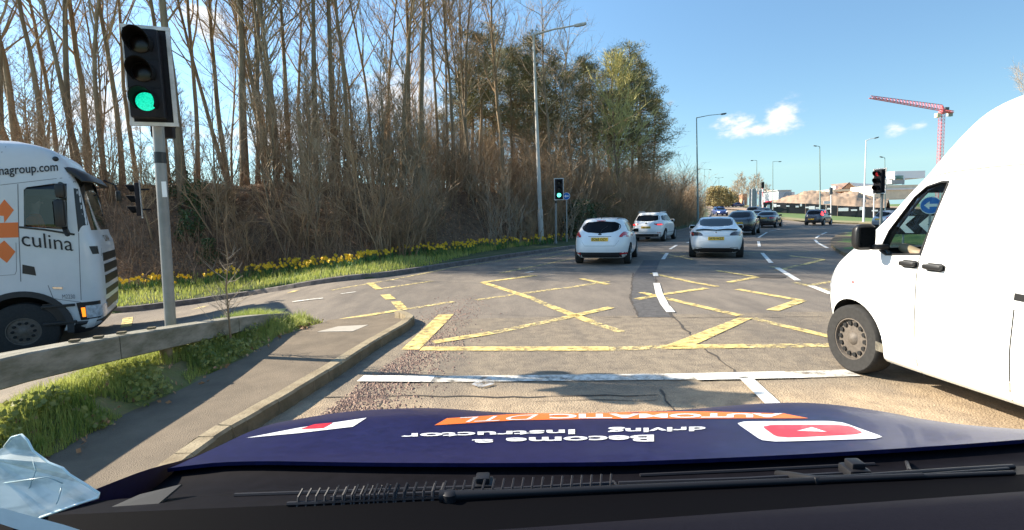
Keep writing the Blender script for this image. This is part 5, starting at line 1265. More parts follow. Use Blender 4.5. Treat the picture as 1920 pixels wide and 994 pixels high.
# island signs seen through the van's window
p = at(1742, 440, 16.0); z0 = terr(p.x, p.y) + .4; p.z = z0; h = at(1744, 385, 16.0)
round_sign('blue and white left arrow sign seen through the van window, above the chevrons', p, h.z, .27, R_(36), 'sign_blue', flip=1)
root = empty('chevron_sign', (0, 0, 0), 0, 'black and white chevron board on the roundabout island, seen through the van window', 'road sign')
a, b = at(1690, 421, 16.6), at(1790, 421, 16.0)
mid = (a + b) / 2; d = (b - a); ln = 1.75; ang = R_(-36); root.location = (mid.x, mid.y, 0); root.rotation_euler = (0, 0, ang); hz = mid.z
mb = MB(); mb.box((0, 0, hz), (ln, .03, .62)); bd = mb.build('sign_face', 'signal_black', root)
for k in range(3):
    x0 = -.78 + k * .56; mb = MB(); mb.prism([(x0, 0), (x0 + .24, .27), (x0 + .46, .27), (x0 + .22, 0), (x0 + .46, -.27), (x0 + .24, -.27)], lambda u, v: (u, -.022, hz + v), lambda u, v: (u, -.012, hz + v)); mb.build('chevron', 'sign_white', root)
mb = MB()
for x in (-.6, .6): mb.tube([(x, .05, .0), (x, .05, hz + .25)], .03, 8)
mb.build('post', 'galv', root)

def lamp_post(label, x0, y0, x1, y1, Y, arms, m='pole_pale', r=.075, ground=None, head=.42):
    f = at(x0, y0, Y); f.z = ground(f.x, f.y) if ground else f.z; t = at(x1, y1, Y)
    root = empty('street_lamp', f, 0, label, 'street lamp', None); T = t - f
    mb = MB(); mb.tube([(0, 0, -.2), T * .16, T * .165, T * .6, T], [r * 1.5, r * 1.45, r * 1.15, r * .85, r * .55], 14); mb.build('pole', m, root, smooth=40)
    for (ax, ay, dY) in arms:
        e = at(ax, ay, Y + dY) - f; d = (e - T).normalized() if (e - T).length > .3 else Vector((-1, 0, 0))
        mb = MB(); mb.tube([T - Vector((0, 0, .05)), T.lerp(e, .5) + Vector((0, 0, .03)), e], [r * .55, r * .42, r * .36], 10); mb.build('arm', m, root, smooth=40)
        q = d.to_track_quat('X', 'Z').to_matrix().to_4x4(); mb = MB(); mb.box(e + d * head * .5, (head * 1.15, .22, .10), M=q, bev=.035); mb.box(e + d * head * .5 - Vector((0, 0, .06)), (head * .8, .17, .05), M=q, bev=.02)
        mb.build('lamp_head', 'lamp_head' if m != 'pole_pale' else 'board_grey', root, smooth=40)
    return root
lamp_post('tall pale lamp post leaning slightly left in front of the pines', 1015, 452, 1000, 64, 27.6, [(1078, 48, -.4)], ground=bank_z, r=.10, head=.55)
lamp_post('slim green lamp post with long arm at the right end of the wood', 1309, 430, 1306, 220, 46, [(1352, 214, 0)], 'pole_green', r=.07)
lamp_post('dark green lamp post behind the small dark grey hatchback', 1538, 402, 1537, 275, 78, [(1531, 274, 0)], 'pole_green', r=.09, ground=lambda x, y: terr(x, y) + .2)
lamp_post('green lamp post rising behind the grey direction sign backs', 1418, 396, 1419, 301, 97, [(1412, 301, 0)], 'pole_green', r=.08)
lamp_post('slim grey lamp post with short arm near the left end of the black hoarding', 1449, 403, 1449, 303, 91, [(1460, 303, 0)], 'pole_green', r=.07)
lamp_post('double armed lamp post above the wood edge by the blue car', 1322, 400, 1321, 317, 118, [(1313, 317, 0), (1330, 318, 0)], 'pole_green', r=.06)
lamp_post('farthest double armed lamp post above the olive bushes on the hill', 1348, 392, 1348, 334, 178, [(1343, 333, 0), (1354, 333, 0)], 'pole_green', r=.09)
lamp_post('white lamp post with thick lower section in front of the spoil heap', 1619, 415, 1624, 263, 60, [(1640, 259, 0)], 'pole_white', r=.08, ground=lambda x, y: terr(x, y) + .15)
lamp_post('short visible dark lamp post rising behind the van mirror traffic light', 1660, 410, 1659, 296, 76, [(1655, 295, 0)], 'pole_green', r=.07)
def post(label, x0, y0, x1, y1, Y, m, r, name='post'):
    f = at(x0, y0, Y); t = at(x1, y1, Y); mb = MB(); mb.tube([(0, 0, 0), t - f], r, 8); o = mb.build(name, m); o.location = f; return tag(o, label, 'post')
post('pink and white pole standing by the spoil heap right of the white lamp post', 1638, 412, 1639, 352, 70, 'pole_white', .07)
f = at(1558, 409, 62); t = at(1558, 362, 62)
root = empty('traffic_light', f, 0, 'small distant traffic light seen from behind, in front of the black hoarding', 'traffic light'); mb = MB(); mb.tube([(0, 0, 0), t - f], .05, 8); mb.build('pole', 'pole_white', root)
mb = MB(); mb.box(t - f + Vector((0, 0, .25)), (.36, .2, .8), bev=.03); mb.build('housing', 'lamp_head', root)
f = at(1549, 407, 64); t = at(1549, 380, 64)
root = empty('road_sign', f, 0, 'small white oblong sign beside the distant traffic light at the hoarding', 'road sign'); mb = MB(); mb.tube([(0, 0, 0), t - f], .035, 8); mb.build('pole', 'pole_pale', root); mb = MB(); mb.box(t - f + Vector((.15, -.06, 0)), (.95, .03, .36)); mb.build('sign_face', 'sign_white', root)
MT['striped'] = MT['pole_white']
f = at(1431, 398, 82); t = at(1430, 350, 82)
root = empty('traffic_light', f, 0, 'distant traffic light on a red and white banded pole left of the hoarding', 'traffic light'); mb = MB(); mb.tube([(0, 0, 0), (t - f)], .09, 8); mb.build('pole', 'crane_red', root)
mb = MB(); mb.box(t - f + Vector((0, 0, .25)), (.40, .25, .95), bev=.03); mb.build('housing', 'signal_black', root)
for k in range(3):
    mb = MB(); mb.tube([(t - f) * (.2 + .3 * k), (t - f) * (.3 + .3 * k)], .095, 8); mb.build('band', 'pole_white', root)
for k, (xa, xb, lab) in enumerate(((1404, 1420, 'left of the two grey direction sign boards seen from behind'), (1422, 1428, 'narrow right direction sign board seen from behind by the red banded pole'))):
    Y = 88; a, b = at(xa, 392, Y), at(xb, 354, Y); root = empty('direction_sign', (a.x, Y, a.z - 1.5), 0, lab, 'road sign')
    mb = MB(); mb.box(((b.x - a.x) / 2, 0, 1.5 + (b.z - a.z) / 2), (b.x - a.x, .06, b.z - a.z)); 
    pn = mb.build('sign_board', 'sign_back', root); mb = MB()
    for q in range(5): mb.box(((b.x - a.x) / 2, -.05, 1.7 + (b.z - a.z - .4) * q / 4), (b.x - a.x - .05, .04, .06))
    mb.build('stiffener', 'galv', pn)
    for fx in (.3, .9):
        mb = MB(); mb.tube([((b.x - a.x) * fx, -.12, 0), ((b.x - a.x) * fx, -.12, 1.5 + (b.z - a.z))], .06, 8); mb.build('post', 'pole_white', root)

# ---- the black hoarding round the building site
FL = [at(1432, 398.5, 94), at(1450, 399, 94), at(1475, 400, 93), at(1510, 401.5, 92), at(1570, 405.5, 90), at(1640, 409.5, 88), at(1730, 413.5, 86)] + [Vector((118, 79, -.2))]
root = empty('hoarding', FL[0], 0, 'long black panelled hoarding with white notices around the building site', 'fence'); R0 = FL[0]
P = []
for a, b in zip(FL[:-1], FL[1:]): n = max(1, round((b - a).length / 2.5)); P += [(a.lerp(b, i / n), a.lerp(b, (i + 1) / n)) for i in range(n)]
NOT = [(1440.5, 385.5, 5, 3), (1452, 385.5, 6, 6), (1459.5, 386, 5, 2.5), (1477, 386.5, 5, 2.5), (1494.5, 387.5, 5, 3), (1501.5, 384.5, 3, 5), (1513, 389, 5, 2.5), (1522, 389.5, 9, 6), (1533, 390, 6, 2.5), (1554.5, 391.5, 6, 3), (1581, 393, 15, 6), (1601, 394, 9, 3), (1615, 391, 6, 6), (1640, 395, 9, 3)]
FH = 1.85
for i, (a, b) in enumerate(P):
    d = (b - a).normalized(); nrm = Vector((d.y, -d.x, 0)).normalized(); off = .03 if i % 2 else 0
    vs = []
    for p in (a + d * .02, b - d * .02):
        for q in (0, .05):
            for z in (-.2, FH + (.04 if i % 3 == 0 else 0)): vs.append(p - R0 + nrm * (off - q) + Vector((0, 0, z)))
    mb = MB(); mb.add(vs, [(0, 1, 5, 4), (2, 6, 7, 3), (0, 2, 3, 1), (4, 5, 7, 6), (1, 3, 7, 5), (0, 4, 6, 2)]); mb.build('fence_panel', 'hoarding', root, recalc=True)
    if i % 2 == 0:
        mb = MB(); mb.box(a - R0 - nrm * .02 + Vector((0, 0, FH / 2 - .1)), (.10, .10, FH + .1), math.atan2(d.y, d.x)); mb.build('fence_post', 'trim_black', root)
for (nx, ny, nw, nh) in NOT:
    dirv = ray(nx, ny); best = None
    for a, b in P:
        A = np.array([[dirv.x, -(b.x - a.x)], [dirv.y, -(b.y - a.y)]]); t, s_ = np.linalg.solve(A, np.array([a.x, a.y]))
        if 0 <= s_ <= 1: best = (t, a, b); break
    if not best: continue
    t, a, b = best; d = (b - a).normalized(); nrm = Vector((d.y, -d.x, 0)).normalized(); pt = Vector((0, 0, CAM_H)) + dirv * (t * .998); sc_ = t / FPX
    mb = MB(); mb.box(pt - R0 + nrm * .12, (nw * sc_ / max(.4, abs(d.x)), .02, nh * sc_), math.atan2(d.y, d.x)); mb.build('notice', 'sign_white', root)
p = at(1437, 394, 92.2); mb = MB(); mb.box((0, 0, 0), (.60, .05, 1.5)); mb.box((0, -.032, -.35), (.35, .01, .18), mi=1); o = mb.build('notice_board', ['sign_white', 'ink']); o.location = p + Vector((0, -.6, 0)); tag(o, 'upright white notice board at the left end of the black hoarding', 'notice board')

# ---- spoil heap, houses, sheds and the crane
mx0, mx1 = at(1462, 380, 118).x, at(1690, 380, 118).x
def heap(u, v):
    x = mx0 + (mx1 - mx0) * u; px = 1462 + 228 * u
    top = [(1462, 378), (1480, 374), (1500, 367), (1530, 361), (1560, 360), (1600, 361), (1630, 360), (1650, 368), (1690, 376)]
    for (a, b) in zip(top[:-1], top[1:]):
        if a[0] <= px <= b[0]: ty = a[1] + (b[1] - a[1]) * (px - a[0]) / (b[0] - a[0])
    zt_ = at(px, ty, 122).z; Y = 100 + 46 * v; k = math.sin(min(1, v / .5) * math.pi / 2) if v < .5 else math.cos((v - .5) * math.pi)
    z = 1.2 + (zt_ - 1.2) * k; n = noise.noise(Vector((x * .25, Y * .25, 0))) * .6 + noise.noise(Vector((x * .8, Y * .8, 4))) * .35 + noise.noise(Vector((x * 2.2, Y * 2, 7))) * .15
    return (x + (Y - 122) * (px - CX) / FPX, Y, z + n * (.4 + k) * .8)
mb = MB(); mb.grid(heap, 110, 36); tag(mb.build('spoil_heap', 'dirt', smooth=True), 'long heap of brown excavated soil behind the black hoarding', 'soil heap')
def bpix(x, y, Y): return at(x, y, Y)
def slabbox(mb, x0, y0, x1, y1, Y, depth, mi=0):
    a, b = at(x0, y1, Y), at(x1, y0, Y); mb.box(((a.x + b.x) / 2, Y + depth / 2, (a.z + b.z) / 2), (b.x - a.x, depth, b.z - a.z), mi=mi)
root = empty('house', at(1600, 372, 150), 0, 'half built brick house with gable and pale roof behind the spoil heap', 'house'); O = root.location.copy()
def hb(nm, m, fn):
    mb = MB(); fn(mb); mb.v = [tuple(Vector(v) - O) for v in mb.v]; return mb.build(nm, m, root, recalc=True)
hb('wall', 'brick', lambda mb: slabbox(mb, 1572, 353, 1634, 374, 151, 9))
hb('insulation_band', 'cream', lambda mb: slabbox(mb, 1562, 353.5, 1641, 359.5, 149.5, 10.6))
def gable(mb):
    P = [at(1580, 354, 150.8), at(1592.5, 343, 150.8), at(1611, 354, 150.8)]; mb.add([p for p in P] + [p + Vector((0, .4, 0)) for p in P], [(0, 1, 2), (5, 4, 3), (0, 3, 4, 1), (1, 4, 5, 2), (2, 5, 3, 0)])
hb('gable', 'brick', gable)
def roof(mb):
    a, b, c_, d = at(1592.5, 342.3, 150.4), at(1640, 345.5, 150.4), at(1641, 354, 149.8), at(1611.5, 354.5, 149.8); up = Vector((0, 9, 0))
    mb.add([a, b, c_, d, a + up, b + up, c_ + up, d + up], [(0, 1, 2, 3), (7, 6, 5, 4), (0, 4, 5, 1), (1, 5, 6, 2), (2, 6, 7, 3), (3, 7, 4, 0)])
hb('roof', 'pale_roof', roof)
hb('barge_board', 'hoarding', lambda mb: mb.tube([at(1579, 354.2, 150.6), at(1592.5, 342.5, 150.6), at(1612, 354.2, 150.6)], .16, 6))
hb('window', 'dark_clad', lambda mb: [slabbox(mb, x, 361, x + 6, 367, 150.9, .5) for x in (1577, 1590, 1603, 1616, 1628)])
hb('chimney', 'pale_roof', lambda mb: slabbox(mb, 1566, 348.5, 1572, 356, 155, 2))
root = empty('house', at(1665, 372, 135), 0, 'half built cream house with white upper wall, right of the brick gable', 'house'); O = root.location.copy()
hb('wall', 'cream', lambda mb: slabbox(mb, 1636, 346, 1735, 374, 136, 9)); hb('upper_wall', 'sign_white', lambda mb: slabbox(mb, 1677, 320, 1735, 335, 138, 7)); hb('opening', 'clear_glass', lambda mb: slabbox(mb, 1680, 329, 1694, 337, 137.5, .3)); hb('roof', 'sign_back', lambda mb: slabbox(mb, 1672, 337, 1696, 345, 136.5, 7)); hb('band', 'pale_roof', lambda mb: slabbox(mb, 1636, 352, 1735, 357, 135.7, .6)); hb('pillar', 'sign_white', lambda mb: [slabbox(mb, x, 334, x + 2.5, 346, 137.8, .5) for x in (1677, 1694)])
root = empty('shed', at(1475, 380, 190), 0, 'grey clad shed with a dark round opening beyond the hoarding', 'shed'); O = root.location.copy()
hb('wall', 'grey_clad', lambda mb: slabbox(mb, 1459, 357, 1484, 384, 190, 14)); hb('side_wall', 'pale_roof', lambda mb: slabbox(mb, 1484, 360, 1490, 384, 191, 12))
def ring(mb): c = at(1477, 368.5, 189.9); mb.lathe([(1.45, 0), (1.45, -.2), (1.0, -.25), (.01, -.25)], 'y', 20, c)
hb('round_opening', 'sign_back', ring); hb('roof', 'pale_roof', lambda mb: slabbox(mb, 1458, 355.8, 1485, 357.2, 189.6, 15))
root = empty('shed', at(1452, 380, 205), 0, 'low dark shed with a white sign, left of the grey clad shed', 'shed'); O = root.location.copy()
hb('wall', 'dark_clad', lambda mb: slabbox(mb, 1446, 362, 1459, 381, 205, 10)); hb('roof', 'brick', lambda mb: slabbox(mb, 1445, 357, 1459.5, 362, 204.7, 10.6)); hb('sign', 'sign_white', lambda mb: slabbox(mb, 1451, 360.5, 1455, 363, 204.4, .2))
root = empty('house', at(1397, 384, 200), 0, 'small narrow brick house among the bare trees on the hill', 'house'); O = root.location.copy()
hb('wall', 'brick', lambda mb: slabbox(mb, 1393.5, 364, 1401, 386, 200, 6)); hb('roof', 'pale_roof', lambda mb: slabbox(mb, 1393, 362.5, 1401.5, 364, 199.7, 6.6)); hb('door', 'sign_white', lambda mb: slabbox(mb, 1394, 375, 1395.5, 385, 199.7, .2))
root = empty('van', at(1486, 379, 160), 0, 'white site vehicles and sheeting heap at the left foot of the soil heap', 'van'); O = root.location.copy()
hb('body', 'sign_white', lambda mb: [slabbox(mb, 1484, 371, 1492, 376, 160, 3), slabbox(mb, 1466, 376, 1480, 380, 150, 3)]); hb('windscreen', 'dark_glass', lambda mb: slabbox(mb, 1485, 372, 1488, 373.8, 159.7, .1))
p = at(1441, 379, 120); mb = MB(); mb.box((0, 0, 0), (1.2, 1.2, .5), bev=.1); o = mb.build('barrier_block', 'red_vinyl'); o.location = p; tag(o, 'small red plastic barrier block just above the left end of the hoarding', 'barrier')
# tower crane
Yc = 250.0; top = at(1766, 212, Yc); bot = at(1766, 260, Yc); bot.z = 4
crane = empty('tower_crane', (top.x, Yc, 4), 0, 'red lattice tower crane rising behind the van roof', 'crane'); O = Vector((top.x, Yc, 4)); root = crane
def lattice(mb, A, B, w, h, n, r):
    A, B = Vector(A), Vector(B); d = (B - A).normalized(); u = d.cross(Vector((0, 0, 1)) if abs(d.z) < .9 else Vector((0, 1, 0))).normalized(); v = u.cross(d)
    cs = [u * w / 2 + v * h / 2, u * -w / 2 + v * h / 2, u * -w / 2 - v * h / 2, u * w / 2 - v * h / 2]
    for c in cs: mb.tube([A + c, B + c], r, 4)
    for i in range(n):
        p, q = A.lerp(B, i / n), A.lerp(B, (i + 1) / n)
        for k in range(4): mb.tube([p + cs[k], q + cs[(k + 1) % 4]], r * .6, 3); mb.tube([p + cs[k], p + cs[(k + 1) % 4]], r * .6, 3)
hb('mast', 'crane_red', lambda mb: lattice(mb, bot, top, 1.7, 1.7, 26, .11))
jt = at(1633, 178, 216); jt.z = top.z + .5; jr = Vector((top.x, Yc, top.z + 1.2))
def jib(mb):
    A, B = jr, jt; d = (B - A).normalized(); u = d.cross(Vector((0, 0, 1))).normalized()
    for s in (-1, 1): mb.tube([A + u * s * .8, B + u * s * .6], .20, 4)
    n = 22
    tp = lambda t: A.lerp(B, t) + Vector((0, 0, 2.6 - 1.7 * t))
    mb.tube([tp(0), tp(1)], .14, 4)
    for i in range(n):
        for s in (-1, 1): mb.tube([A.lerp(B, i / n) + u * s * .8, tp((i + .5) / n), A.lerp(B, (i + 1) / n) + u * s * .8], .09, 3)
hb('jib', 'crane_red', jib)
cj = jr + (jr - jt).normalized() * 11
hb('counter_jib', 'crane_red', lambda mb: lattice(mb, jr, cj, 1.6, .8, 6, .16)); hb('cab', 'cream', lambda mb: mb.box(top + Vector((-2.4, -.5, -1.2)), (1.8, 1.8, 2.0), bev=.2)); hb('counterweight', 'sign_back', lambda mb: mb.box(cj + Vector((-1, 0, -1)), (2.2, 1.2, 2.0))); hb('slewing_ring', 'crane_red', lambda mb: mb.lathe([(1.4, 0), (1.4, .8), (.9, 2.5), (.3, 4)], 'z', 12, top - Vector((0, 0, .4)))); hb('winch', 'lamp_head', lambda mb: mb.box(jr + (jr - jt).normalized() * 4.5 + Vector((0, 0, 1.2)), (2.0, 1.2, 1.2)))

# ---- roadside barrier: box beam ramping down into the grass
BP = [(Vector((-3.60, 1.6, .80)), .19), (Vector((-3.59, 3.60, .705)), .19), (Vector((-3.52, 4.35, .645)), .185), (Vector((-3.47, 5.05, .575)), .175), (Vector((-3.43, 6.1, .46)), .16), (Vector((-3.40, 6.75, .375)), .15), (Vector((-3.40, 7.45, .26)), .13)]
guard = empty('crash_barrier', (-3.5, 5, 0), 0, 'weathered grey box-beam roadside barrier ramping down into the grass', 'barrier'); O = guard.location
MT['beam'] = mat('beam', (.30, .275, .22), .85, col2=(.13, .125, .085), vscale=3.5, bump=.3, bscale=40, vstretch=(3, 1, 3))
def beam(i0, i1, nm):
    mb = MB(); vs = []; fs = []; pts = BP[i0:i1 + 1]; W_ = .115
    for (p, h) in pts:
        q = p - O
        for (dx, dz) in ((-W_, 0), (-W_ + .012, .012), (W_ - .012, .012), (W_, 0), (W_, -h), (W_ - .012, -h - .01), (-W_ + .012, -h - .01), (-W_, -h)): vs.append((q.x + dx, q.y, q.z + dz - .012))
    n = 8
    for i in range(len(pts) - 1):
        for k in range(n): fs.append((i * n + k, i * n + (k + 1) % n, (i + 1) * n + (k + 1) % n, (i + 1) * n + k))
    fs += [tuple(range(n)), tuple(range(len(pts) * n - 1, (len(pts) - 1) * n - 1, -1))]
    mb.add(vs, fs); return mb.build(nm, 'beam', guard, recalc=True)
BP.insert(3, (BP[2][0] + Vector((-.0015, .012, -.001)), .185)); BP.insert(6, (BP[5][0] + Vector((.001, .012, -.001)), .16))
beam(0, 2, 'beam'); beam(3, 5, 'beam'); beam(6, 8, 'beam')
for (x, y, zt_) in ((-3.46, 5.0, .42), (-3.56, 2.6, .55), (-3.42, 6.5, .30)):
    mb = MB(); mb.lathe([(.055, -.5), (.055, zt_)], 'z', 14, (x - O.x, y - O.y, 0)); mb.build('post', mat('post_wood', (.20, .155, .09), .9, var=.25, vscale=8) if 'pw' not in MT else MT['pw'], guard, smooth=40)
    MT['pw'] = guard.children[-1].data.materials[0]
for (x, y, z) in ((-3.53, 4.05, .69), (-3.50, 4.25, .672), (-3.48, 4.48, .655), (-3.44, 4.8, .625)):
    mb = MB(); mb.box((x - O.x, y - O.y, z - .005), (.07, .05, .02), .4, bev=.006); mb.build('bracket', 'soil', guard)
# ================================================================== trees, scrub, grass, flowers
def tree_proto(seed, H, r0, nb, first, spread, mats, twigs=8, fine=5, fork=False, up=.75, tw_r=.0085, crown_len=.30, bend=.25):
    r = random.Random(seed); T = MB(); K = MB()
    def path(p, d, ln, n, wob, lift=0.0):
        P = [p.copy()]; d = d.normalized()
        for i in range(n):
            d = (d + Vector((r.gauss(0, wob), r.gauss(0, wob), r.gauss(0, wob) * .5 + lift))).normalized(); P.append(P[-1] + d * ln / n)
        return P
    stems = [(Vector((0, 0, -.4)), Vector((r.gauss(0, .02), r.gauss(0, .02), 1)), H, r0)]
    if fork:
        for k in range(r.choice((1, 2))): stems.append((Vector((r.uniform(-.3, .3), r.uniform(-.3, .3), -.4)), Vector((r.gauss(0, .09), r.gauss(0, .09), 1)), H * r.uniform(.8, .97), r0 * r.uniform(.6, .85)))
    for (p, d, h, rr) in stems:
        P = path(p, d, h, 14, .034, .04); R0 = [rr * (1 - .93 * (i / 14) ** .9) + .004 for i in range(15)]; R0[0] *= 1.25
        T.tube(P, R0, 8)
        for b in range(int(nb * (1 if rr == r0 else .7))):
            t = first + (1 - first) * ((b + r.random()) / nb) ** .8; t = min(t, .985); i = min(13, int(t * 14)); q = P[i].lerp(P[i + 1], t * 14 - i); br = R0[i] * r.uniform(.28, .5) + .006
            a = r.uniform(0, 6.28); dv = Vector((math.cos(a) * spread, math.sin(a) * spread, up * r.uniform(.6, 1.3))); ln = h * crown_len * (1.15 - .75 * t) * r.uniform(.6, 1.25)
            B = path(q, dv, ln, 6, .10, .05); K.tube(B, [br * (1 - .85 * k / 6) + .004 for k in range(7)], 4, caps=False)
            for w in range(twigs):
                tt = r.uniform(.2, 1.0); j = min(5, int(tt * 6)); q2 = B[j].lerp(B[j + 1], tt * 6 - j); d2 = (B[j + 1] - B[j]).normalized()
                d2 = (d2 + Vector((r.gauss(0, .55), r.gauss(0, .55), r.gauss(.12, .4)))).normalized(); l2 = ln * r.uniform(.22, .5)
                Tw = path(q2, d2, l2, 3, .14, .06); K.tube(Tw, [tw_r * 1.3, tw_r, tw_r * .75, tw_r * .5], 3, caps=False)
                for f in range(fine):
                    q3 = Tw[r.randint(1, 3)]; d3 = (d2 + Vector((r.gauss(0, .5), r.gauss(0, .5), r.gauss(.15, .4)))).normalized(); l3 = l2 * r.uniform(.3, .7)
                    e = q3 + d3 * l3; mid_ = q3.lerp(e, .5) + Vector((r.gauss(0, .03), r.gauss(0, .03), .03)); K.tube([q3, mid_, e], [tw_r * .7, tw_r * .55, tw_r * .3], 3, caps=False)
    root = empty('tree', (0, 0, 0)); T.build('trunk', mats[0], root, smooth=True); K.build('crown', mats[1], root); return root
def leaf_quad(mb, p, s, r, asp=.5, mi=0):
    n = Vector((r.gauss(0, 1), r.gauss(0, 1), r.gauss(.3, 1))).normalized(); u = n.orthogonal().normalized(); u = Matrix.Rotation(r.random() * 6.28, 3, n) @ u; v = n.cross(u)
    mb.add([p - u * s * .5, p + v * s * asp * .5, p + u * s * .5, p - v * s * asp * .5], [(0, 1, 2, 3)], mi)
def pine_proto(seed, H, r0, base=.42):
    r = random.Random(seed); T = MB(); K = MB(); P = [Vector((0, 0, -.4))]
    for i in range(12): P.append(P[-1] + Vector((r.gauss(0, .10), r.gauss(0, .10), H / 12)))
    R0 = [r0 * (1 - .9 * i / 12) + .02 for i in range(13)]; T.tube(P, R0, 8)
    for b in range(46):
        t = base + (1 - base) * ((b + r.random()) / 46) ** .9; t = min(t, .985); i = min(11, int(t * 12)); q = P[i].lerp(P[i + 1], t * 12 - i); a = r.uniform(0, 6.28)
        ln = H * .33 * (1.08 - t) ** .75 * r.uniform(.5, 1.25) * (.6 if t < base + .12 else 1)
        d = Vector((math.cos(a), math.sin(a), r.uniform(-.12, .42))); e = q + d * ln; m_ = q.lerp(e, .55) + Vector((0, 0, -.05 * ln)); T.tube([q, m_, e], [R0[i] * .28 + .015, .025, .012], 4, caps=False)
        for c in range(6):
            k = r.uniform(.35, 1.05); cc = q + d * ln * k + Vector((r.gauss(0, .22), r.gauss(0, .22), r.gauss(.1, .16))) * (ln / 2.2 + .3); s = r.uniform(.32, .72)
            for z in range(34):
                v = Vector((r.gauss(0, 1), r.gauss(0, 1), r.gauss(.15, .7))); p = cc + v * s * .42; dr = (v.normalized() + Vector((0, 0, .45))).normalized() * r.uniform(.16, .30); sd = dr.orthogonal().normalized() * .022
                K.add([p - sd, p + sd, p + dr], [(0, 1, 2)])
    root = empty('pine_tree', (0, 0, 0)); T.build('trunk', 'bark_warm', root, smooth=True); K.build('crown', 'pine', root); return root
def shrub_proto(seed, H, n, m, lean=.3, tw=5, leafy=None, name='shrub', nleaf=0, leaf=.07, rad=.014):
    r = random.Random(seed); K = MB(); L = MB()
    for s in range(n):
        a = r.uniform(0, 6.28); d = Vector((math.cos(a) * lean * r.random(), math.sin(a) * lean * r.random(), 1)).normalized(); p = Vector((r.gauss(0, .22), r.gauss(0, .22), -.15)); h = H * r.uniform(.55, 1.05); P = [p]
        for i in range(6): d = (d + Vector((r.gauss(0, .08), r.gauss(0, .08), .02))).normalized(); P.append(P[-1] + d * h / 6)
        rr = rad * r.uniform(.7, 1.5); K.tube(P, [rr * (1 - .8 * i / 6) for i in range(7)], 4, caps=False)
        for t in range(tw):
            i = r.randint(1, 5); q = P[i].lerp(P[i + 1], r.random()); d2 = (d + Vector((r.gauss(0, .6), r.gauss(0, .6), r.gauss(0, .35)))).normalized(); l2 = h * r.uniform(.12, .36); e = q + d2 * l2; m_ = q.lerp(e, .5) + Vector((r.gauss(0, .04), r.gauss(0, .04), .03)); K.tube([q, m_, e], [rr * .5, rr * .38, rr * .2], 3, caps=False)
            for f in range(3):
                q3 = q.lerp(e, r.uniform(.3, 1)); e3 = q3 + (d2 + Vector((r.gauss(0, .6), r.gauss(0, .6), r.gauss(.1, .4)))).normalized() * l2 * r.uniform(.25, .6); K.tube([q3, q3.lerp(e3, .5), e3], [rr * .3, rr * .22, rr * .12], 3, caps=False)
    if leafy:
        for k in range(nleaf):
            while True:
                v = Vector((r.uniform(-1, 1), r.uniform(-1, 1), r.uniform(0, 1)))
                w = math.sqrt(v.x ** 2 + v.y ** 2)
                if w < .95 - .45 * v.z and noise.noise(v * 2.3 + Vector((seed, 0, 0))) > -.18: break
            leaf_quad(L, Vector((v.x * H * .55, v.y * H * .55, v.z * H)), leaf * r.uniform(.6, 1.4), r, .6)
    root = empty(name, (0, 0, 0)); K.build('stems', m, root)
    if leafy: L.build('foliage', leafy, root)
    return root
BARE = [tree_proto(11, 18, .15, 24, .38, .55, ('bark', 'twig')), tree_proto(12, 18, .13, 26, .30, .5, ('bark', 'twig'), fork=True), tree_proto(13, 18, .18, 28, .42, .6, ('bark', 'twig'), twigs=9), tree_proto(14, 18, .11, 22, .34, .45, ('bark_warm', 'twig_red')),
        tree_proto(15, 18, .14, 26, .36, .62, ('bark', 'twig'), fork=True), tree_proto(16, 18, .10, 20, .28, .5, ('bark_warm', 'twig'), crown_len=.24), tree_proto(17, 18, .155, 30, .33, .58, ('bark_warm', 'twig_red'), twigs=9)]
PINE = [pine_proto(21, 15, .17), pine_proto(22, 15, .15, .35), pine_proto(23, 15, .2, .5)]
r = random.Random(5); spots = []; used = set()
def visible_px(x, y): return CX + FPX * (x / max(1, y))
def add_tree(protos, x, y, h, base_h, label, cat, group, names):
    k = r.randrange(len(protos)); o = protos[k]
    if id(o) in used: o = copy_tree(o)
    else: used.add(id(o))
    s = h / base_h; w = s ** .6 * r.uniform(.9, 1.15); o.location = (x, y, bank_z(x, y) - .1); o.rotation_euler = (r.gauss(0, .025), r.gauss(0, .025), r.uniform(0, 6.28)); o.scale = (w, w, s); tag(o, label, cat, group); return o
def max_top(px):
    T = [(-999, -900), (880, -500), (960, -160), (1030, -60), (1085, 20), (1130, 95), (1185, 130), (1215, 170), (1240, 235), (1270, 275), (1300, 320), (1330, 372), (1360, 392)]
    for a, b in zip(T[:-1], T[1:]):
        if a[0] <= px < b[0]: return a[1] + (b[1] - a[1]) * (px - a[0]) / (b[0] - a[0])
    return 395
def hfit(px, x, y): return (CY - 90 - (px - CX) * .021 - max_top(px)) / FPX * y + CAM_H - bank_z(x, y)
def try_spot(gap, x0, x1, y0, y1, d0, d1):
    for _ in range(200):
        x, y = r.uniform(x0, x1), r.uniform(y0, y1); d = kdist(x, y); px = visible_px(x, y)
        if not (d0 < d < d1) or px < -130 or px > 1345: continue
        if all((x - a) ** 2 + (y - b) ** 2 > gap * gap for a, b in spots): spots.append((x, y)); return x, y, d, px
    return None
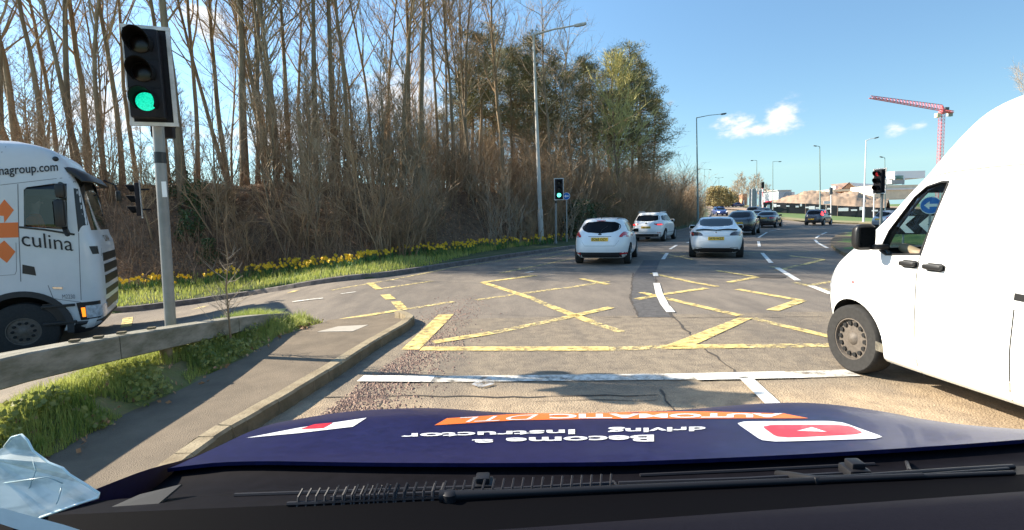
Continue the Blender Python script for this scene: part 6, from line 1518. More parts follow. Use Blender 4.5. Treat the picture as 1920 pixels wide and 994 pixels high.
# the pines behind the lamp post
LP = 'dark green pine in the clump standing behind the leaning lamp post'
PX_P = [(866, 150, 41), (888, 118, 38), (905, 70, 36), (925, 95, 40), (944, 62, 43), (962, 92, 37), (985, 120, 46), (1000, 100, 40), (1012, 68, 42), (1032, 125, 48), (1055, 105, 43), (1072, 132, 39), (1092, 110, 45), (1115, 120, 50), (1138, 95, 47), (1160, 112, 44), (1180, 100, 51), (1198, 120, 53), (1212, 150, 50), (1224, 185, 55), (842, 210, 44), (1095, 210, 52), (1140, 170, 55), (930, 210, 46), (1020, 215, 50)]
for (px, ty, Y) in PX_P:
    p = at(px, 400, Y); x = p.x; b = bank_z(x, Y); h = (CY - 90 - (px - CX) * .021 - ty) / FPX * Y + CAM_H - b
    spots.append((x, Y)); add_tree(PINE, x, Y, h, 15, LP, 'pine tree', 'pine trees in the wood', None)
# the pale catkin tree at the wood's end
ct = tree_proto(31, 12, .16, 40, .25, .7, ('bark', 'catkin'), twigs=9, fine=7, tw_r=.022, crown_len=.34); p = at(1160, 400, 42); ct.location = (p.x, p.y, bank_z(p.x, p.y)); ct.name = 'catkin_tree'
h = (CY - 90 - 200 * .021 - 118) / FPX * 42 + CAM_H - bank_z(p.x, p.y); ct.scale = (h / 12 * .8, h / 12 * .8, h / 12); tag(ct, 'pale yellow-green catkin tree standing out at the right end of the wood', 'tree'); spots.append((p.x, p.y))
# bare trees: front edge, then the depth of the wood
FRONT = [(12, 20.5), (42, 21), (60, 23), (88, 20), (112, 24), (148, 21), (170, 23), (205, 20), (232, 22), (262, 25), (318, 22), (345, 20), (372, 24), (430, 26), (460, 23), (500, 24), (522, 22.5), (545, 25), (572, 27), (596, 24), (632, 25), (655, 23.5), (668, 27), (700, 26), (735, 28), (758, 26), (772, 30), (792, 27), (820, 29), (850, 30), (880, 31), (945, 32), (1030, 35)]
LB = 'tall bare woodland tree with slender trunk, rooted on the roadside bank'
LB2 = 'bare woodland tree standing deep in the wood behind the bank'
for (px, Y) in FRONT:
    p = at(px, 380, Y); x = p.x
    for k in range(30):
        if kdist(x, Y) > 4.6: break
        Y += .5; x = at(px, 380, Y).x
    spots.append((x, Y)); h = min(r.uniform(15, 19), hfit(px, x, Y))
    add_tree(BARE, x, Y, h, 18, LB, 'tree', 'bare trees along the front of the bank', None)
n = 0
for k in range(400):
    q = try_spot(2.1, -42, 26, 16, 62, 8, 30)
    if not q: break
    x, y, d, px = q; h = min(r.uniform(13, 19), hfit(px, x, y))
    if h < 5 or (px > 850 and y < 44): continue
    add_tree(BARE, x, y, h, 18, LB2, 'tree', 'bare trees inside the wood', None); n += 1
    if n >= 24: break
# thin young trees filling the gaps
YT = [tree_proto(81, 8, .045, 22, .18, .5, ('bark_warm', 'twig_red'), twigs=7, fine=4, tw_r=.007, crown_len=.22), tree_proto(82, 8, .05, 26, .15, .45, ('bark', 'twig'), twigs=7, fine=4, tw_r=.007, crown_len=.2, fork=True), tree_proto(83, 8, .04, 20, .12, .4, ('bark_warm', 'twig'), twigs=6, fine=4, tw_r=.007, crown_len=.2, fork=True)]
ysp = []
for k in range(4000):
    px = r.uniform(-60, 1300) if k % 4 == 0 else r.uniform(480, 1290); Y = r.uniform(17, 60); x = at(px, 400, Y).x; d = kdist(x, Y)
    if not (4.2 if px < 700 else 3.4) < d < 15: continue
    if any((x - a) ** 2 + (Y - b) ** 2 < 1.2 for a, b in ysp): continue
    h = min(r.uniform(3.5, 7.5), hfit(px, x, Y))
    if h < 3: continue
    if px > 850 and r.random() < .6: continue
    ysp.append((x, Y)); add_tree(YT, x, Y, h, 8, 'thin young bare tree growing among the taller trunks on the bank', 'young tree', 'thin young trees on the bank', None)
    if len(ysp) >= 90: break
# bare scrub along the bank
SH = [shrub_proto(41, 3.2, 24, 'scrub', .38, 7), shrub_proto(42, 3.8, 20, 'scrub', .30, 8), shrub_proto(43, 2.6, 28, 'scrub', .55, 7), shrub_proto(44, 4.6, 18, 'scrub', .24, 9), shrub_proto(45, 2.9, 14, 'twig_pale', .55, 5)]
LS_ = 'leafless brown shrub in the thicket along the foot of the wood'
cnt = 0; sspots = []
for k in range(6000):
    px = r.choice((r.uniform(-60, 560), r.uniform(540, 1345), r.uniform(700, 1345), r.uniform(950, 1340), r.uniform(1180, 1335))); Y = r.uniform(15, 76); x = at(px, 400, Y).x; d = kdist(x, Y)
    lim = (3.6, 11) if px < 620 else (2.6, 13)
    if Y > 34: lim = (.9, 13)
    if not lim[0] < d < lim[1]: continue
    if px < 620 and d < 6.5 and r.random() < .72: continue
    if px < 560 and d > 8: continue
    if any((x - a) ** 2 + (Y - b) ** 2 < .8 for a, b in sspots): continue
    sspots.append((x, Y)); o = SH[r.randrange(5)]
    if id(o) in used: o = copy_tree(o)
    else: used.add(id(o))
    s = r.uniform(.75, 1.35) * (1.15 if px > 900 else 1); hm = hfit(px, x, Y)
    s = min(s, max(.4, hm / 4.2)); o.location = (x, Y, bank_z(x, Y) - .08); o.rotation_euler = (0, 0, r.uniform(0, 6.28)); o.scale = (s * 1.1, s * 1.1, s); tag(o, LS_, 'shrub', 'bare shrubs along the foot of the wood'); cnt += 1
    if cnt >= 290: break
# ivy and evergreen bushes
IV = [shrub_proto(51, 1.9, 6, 'twig', .3, 3, 'ivy', 'evergreen_bush', 1500, .13), shrub_proto(52, 1.6, 6, 'twig', .3, 3, 'ivy', 'evergreen_bush', 1300, .14)]
OL = shrub_proto(53, 2.0, 6, 'twig', .3, 3, 'olive_leaf', 'evergreen_bush', 1300, .11)
for (px, Y, s, o, lab) in ((356, 18.6, .6, 0, 'dark ivy bush on the bank behind the traffic light pole'), (385, 18.0, .55, 1, 'dark ivy bush on the bank behind the traffic light pole'), (345, 20.3, .65, 1, 'dark ivy bush on the bank behind the traffic light pole'), (372, 19.6, .7, 0, 'dark ivy bush on the bank behind the traffic light pole'), (1092, 30.5, 1.3, 0, 'dark evergreen bush between the small green traffic light and the cars'), (1120, 31.5, 1.4, 1, 'dark evergreen bush between the small green traffic light and the cars'), (1078, 33, 1.3, 1, 'dark evergreen bush between the small green traffic light and the cars'), (1150, 36, 1.5, 2, 'olive green bush in the thicket behind the white cars'), (1165, 35, 1.1, 2, 'olive green bush in the thicket behind the white cars'), (1182, 38, 1.3, 0, 'dark evergreen bush above the roof of the roof-railed car'), (1232, 44, 1.4, 1, 'dark evergreen bush at the wood edge right of the roof-railed car')):
    src = OL if o == 2 else IV[o]; c = src
    if id(c) in used: c = copy_tree(c)
    else: used.add(id(c))
    x = at(px, 400, Y).x
    for k in range(20):
        if kdist(x, Y) > 3.1: break
        Y += .4; x = at(px, 400, Y).x
    c.location = (x, Y, bank_z(x, Y) - .1); c.scale = (s, s, s); c.rotation_euler = (0, 0, r.random() * 6); tag(c, lab, 'bush', 'evergreen bushes on the bank')
# brambles, dead stems and fallen leaves over the bank
mb = MB(); lf_ = MB()
for k in range(11000):
    px = r.uniform(-40, 1320); Y = r.uniform(14.5, 60) if px > 700 else r.uniform(14.5, 30); x = at(px, 400, Y).x; d = kdist(x, Y)
    if not 3.0 < d < 9.5: continue
    p = Vector((x, Y, bank_z(x, Y, d) - .03)); a = r.uniform(0, 6.28); L_ = r.uniform(.3, 1.4); h = r.uniform(.15, .9) * (1.5 if r.random() < .2 else 1); e = p + Vector((math.cos(a) * L_, math.sin(a) * L_, 0)); e.z = bank_z(e.x, e.y) + r.uniform(-.02, .3); q = p.lerp(e, .5) + Vector((r.gauss(0, .1), r.gauss(0, .1), h)); rr = r.uniform(.004, .010)
    mb.tube([p, p.lerp(q, .55) + Vector((0, 0, h * .22)), q, q.lerp(e, .5) + Vector((0, 0, h * .2)), e], [rr, rr, rr * .8, rr * .7, rr * .4], 3, caps=False)
tag(mb.build('undergrowth', 'bramble'), kind='stuff')
for k in range(30000):
    px = r.uniform(-40, 1200); Y = r.uniform(14, 34); x = at(px, 400, Y).x; d = kdist(x, Y)
    if not 2.7 < d < 9: continue
    leaf_quad(lf_, Vector((x, Y, bank_z(x, Y, d) + r.uniform(0, .06))), r.uniform(.05, .11), r, .7)
tag(lf_.build('fallen_leaves', 'dead_leaf'), kind='stuff')
# sapling in front of the barrier's end
sp_ = MB(); P = [at(432, 632, 5.75)]; P[0].z = .2
for (x, y) in ((428, 585), (424, 540), (427, 490), (421, 440), (424, 385)): P.append(at(x, y, 5.75))
root = empty('sapling', P[0], 0, 'thin bare sapling growing by the ramped end of the roadside barrier', 'sapling'); O = P[0].copy(); sp_.tube([p - O for p in P], [.013, .011, .009, .006, .004, .002], 5, caps=False); sp_.build('stem', 'bark_warm', root)
sp_ = MB()
for k in range(30):
    t = r.uniform(.04, .62); i = min(4, int(t * 5)); q = P[i].lerp(P[i + 1], t * 5 - i) - O; a = r.uniform(0, 6.28); L_ = r.uniform(.12, .42) * (1.2 - t); e = q + Vector((math.cos(a) * L_, math.sin(a) * L_ * .6, L_ * r.uniform(.3, 1.1))); sp_.tube([q, q.lerp(e, .5) + Vector((0, 0, -.02)), e], [.005, .0035, .0015], 3, caps=False)
    for f in range(2): e2 = q.lerp(e, .6) + Vector((r.gauss(0, .08), r.gauss(0, .08), r.uniform(.02, .14))); sp_.tube([q.lerp(e, .5), e2], [.0025, .001], 3, caps=False)
sp_.build('twigs', 'twig_pale', root)
# grass: strip beside the pavement, verge under the daffodils
def blades(name, pts, hmin, hmax, w, m, seed, lean=.35, nseg=2):
    rr = random.Random(seed); mb = MB()
    for (x, y, z, k) in pts:
        h = rr.uniform(hmin, hmax) * k; a = rr.uniform(0, 6.28); dx, dy = math.cos(a), math.sin(a); l_ = h * lean * rr.uniform(.2, 1.8); ww = w * rr.uniform(.6, 1.4)
        b0 = Vector((x - dy * ww, y + dx * ww, z - .02)); b1 = Vector((x + dy * ww, y - dx * ww, z - .02)); m0 = Vector((x + dx * l_ * .35 - dy * ww * .7, y + dy * l_ * .35 + dx * ww * .7, z + h * .6)); m1 = Vector((x + dx * l_ * .35 + dy * ww * .7, y + dy * l_ * .35 - dx * ww * .7, z + h * .6)); t = Vector((x + dx * l_, y + dy * l_, z + h))
        mb.add([b0, b1, m1, m0, t], [(0, 1, 2, 3), (3, 2, 4)])
    return tag(mb.build(name, m), kind='stuff')
pts = []
for k in range(60000):
    y = r.uniform(1.6, 8.0); x = r.uniform(-4.3, -2.9)
    cl_ = noise.noise(Vector((x * 1.8, y * 1.8, 2))); cl2 = noise.noise(Vector((x * 5, y * 5, 7)))
    edge = -3.02 + .10 * noise.noise(Vector((0, y * 3, 5)))
    if x > edge or cl_ + .5 * cl2 < -.28: continue
    kk = (.7 + .8 * max(0, cl_ + .3)) * (.55 + .45 * sstep(edge, edge - .35, x)) * (1.25 if y > 6.4 else 1)
    pts.append((x, y, strip_z(x, y), kk))
blades('grass', pts, .04, .13, .0035, 'grass_a', 61)
wd = MB()
for k in range(5200):
    y = r.uniform(1.8, 6.6); x = r.uniform(-3.6, -3.0)
    if noise.noise(Vector((x * 2.2, y * 2.2, 11))) < .02: continue
    leaf_quad(wd, Vector((x, y, strip_z(x, y) + r.uniform(.02, .13))), r.uniform(.025, .06), r, .75)
tag(wd.build('weeds', 'weed'), kind='stuff')
dl = MB()
for k in range(500):
    y = r.uniform(2, 8); x = r.uniform(-3.7, -2.85); leaf_quad(dl, Vector((x, y, max(strip_z(x, y), pav_z(x, y)) + r.uniform(.004, .05))), r.uniform(.02, .06), r, .7)
tag(dl.build('dead_leaves', 'dead_leaf'), kind='stuff')
pts = []
for k in range(42000):
    px = r.uniform(150, 1062); Y = r.uniform(12.5, 27); x = at(px, 480, Y).x; d = kdist(x, Y)
    if not .2 < d < 3.5: continue
    g_ = noise.noise(Vector((x * 1.2, Y * 1.2, 4)))
    if px > 770 and d < 1.9 * sstep(770, 980, px) + .1: continue
    pts.append((x, Y, bank_z(x, Y, d), (1.0 + .5 * g_) * (.6 if d < .6 else 1)))
blades('verge_grass', pts, .08, .22, .010, 'grass_a', 62)
# daffodils
def daff(seed):
    rr = random.Random(seed); mb = MB(); h = .36
    for k in range(5):
        a = rr.uniform(0, 6.28); e = Vector((math.cos(a) * .10, math.sin(a) * .10, h * rr.uniform(.6, .95))); s = Vector((-math.sin(a), math.cos(a), 0)) * .009; mb.add([s * -1, s, e * .6 + s, e, e * .6 - s], [(0, 1, 2, 3, 4)], 0)
    mb.tube([(0, 0, 0), (.01, 0, h * .6), (.0, -.02, h)], .005, 4, mi=0)
    c = Vector((0, -.03, h + .01)); d = Vector((.25, -.9, .25)).normalized(); u = d.orthogonal().normalized(); v = d.cross(u)
    for k in range(6):
        a = k * math.pi / 3; pdir = u * math.cos(a) + v * math.sin(a); sd = d.cross(pdir); mb.add([c, c + pdir * .03 + sd * .018, c + pdir * .058 - d * .004, c + pdir * .03 - sd * .018], [(0, 1, 2, 3)], 1)
    vs = []
    for (rad, l_) in ((.014, 0), (.019, .03), (.024, .038)): vs += [c + (u * math.cos(j * 1.0472) + v * math.sin(j * 1.0472)) * rad + d * l_ for j in range(6)]
    mb.add(vs, [(i * 6 + j, i * 6 + (j + 1) % 6, i * 6 + 6 + (j + 1) % 6, i * 6 + 6 + j) for i in range(2) for j in range(6)], 1)
    return mb.build('daffodil', ['stem_green', 'daff'])
DF = [daff(71), daff(72), daff(73)]; n = 0; extra = MB(); ex_src = DF[0].data
cand = []
for k in range(9000):
    px = r.uniform(200, 1068); Y = r.uniform(13, 29); x = at(px, 480, Y).x; d = kdist(x, Y)
    if not 1.5 < d < 3.25: continue
    if noise.noise(Vector((x * .9, Y * .9, 20))) + (.22 if d > 2.2 else -.18) < -.02: continue
    cand.append((Y, x, d))
cand = cand[:560]; cand.sort()
LD = 'yellow daffodil in the planted band along the foot of the wooded bank'
for i, (Y, x, d) in enumerate(cand):
    z = bank_z(x, Y, d) - .02; s = r.uniform(.8, 1.2) * .95; rz = r.gauss(.2, .7)
    if i < 297:
        o = DF[i % 3]
        if id(o) in used: o = o.copy(); C.objects.link(o)
        else: used.add(id(o))
        o.location = (x, Y, z); o.rotation_euler = (0, 0, rz); o.scale = (s, s, s); tag(o, LD, 'daffodil', 'daffodils along the verge')
    else:
        src = DF[i % 3].data; M = Matrix.Translation((x, Y, z)) @ Matrix.Rotation(rz, 4, 'Z') @ Matrix.Scale(s, 4); base_i = len(extra.v)
        extra.v += [tuple(M @ v.co) for v in src.vertices]
        for p in src.polygons: extra.f.append(tuple(i2 + base_i for i2 in p.vertices)); extra.m.append(p.material_index)
if extra.v: tag(extra.build('daffodil_bed', ['stem_green', 'daff']), kind='stuff')
# far trees and bushes on the hill
def far_place(src, px, by, Y, hpx, lab, cat, group, H0, name=None):
    o = src
    if id(o) in used: o = copy_tree(o)
    else: used.add(id(o))
    p = at(px, by, Y); s = hpx / FPX * Y / H0; o.location = p; o.scale = (s, s, s); o.rotation_euler = (0, 0, r.random() * 6); tag(o, lab, cat, group)
    if name: o.name = name
    return o
OB = shrub_proto(54, 4, 8, 'twig', .3, 3, 'olive_far', 'round_bush', 2600, .30, rad=.03)
for (px, by, Y, h) in ((1334, 386, 150, 34), (1342, 386, 160, 37), (1352, 386, 170, 36), (1360, 386, 175, 32), (1368, 386, 190, 22), (1376, 386, 200, 26)): far_place(OB, px, by, Y, h, 'rounded olive-green bush on the hill behind the parked cars', 'bush', 'olive bushes on the hill', 4)
FT = tree_proto(33, 12, .14, 30, .2, .75, ('bark', 'twig'), twigs=7, fine=5, tw_r=.035, crown_len=.36)
for (px, by, Y, h) in ((1385, 387, 190, 58), (1392, 387, 200, 50), (1378, 387, 210, 46), (1417, 386, 200, 56), (1411, 386, 210, 52), (1426, 386, 215, 46), (1436, 386, 220, 38), (1372, 387, 220, 34), (1402, 387, 230, 34)): far_place(FT, px, by, Y, h, 'bare spreading tree on the skyline beyond the hill road', 'tree', 'bare trees on the skyline', 12)
mb = MB()
for k in range(5200):
    px = r.uniform(1438, 1585); Y = r.uniform(205, 250); p = at(px, 378, Y); hh = (16 + 7 * noise.noise(Vector((px * .06, 0, 0))) - 6 * sstep(1490, 1570, px) + (6 if px < 1450 else 0)) / FPX * Y; z = p.z + hh * r.random() ** .7
    leaf_quad(mb, Vector((p.x, p.y, z)), r.uniform(.4, 1.1), r, .25)
tag(mb.build('distant_treeline', 'twig_red'), kind='stuff')
o = copy_tree(BARE[2]); p = at(1915, 330, 60); o.location = (p.x, p.y, .2); o.scale = (.8, .8, .92); tag(o, 'bare tree whose top twigs show above the van roof', 'tree')
for q in list(D_ for D_ in BARE + PINE + SH if id(D_) not in used): q.location = (0, -60, -30)
# ================================================================== the car the photograph is taken from
own = empty('car', (.29, .6, 0), 0, 'dark blue car we sit in, bonnet with white lettering and orange banner', 'car'); OO = Vector((.29, .6, 0))
XC = .29
PB = [(.70, 1.186), (.82, 1.164), (.9, 1.147), (1.0, 1.124), (1.2, 1.074), (1.4, 1.028), (1.55, .985), (1.7, .925), (1.85, .83), (1.95, .735), (2.05, .60), (2.09, .46)]
def bon_h(X, Z):
    x = X - XC; a = abs(x); p = interp(PB, Z)[0]
    p = (interp(PB, Z - .06)[0] + 2 * p + interp(PB, Z + .06)[0]) / 4 if Z < 2.0 else p
    k = sstep(1.0, 1.35, Z); p += .018 * max(x, -.1) * (1 - k)
    p += k * ((.030 if x < 0 else .022) * math.exp(-((a - (.61 if x < 0 else .56)) / .25) ** 2) + .012 * sstep(.62, .9, a) * (x < 0))
    if x > .60: p -= .055 * ((x - .60) / .38) ** 2 * k
    if a > .74: p -= .022 * ((a - .74) / .3) ** 2
    if a > 1.0: p -= (a - 1.0) * 2.2 * min(1, (a - 1.0) / .05)
    return p
def bon_z(X): return .915 + .085 * min(1, abs(X - XC) / .9) ** 2
def nose_pull(a): return .16 * (a / 1.0) ** 3
def BON(u, v, off=0.0):
    x = -1.0 + 2.0 * u; zr_ = bon_z(XC + x); zf = 2.08 - nose_pull(abs(x)); Z = zr_ + (zf - zr_) * v
    return Vector((XC + x, Z, bon_h(XC + x, Z + nose_pull(abs(x)) * sstep(.5, 1, v)) + off))
mb = MB(); mb.grid(lambda u, v: BON(u, v) - OO, 64, 44); mb.grid(lambda u, v: BON(u, v, -.008) - OO, 64, 44, flip=True)
def edge_strip(F):
    n = 64; vs = []
    for i in range(n + 1): vs += [F(i / n, 0.0), F(i / n, -.008)]
    return vs, [(2 * i, 2 * i + 1, 2 * i + 3, 2 * i + 2) for i in range(n)]
vs, fs = edge_strip(lambda u, o: BON(u, 0, o) - OO); mb.add(vs, fs); bonnet = mb.build('bonnet', 'bonnet_blue', own, smooth=50)
# wings, nose and front wheels below the bonnet
for s in (-1, 1):
    mb = MB()
    def WG(u, v):
        Z = .62 + 1.36 * v; a = 1.004 + .075 * math.sin(u * math.pi / 2) ** .8; X = XC + s * a; Zn = Z - (.02 + nose_pull(1)) * sstep(.75, 1, v) * 0
        zt_ = bon_h(XC + s * 1.0, max(.72, Z + nose_pull(1) * sstep(.5, 1, v))) - .002 + .014 * sstep(1.15, .92, Z); return Vector((X, Z, zt_ - .62 * u ** 1.5 - .02 * u)) - OO
    mb.grid(WG, 8, 40, flip=(s < 0)); mb.build('wing', 'bonnet_blue', own, smooth=60)
    wheel_parts(own, s * .93, 1.25 - .6, .33, .21, s, 'rim_silver', spokes=10)
mb = MB(); mb.grid(lambda u, v: BON(u, 1) + Vector((0, .02 + .03 * math.sin(v * 3.14), -.30 * v)) - OO, 40, 8); mb.build('bumper', 'bonnet_blue', own, smooth=60)
mb = MB(); mb.box((0, .2, .35), (1.7, 2.4, .12)); mb.build('floor', 'underbody', own)
def bon_hit(px, py):
    d = ray(px, py); d = d / d.y; t = .75; prev = None
    while t < 2.05:
        X, Zd = d.x * t, t; z = CAM_H + d.z * t; a = abs(X - XC)
        f = z - bon_h(X, t + 0)
        if f < 0:
            lo, hi = t - .004, t
            for _ in range(14):
                m_ = (lo + hi) / 2
                if CAM_H + d.z * m_ - bon_h(d.x * m_, m_) < 0: hi = m_
                else: lo = m_
            return Vector((d.x * hi, hi, bon_h(d.x * hi, hi)))
        t += .004
    return None
def hit(px, py, off):
    off *= .6
    for k in range(60):
        p = bon_hit(px, py + k)
        if p is not None: break
    return p + Vector((0, -.0005, off)) - OO
def decal(name, poly, m, off=.0025, n=14, parent=None):
    bm = bmesh.new(); f = bm.faces.new([bm.verts.new((x, y, 0)) for x, y in poly]); bmesh.ops.triangulate(bm, faces=bm.faces[:])
    x0 = min(p[0] for p in poly); x1 = max(p[0] for p in poly); y0 = min(p[1] for p in poly); y1 = max(p[1] for p in poly)
    for i in range(1, n): bmesh.ops.bisect_plane(bm, geom=bm.verts[:] + bm.edges[:] + bm.faces[:], plane_co=(x0 + (x1 - x0) * i / n, 0, 0), plane_no=(1, 0, 0))
    for i in range(1, 5): bmesh.ops.bisect_plane(bm, geom=bm.verts[:] + bm.edges[:] + bm.faces[:], plane_co=(0, y0 + (y1 - y0) * i / 5, 0), plane_no=(0, 1, 0))
    bm.verts.index_update(); vs = [hit(q.co.x, q.co.y, off) for q in bm.verts]; fs = [[q.index for q in f.verts] for f in bm.faces]; bm.free()
    mb = MB(); mb.add(vs, fs); return mb.build(name, m, parent or bonnet if False else own, smooth=True)
def bon_text(name, s, xr, xl, yr, yl, m='white_vinyl', bold=.035, off=.003, shear=0.0):
    # read from the front of the car: starts at photo right, feet of the letters away from us; yr/yl = (far, near) rows at the right / left end
    mb = MB(); text_on(mb, s, lambda u, v: hit(xr + (xl - xr) * u, (yr[0] + (yr[1] - yr[0]) * v) * (1 - u) + (yl[0] + (yl[1] - yl[0]) * v) * u, off), 0, 1, 0, 1, bold=bold, shear=shear); return mb.build(name, m, own)
bon_text('lettering', 'Become', 1226, 948, (816, 829), (822, 832), bold=.028); bon_text('lettering', 'a', 925, 885, (824.5, 831), (825, 832), bold=.028); bon_text('lettering', 'driving', 1323, 1140, (798, 809), (802, 814), bold=.028); bon_text('lettering', 'Instructor', 1078, 752, (806, 815), (814, 823), bold=.028)
decal('banner', [(815, 798), (838, 785), (960, 777), (1100, 773), (1320, 772), (1470, 776), (1516, 785), (1400, 785), (1100, 786), (960, 789)], 'orange_vinyl', .002, 24)
bon_text('banner_lettering', 'AUTOMATIC', 1468, 1030, (776, 783.5), (777, 786), m='white_vinyl', bold=.04, off=.0035); bon_text('banner_lettering', 'DTL', 1010, 862, (778, 787), (784, 793), m='white_vinyl', bold=.0, off=.0035, shear=.3)
decal('sticker', rnd_poly([(1376, 791), (1572, 790), (1664, 823), (1432, 830)], .1, 2), 'white_vinyl', .0025, 14); decal('play_emblem', rnd_poly([(1424, 798), (1590, 798), (1622, 815), (1458, 823)], .14, 2), 'red_vinyl', .0038, 12); decal('play_emblem', [(1494, 810), (1522, 803), (1550, 812)], 'white_vinyl', .005, 4)
decal('learner_plate', [(462, 822), (560, 803), (688, 784), (662, 801), (560, 813)], 'white_vinyl', .0025, 10); decal('learner_letter', [(563, 806), (590, 797), (624, 794), (606, 804)], 'red_vinyl', .004, 5)
# scuttle panel, wipers, windscreen edge and dashboard
def CW(u, v, off=0.0):
    X = XC - 1.0 + 2.0 * u; Z0 = bon_z(X) + .02; Z1 = .735; Z = Z0 + (Z1 - Z0) * v; z0 = bon_h(X, bon_z(X)) - .016
    z1 = 1.6 - (.568 - .030 * X) * Z1; dip = -.016 * math.sin(min(1, v * 1.5) * math.pi) * (1 if v < .66 else 0); return Vector((X, Z, z0 + (z1 - z0) * v ** 1.3 + dip + off))
mb = MB(); mb.grid(lambda u, v: CW(u, v) - OO, 48, 20, flip=True); cowl = mb.build('scuttle', 'cowl_black', own, smooth=60)
def on(px, py, Z, off=0): return at(px, py - off, Z) - OO
def cw_z(X, Z):
    u = (X - XC + 1.0) / 2.0; Z0 = bon_z(X) + .02; v = min(1, max(0, (Z - Z0) / (.735 - Z0))); return CW(u, v).z
def cw_hit(px, py, up=0.0):
    # where the photo ray meets the scuttle panel
    d = ray(px, py); d = d / d.y; t = .99
    for k in range(400):
        t2 = .735 + (.99 - .735) * k / 399
        if CAM_H + d.z * t2 < cw_z(d.x * t2, t2) + .0005: t = t2; break
    return Vector((d.x * t, t, cw_z(d.x * t, t) + up)) - OO
def rib_row(n, x0, y0, x1, y1, hgt):
    for i in range(n):
        t = i / (n - 1); a = cw_hit(x0 + (x1 - x0) * t, y0 + (y1 - y0) * t); mb.tube([a + Vector((0, -.004, -.004)), a + Vector((.0, .003, hgt * .6)), a + Vector((.003, .014, hgt))], .0019, 5)
mb = MB(); rib_row(29, 628, 948, 1146, 922, .020); mb.build('vent_ribs', mat('rib_grey', (.022, .022, .026), .55, spec=.2), own); mb = MB(); rib_row(17, 560, 968, 828, 962, .017); mb.build('vent_ribs', 'rib_grey' if 'rib_grey' in MT else bpy.data.materials['rib_grey'], own)
for pts in ([(598, 950), (760, 942), (900, 936), (1030, 931), (1160, 924)], [(620, 936), (760, 929), (900, 922), (1030, 915), (1150, 908)], [(540, 969), (700, 967), (850, 963)], [(1150, 905), (1160, 924)], [(1200, 893), (1400, 884), (1640, 872)], [(1160, 908), (1400, 900), (1600, 889)], [(1700, 868), (1705, 884)], [(440, 930), (900, 915)]):
    mb = MB(); mb.tube([cw_hit(*p, .002) for p in pts], .0032, 6); mb.build('scuttle_rib', bpy.data.materials['rib_grey'], own, smooth=40)
MT['wiper'] = mat('wiper', (.014, .014, .016), .45, spec=.25)
def sweep(name, pts, rr, up, n=8):
    P = [cw_hit(*p, up) for p in pts]; mb = MB(); mb.tube(P, rr if isinstance(rr, list) else rr, n); return mb.build(name, 'wiper', own, smooth=50)
sweep('wiper_arm', [(826, 974), (862, 957), (1000, 949), (1250, 934), (1500, 921), (1730, 908)], [.010, .008, .006, .0055, .005, .0045], .004); sweep('wiper_blade', [(980, 962), (1200, 949), (1460, 936), (1700, 921), (1900, 905)], .0035, .003)
sweep('wiper_arm', [(1458, 892), (1490, 898), (1530, 906), (1580, 901), (1790, 886), (1900, 879)], [.006, .007, .007, .005, .0045, .004], .004); sweep('wiper_blade', [(1560, 908), (1700, 897), (1890, 882)], .003, .003)
mb = MB(); c = cw_hit(845, 972, .006); mb.lathe([(.012, -.01), (.012, .003), (.008, .006), (.002, .0065)], 'z', 16, c); mb.build('wiper_pivot', 'wiper', own, smooth=40)
for (x, y) in ((906, 917), (1602, 890)):
    mb = MB(); c = cw_hit(x, y, .006); mb.box(c, (.036, .034, .018), bev=.006); mb.box(c + Vector((0, 0, .012)), (.022, .022, .012), bev=.003); mb.build('washer_jet', 'wiper', own, smooth=40)
mb = MB(); P = [on(180, 963, .76), on(262, 927, .80), on(340, 908, .82), on(276, 962, .76)]; mb.add([p + Vector((0, 0, .0)) for p in P] + [p - Vector((0, -.004, .004)) for p in P], [(0, 1, 2, 3), (7, 6, 5, 4), (0, 4, 5, 1), (1, 5, 6, 2), (2, 6, 7, 3), (3, 7, 4, 0)]); mb.build('scuttle_cap', mat('cap_grey', (.05, .05, .05), .6, spec=.1), own)
def DA(u, v):
    X = -1.1 + 2.4 * u; zf = 1.6 - (.596 - .055 * X / .64 * 1.0 - .012 * max(0, -X)) * .64; Z = .64 - .75 * v
    return Vector((X, Z, zf - .03 * (1 - min(1, v * 12)) ** 2 - .01 * v)) - OO
mb = MB(); mb.grid(DA, 40, 26, flip=True); mb.grid(lambda u, v: DA(u, 0) - Vector((0, -.004, .5 * v)), 40, 2); mb.build('dashboard', 'dash', own, smooth=50)
def FR(u, v):
    X = -1.1 + 2.4 * u; sl0 = .568 - .030 * X; sl1 = .68 - .055 * X / .64; Z = .735 - .115 * v; return Vector((X, Z, 1.6 - (sl0 + (sl1 - sl0) * v) * Z + .0)) - OO
mb = MB(); mb.grid(FR, 30, 3, flip=True); mb.build('windscreen_edge', mat('frit', (.003, .003, .004), .8, spec=.03), own, smooth=60)
mb = MB()
for k in range(8): a = on(1390 + k * 42, 989 - k * 3.0, .60); mb.box(a + Vector((0, 0, .0)), (.02, .012, .004))
mb.build('demister_vent', 'trim_black', own)
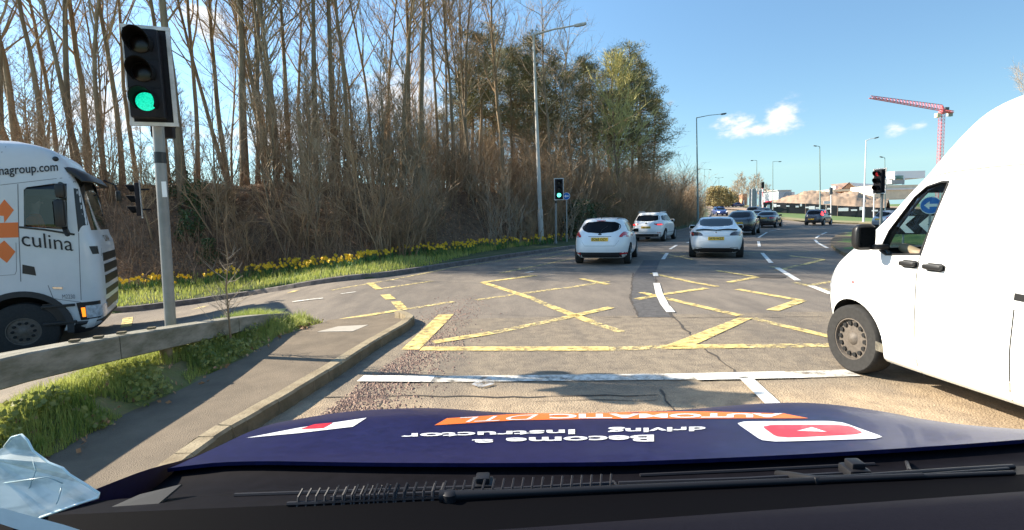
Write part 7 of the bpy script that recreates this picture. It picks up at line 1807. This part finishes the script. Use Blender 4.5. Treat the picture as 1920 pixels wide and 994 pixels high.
# plastic wallet and paper strip tucked into the corner of the screen
def wallet():
    m = bpy.data.materials.new('plastic_wallet'); m.use_nodes = True; n = m.node_tree; b = n.nodes['Principled BSDF']; b.inputs['Roughness'].default_value = .4; b.inputs['Specular IOR Level'].default_value = .2
    t = n.nodes.new('ShaderNodeTexCoord'); mp_ = n.nodes.new('ShaderNodeMapping'); mp_.inputs['Scale'].default_value = (3, 3, 9); mp_.inputs['Rotation'].default_value = (.3, .6, .8); n.links.new(t.outputs['Object'], mp_.inputs[0])
    no = n.nodes.new('ShaderNodeTexNoise'); no.inputs['Scale'].default_value = 4; no.inputs['Detail'].default_value = 6; no.inputs['Distortion'].default_value = 1.5; n.links.new(mp_.outputs[0], no.inputs['Vector'])
    rp = n.nodes.new('ShaderNodeValToRGB'); rp.color_ramp.elements[0].position = .36; rp.color_ramp.elements[1].position = .58; rp.color_ramp.elements[0].color = (.50, .56, .55, 1); rp.color_ramp.elements[1].color = (.92, .95, .90, 1); n.links.new(no.outputs[0], rp.inputs[0]); n.links.new(rp.outputs[0], b.inputs['Base Color'])
    b.inputs['Alpha'].default_value = .66; b.inputs['Subsurface Weight'].default_value = 0
    return m
MT['wallet'] = wallet(); MT['wallet_edge'] = mat('wallet_edge', (.62, .74, .74), .15, coat=.6)
WP = [(-30, 858), (8, 838), (22, 820), (40, 815), (52, 826), (62, 846), (92, 868), (118, 878), (130, 890), (160, 908), (186, 925), (184, 933), (150, 944), (74, 971), (-30, 985)]
mb = MB(); c0 = at(60, 910, .64)
f0 = lambda x, y: at(x, y, .64 + .00025 * (940 - y) + .004 * math.sin(x * .05) + .003 * math.sin(y * .09)) - c0; f1 = lambda x, y: at(x, y, .645 + .00025 * (940 - y) + .004 * math.sin(x * .05) + .003 * math.sin(y * .09)) - c0
mb.prism(WP, f0, f1); wl_ = mb.build('plastic_wallet', 'wallet', recalc=True); wl_.location = c0; tag(wl_, 'crumpled translucent plastic wallet in the lower corner of the windscreen', 'plastic wallet')
mb = MB(); mb.tube([f0(*p) for p in WP[1:-1]], .0016, 6); mb.build('welded_edge', 'wallet_edge', wl_, smooth=True)
mb = MB()
for pts in (((5, 905), (92, 893), (120, 905)), ((118, 912), (112, 935), (108, 944)), ((60, 850), (70, 880), (50, 935))): mb.tube([f0(*p) + Vector((0, -.002, 0)) for p in pts], .0008, 5)
mb.build('crease', mat('crease', (.30, .40, .42), .3), wl_, smooth=True)
mb = MB(); f0 = lambda x, y: at(x, y, .57) - c0; f1 = lambda x, y: at(x, y, .574) - c0; mb.prism([(-30, 950), (6, 953), (60, 968), (120, 984), (175, 1002), (60, 1002), (-30, 972)], f0, f1); o = mb.build('paper_strip', mat('paper', (.72, .72, .74), .7, var=.06, vscale=20), recalc=True); o.location = c0; tag(o, 'white folded paper strip lying below the plastic wallet', 'paper')
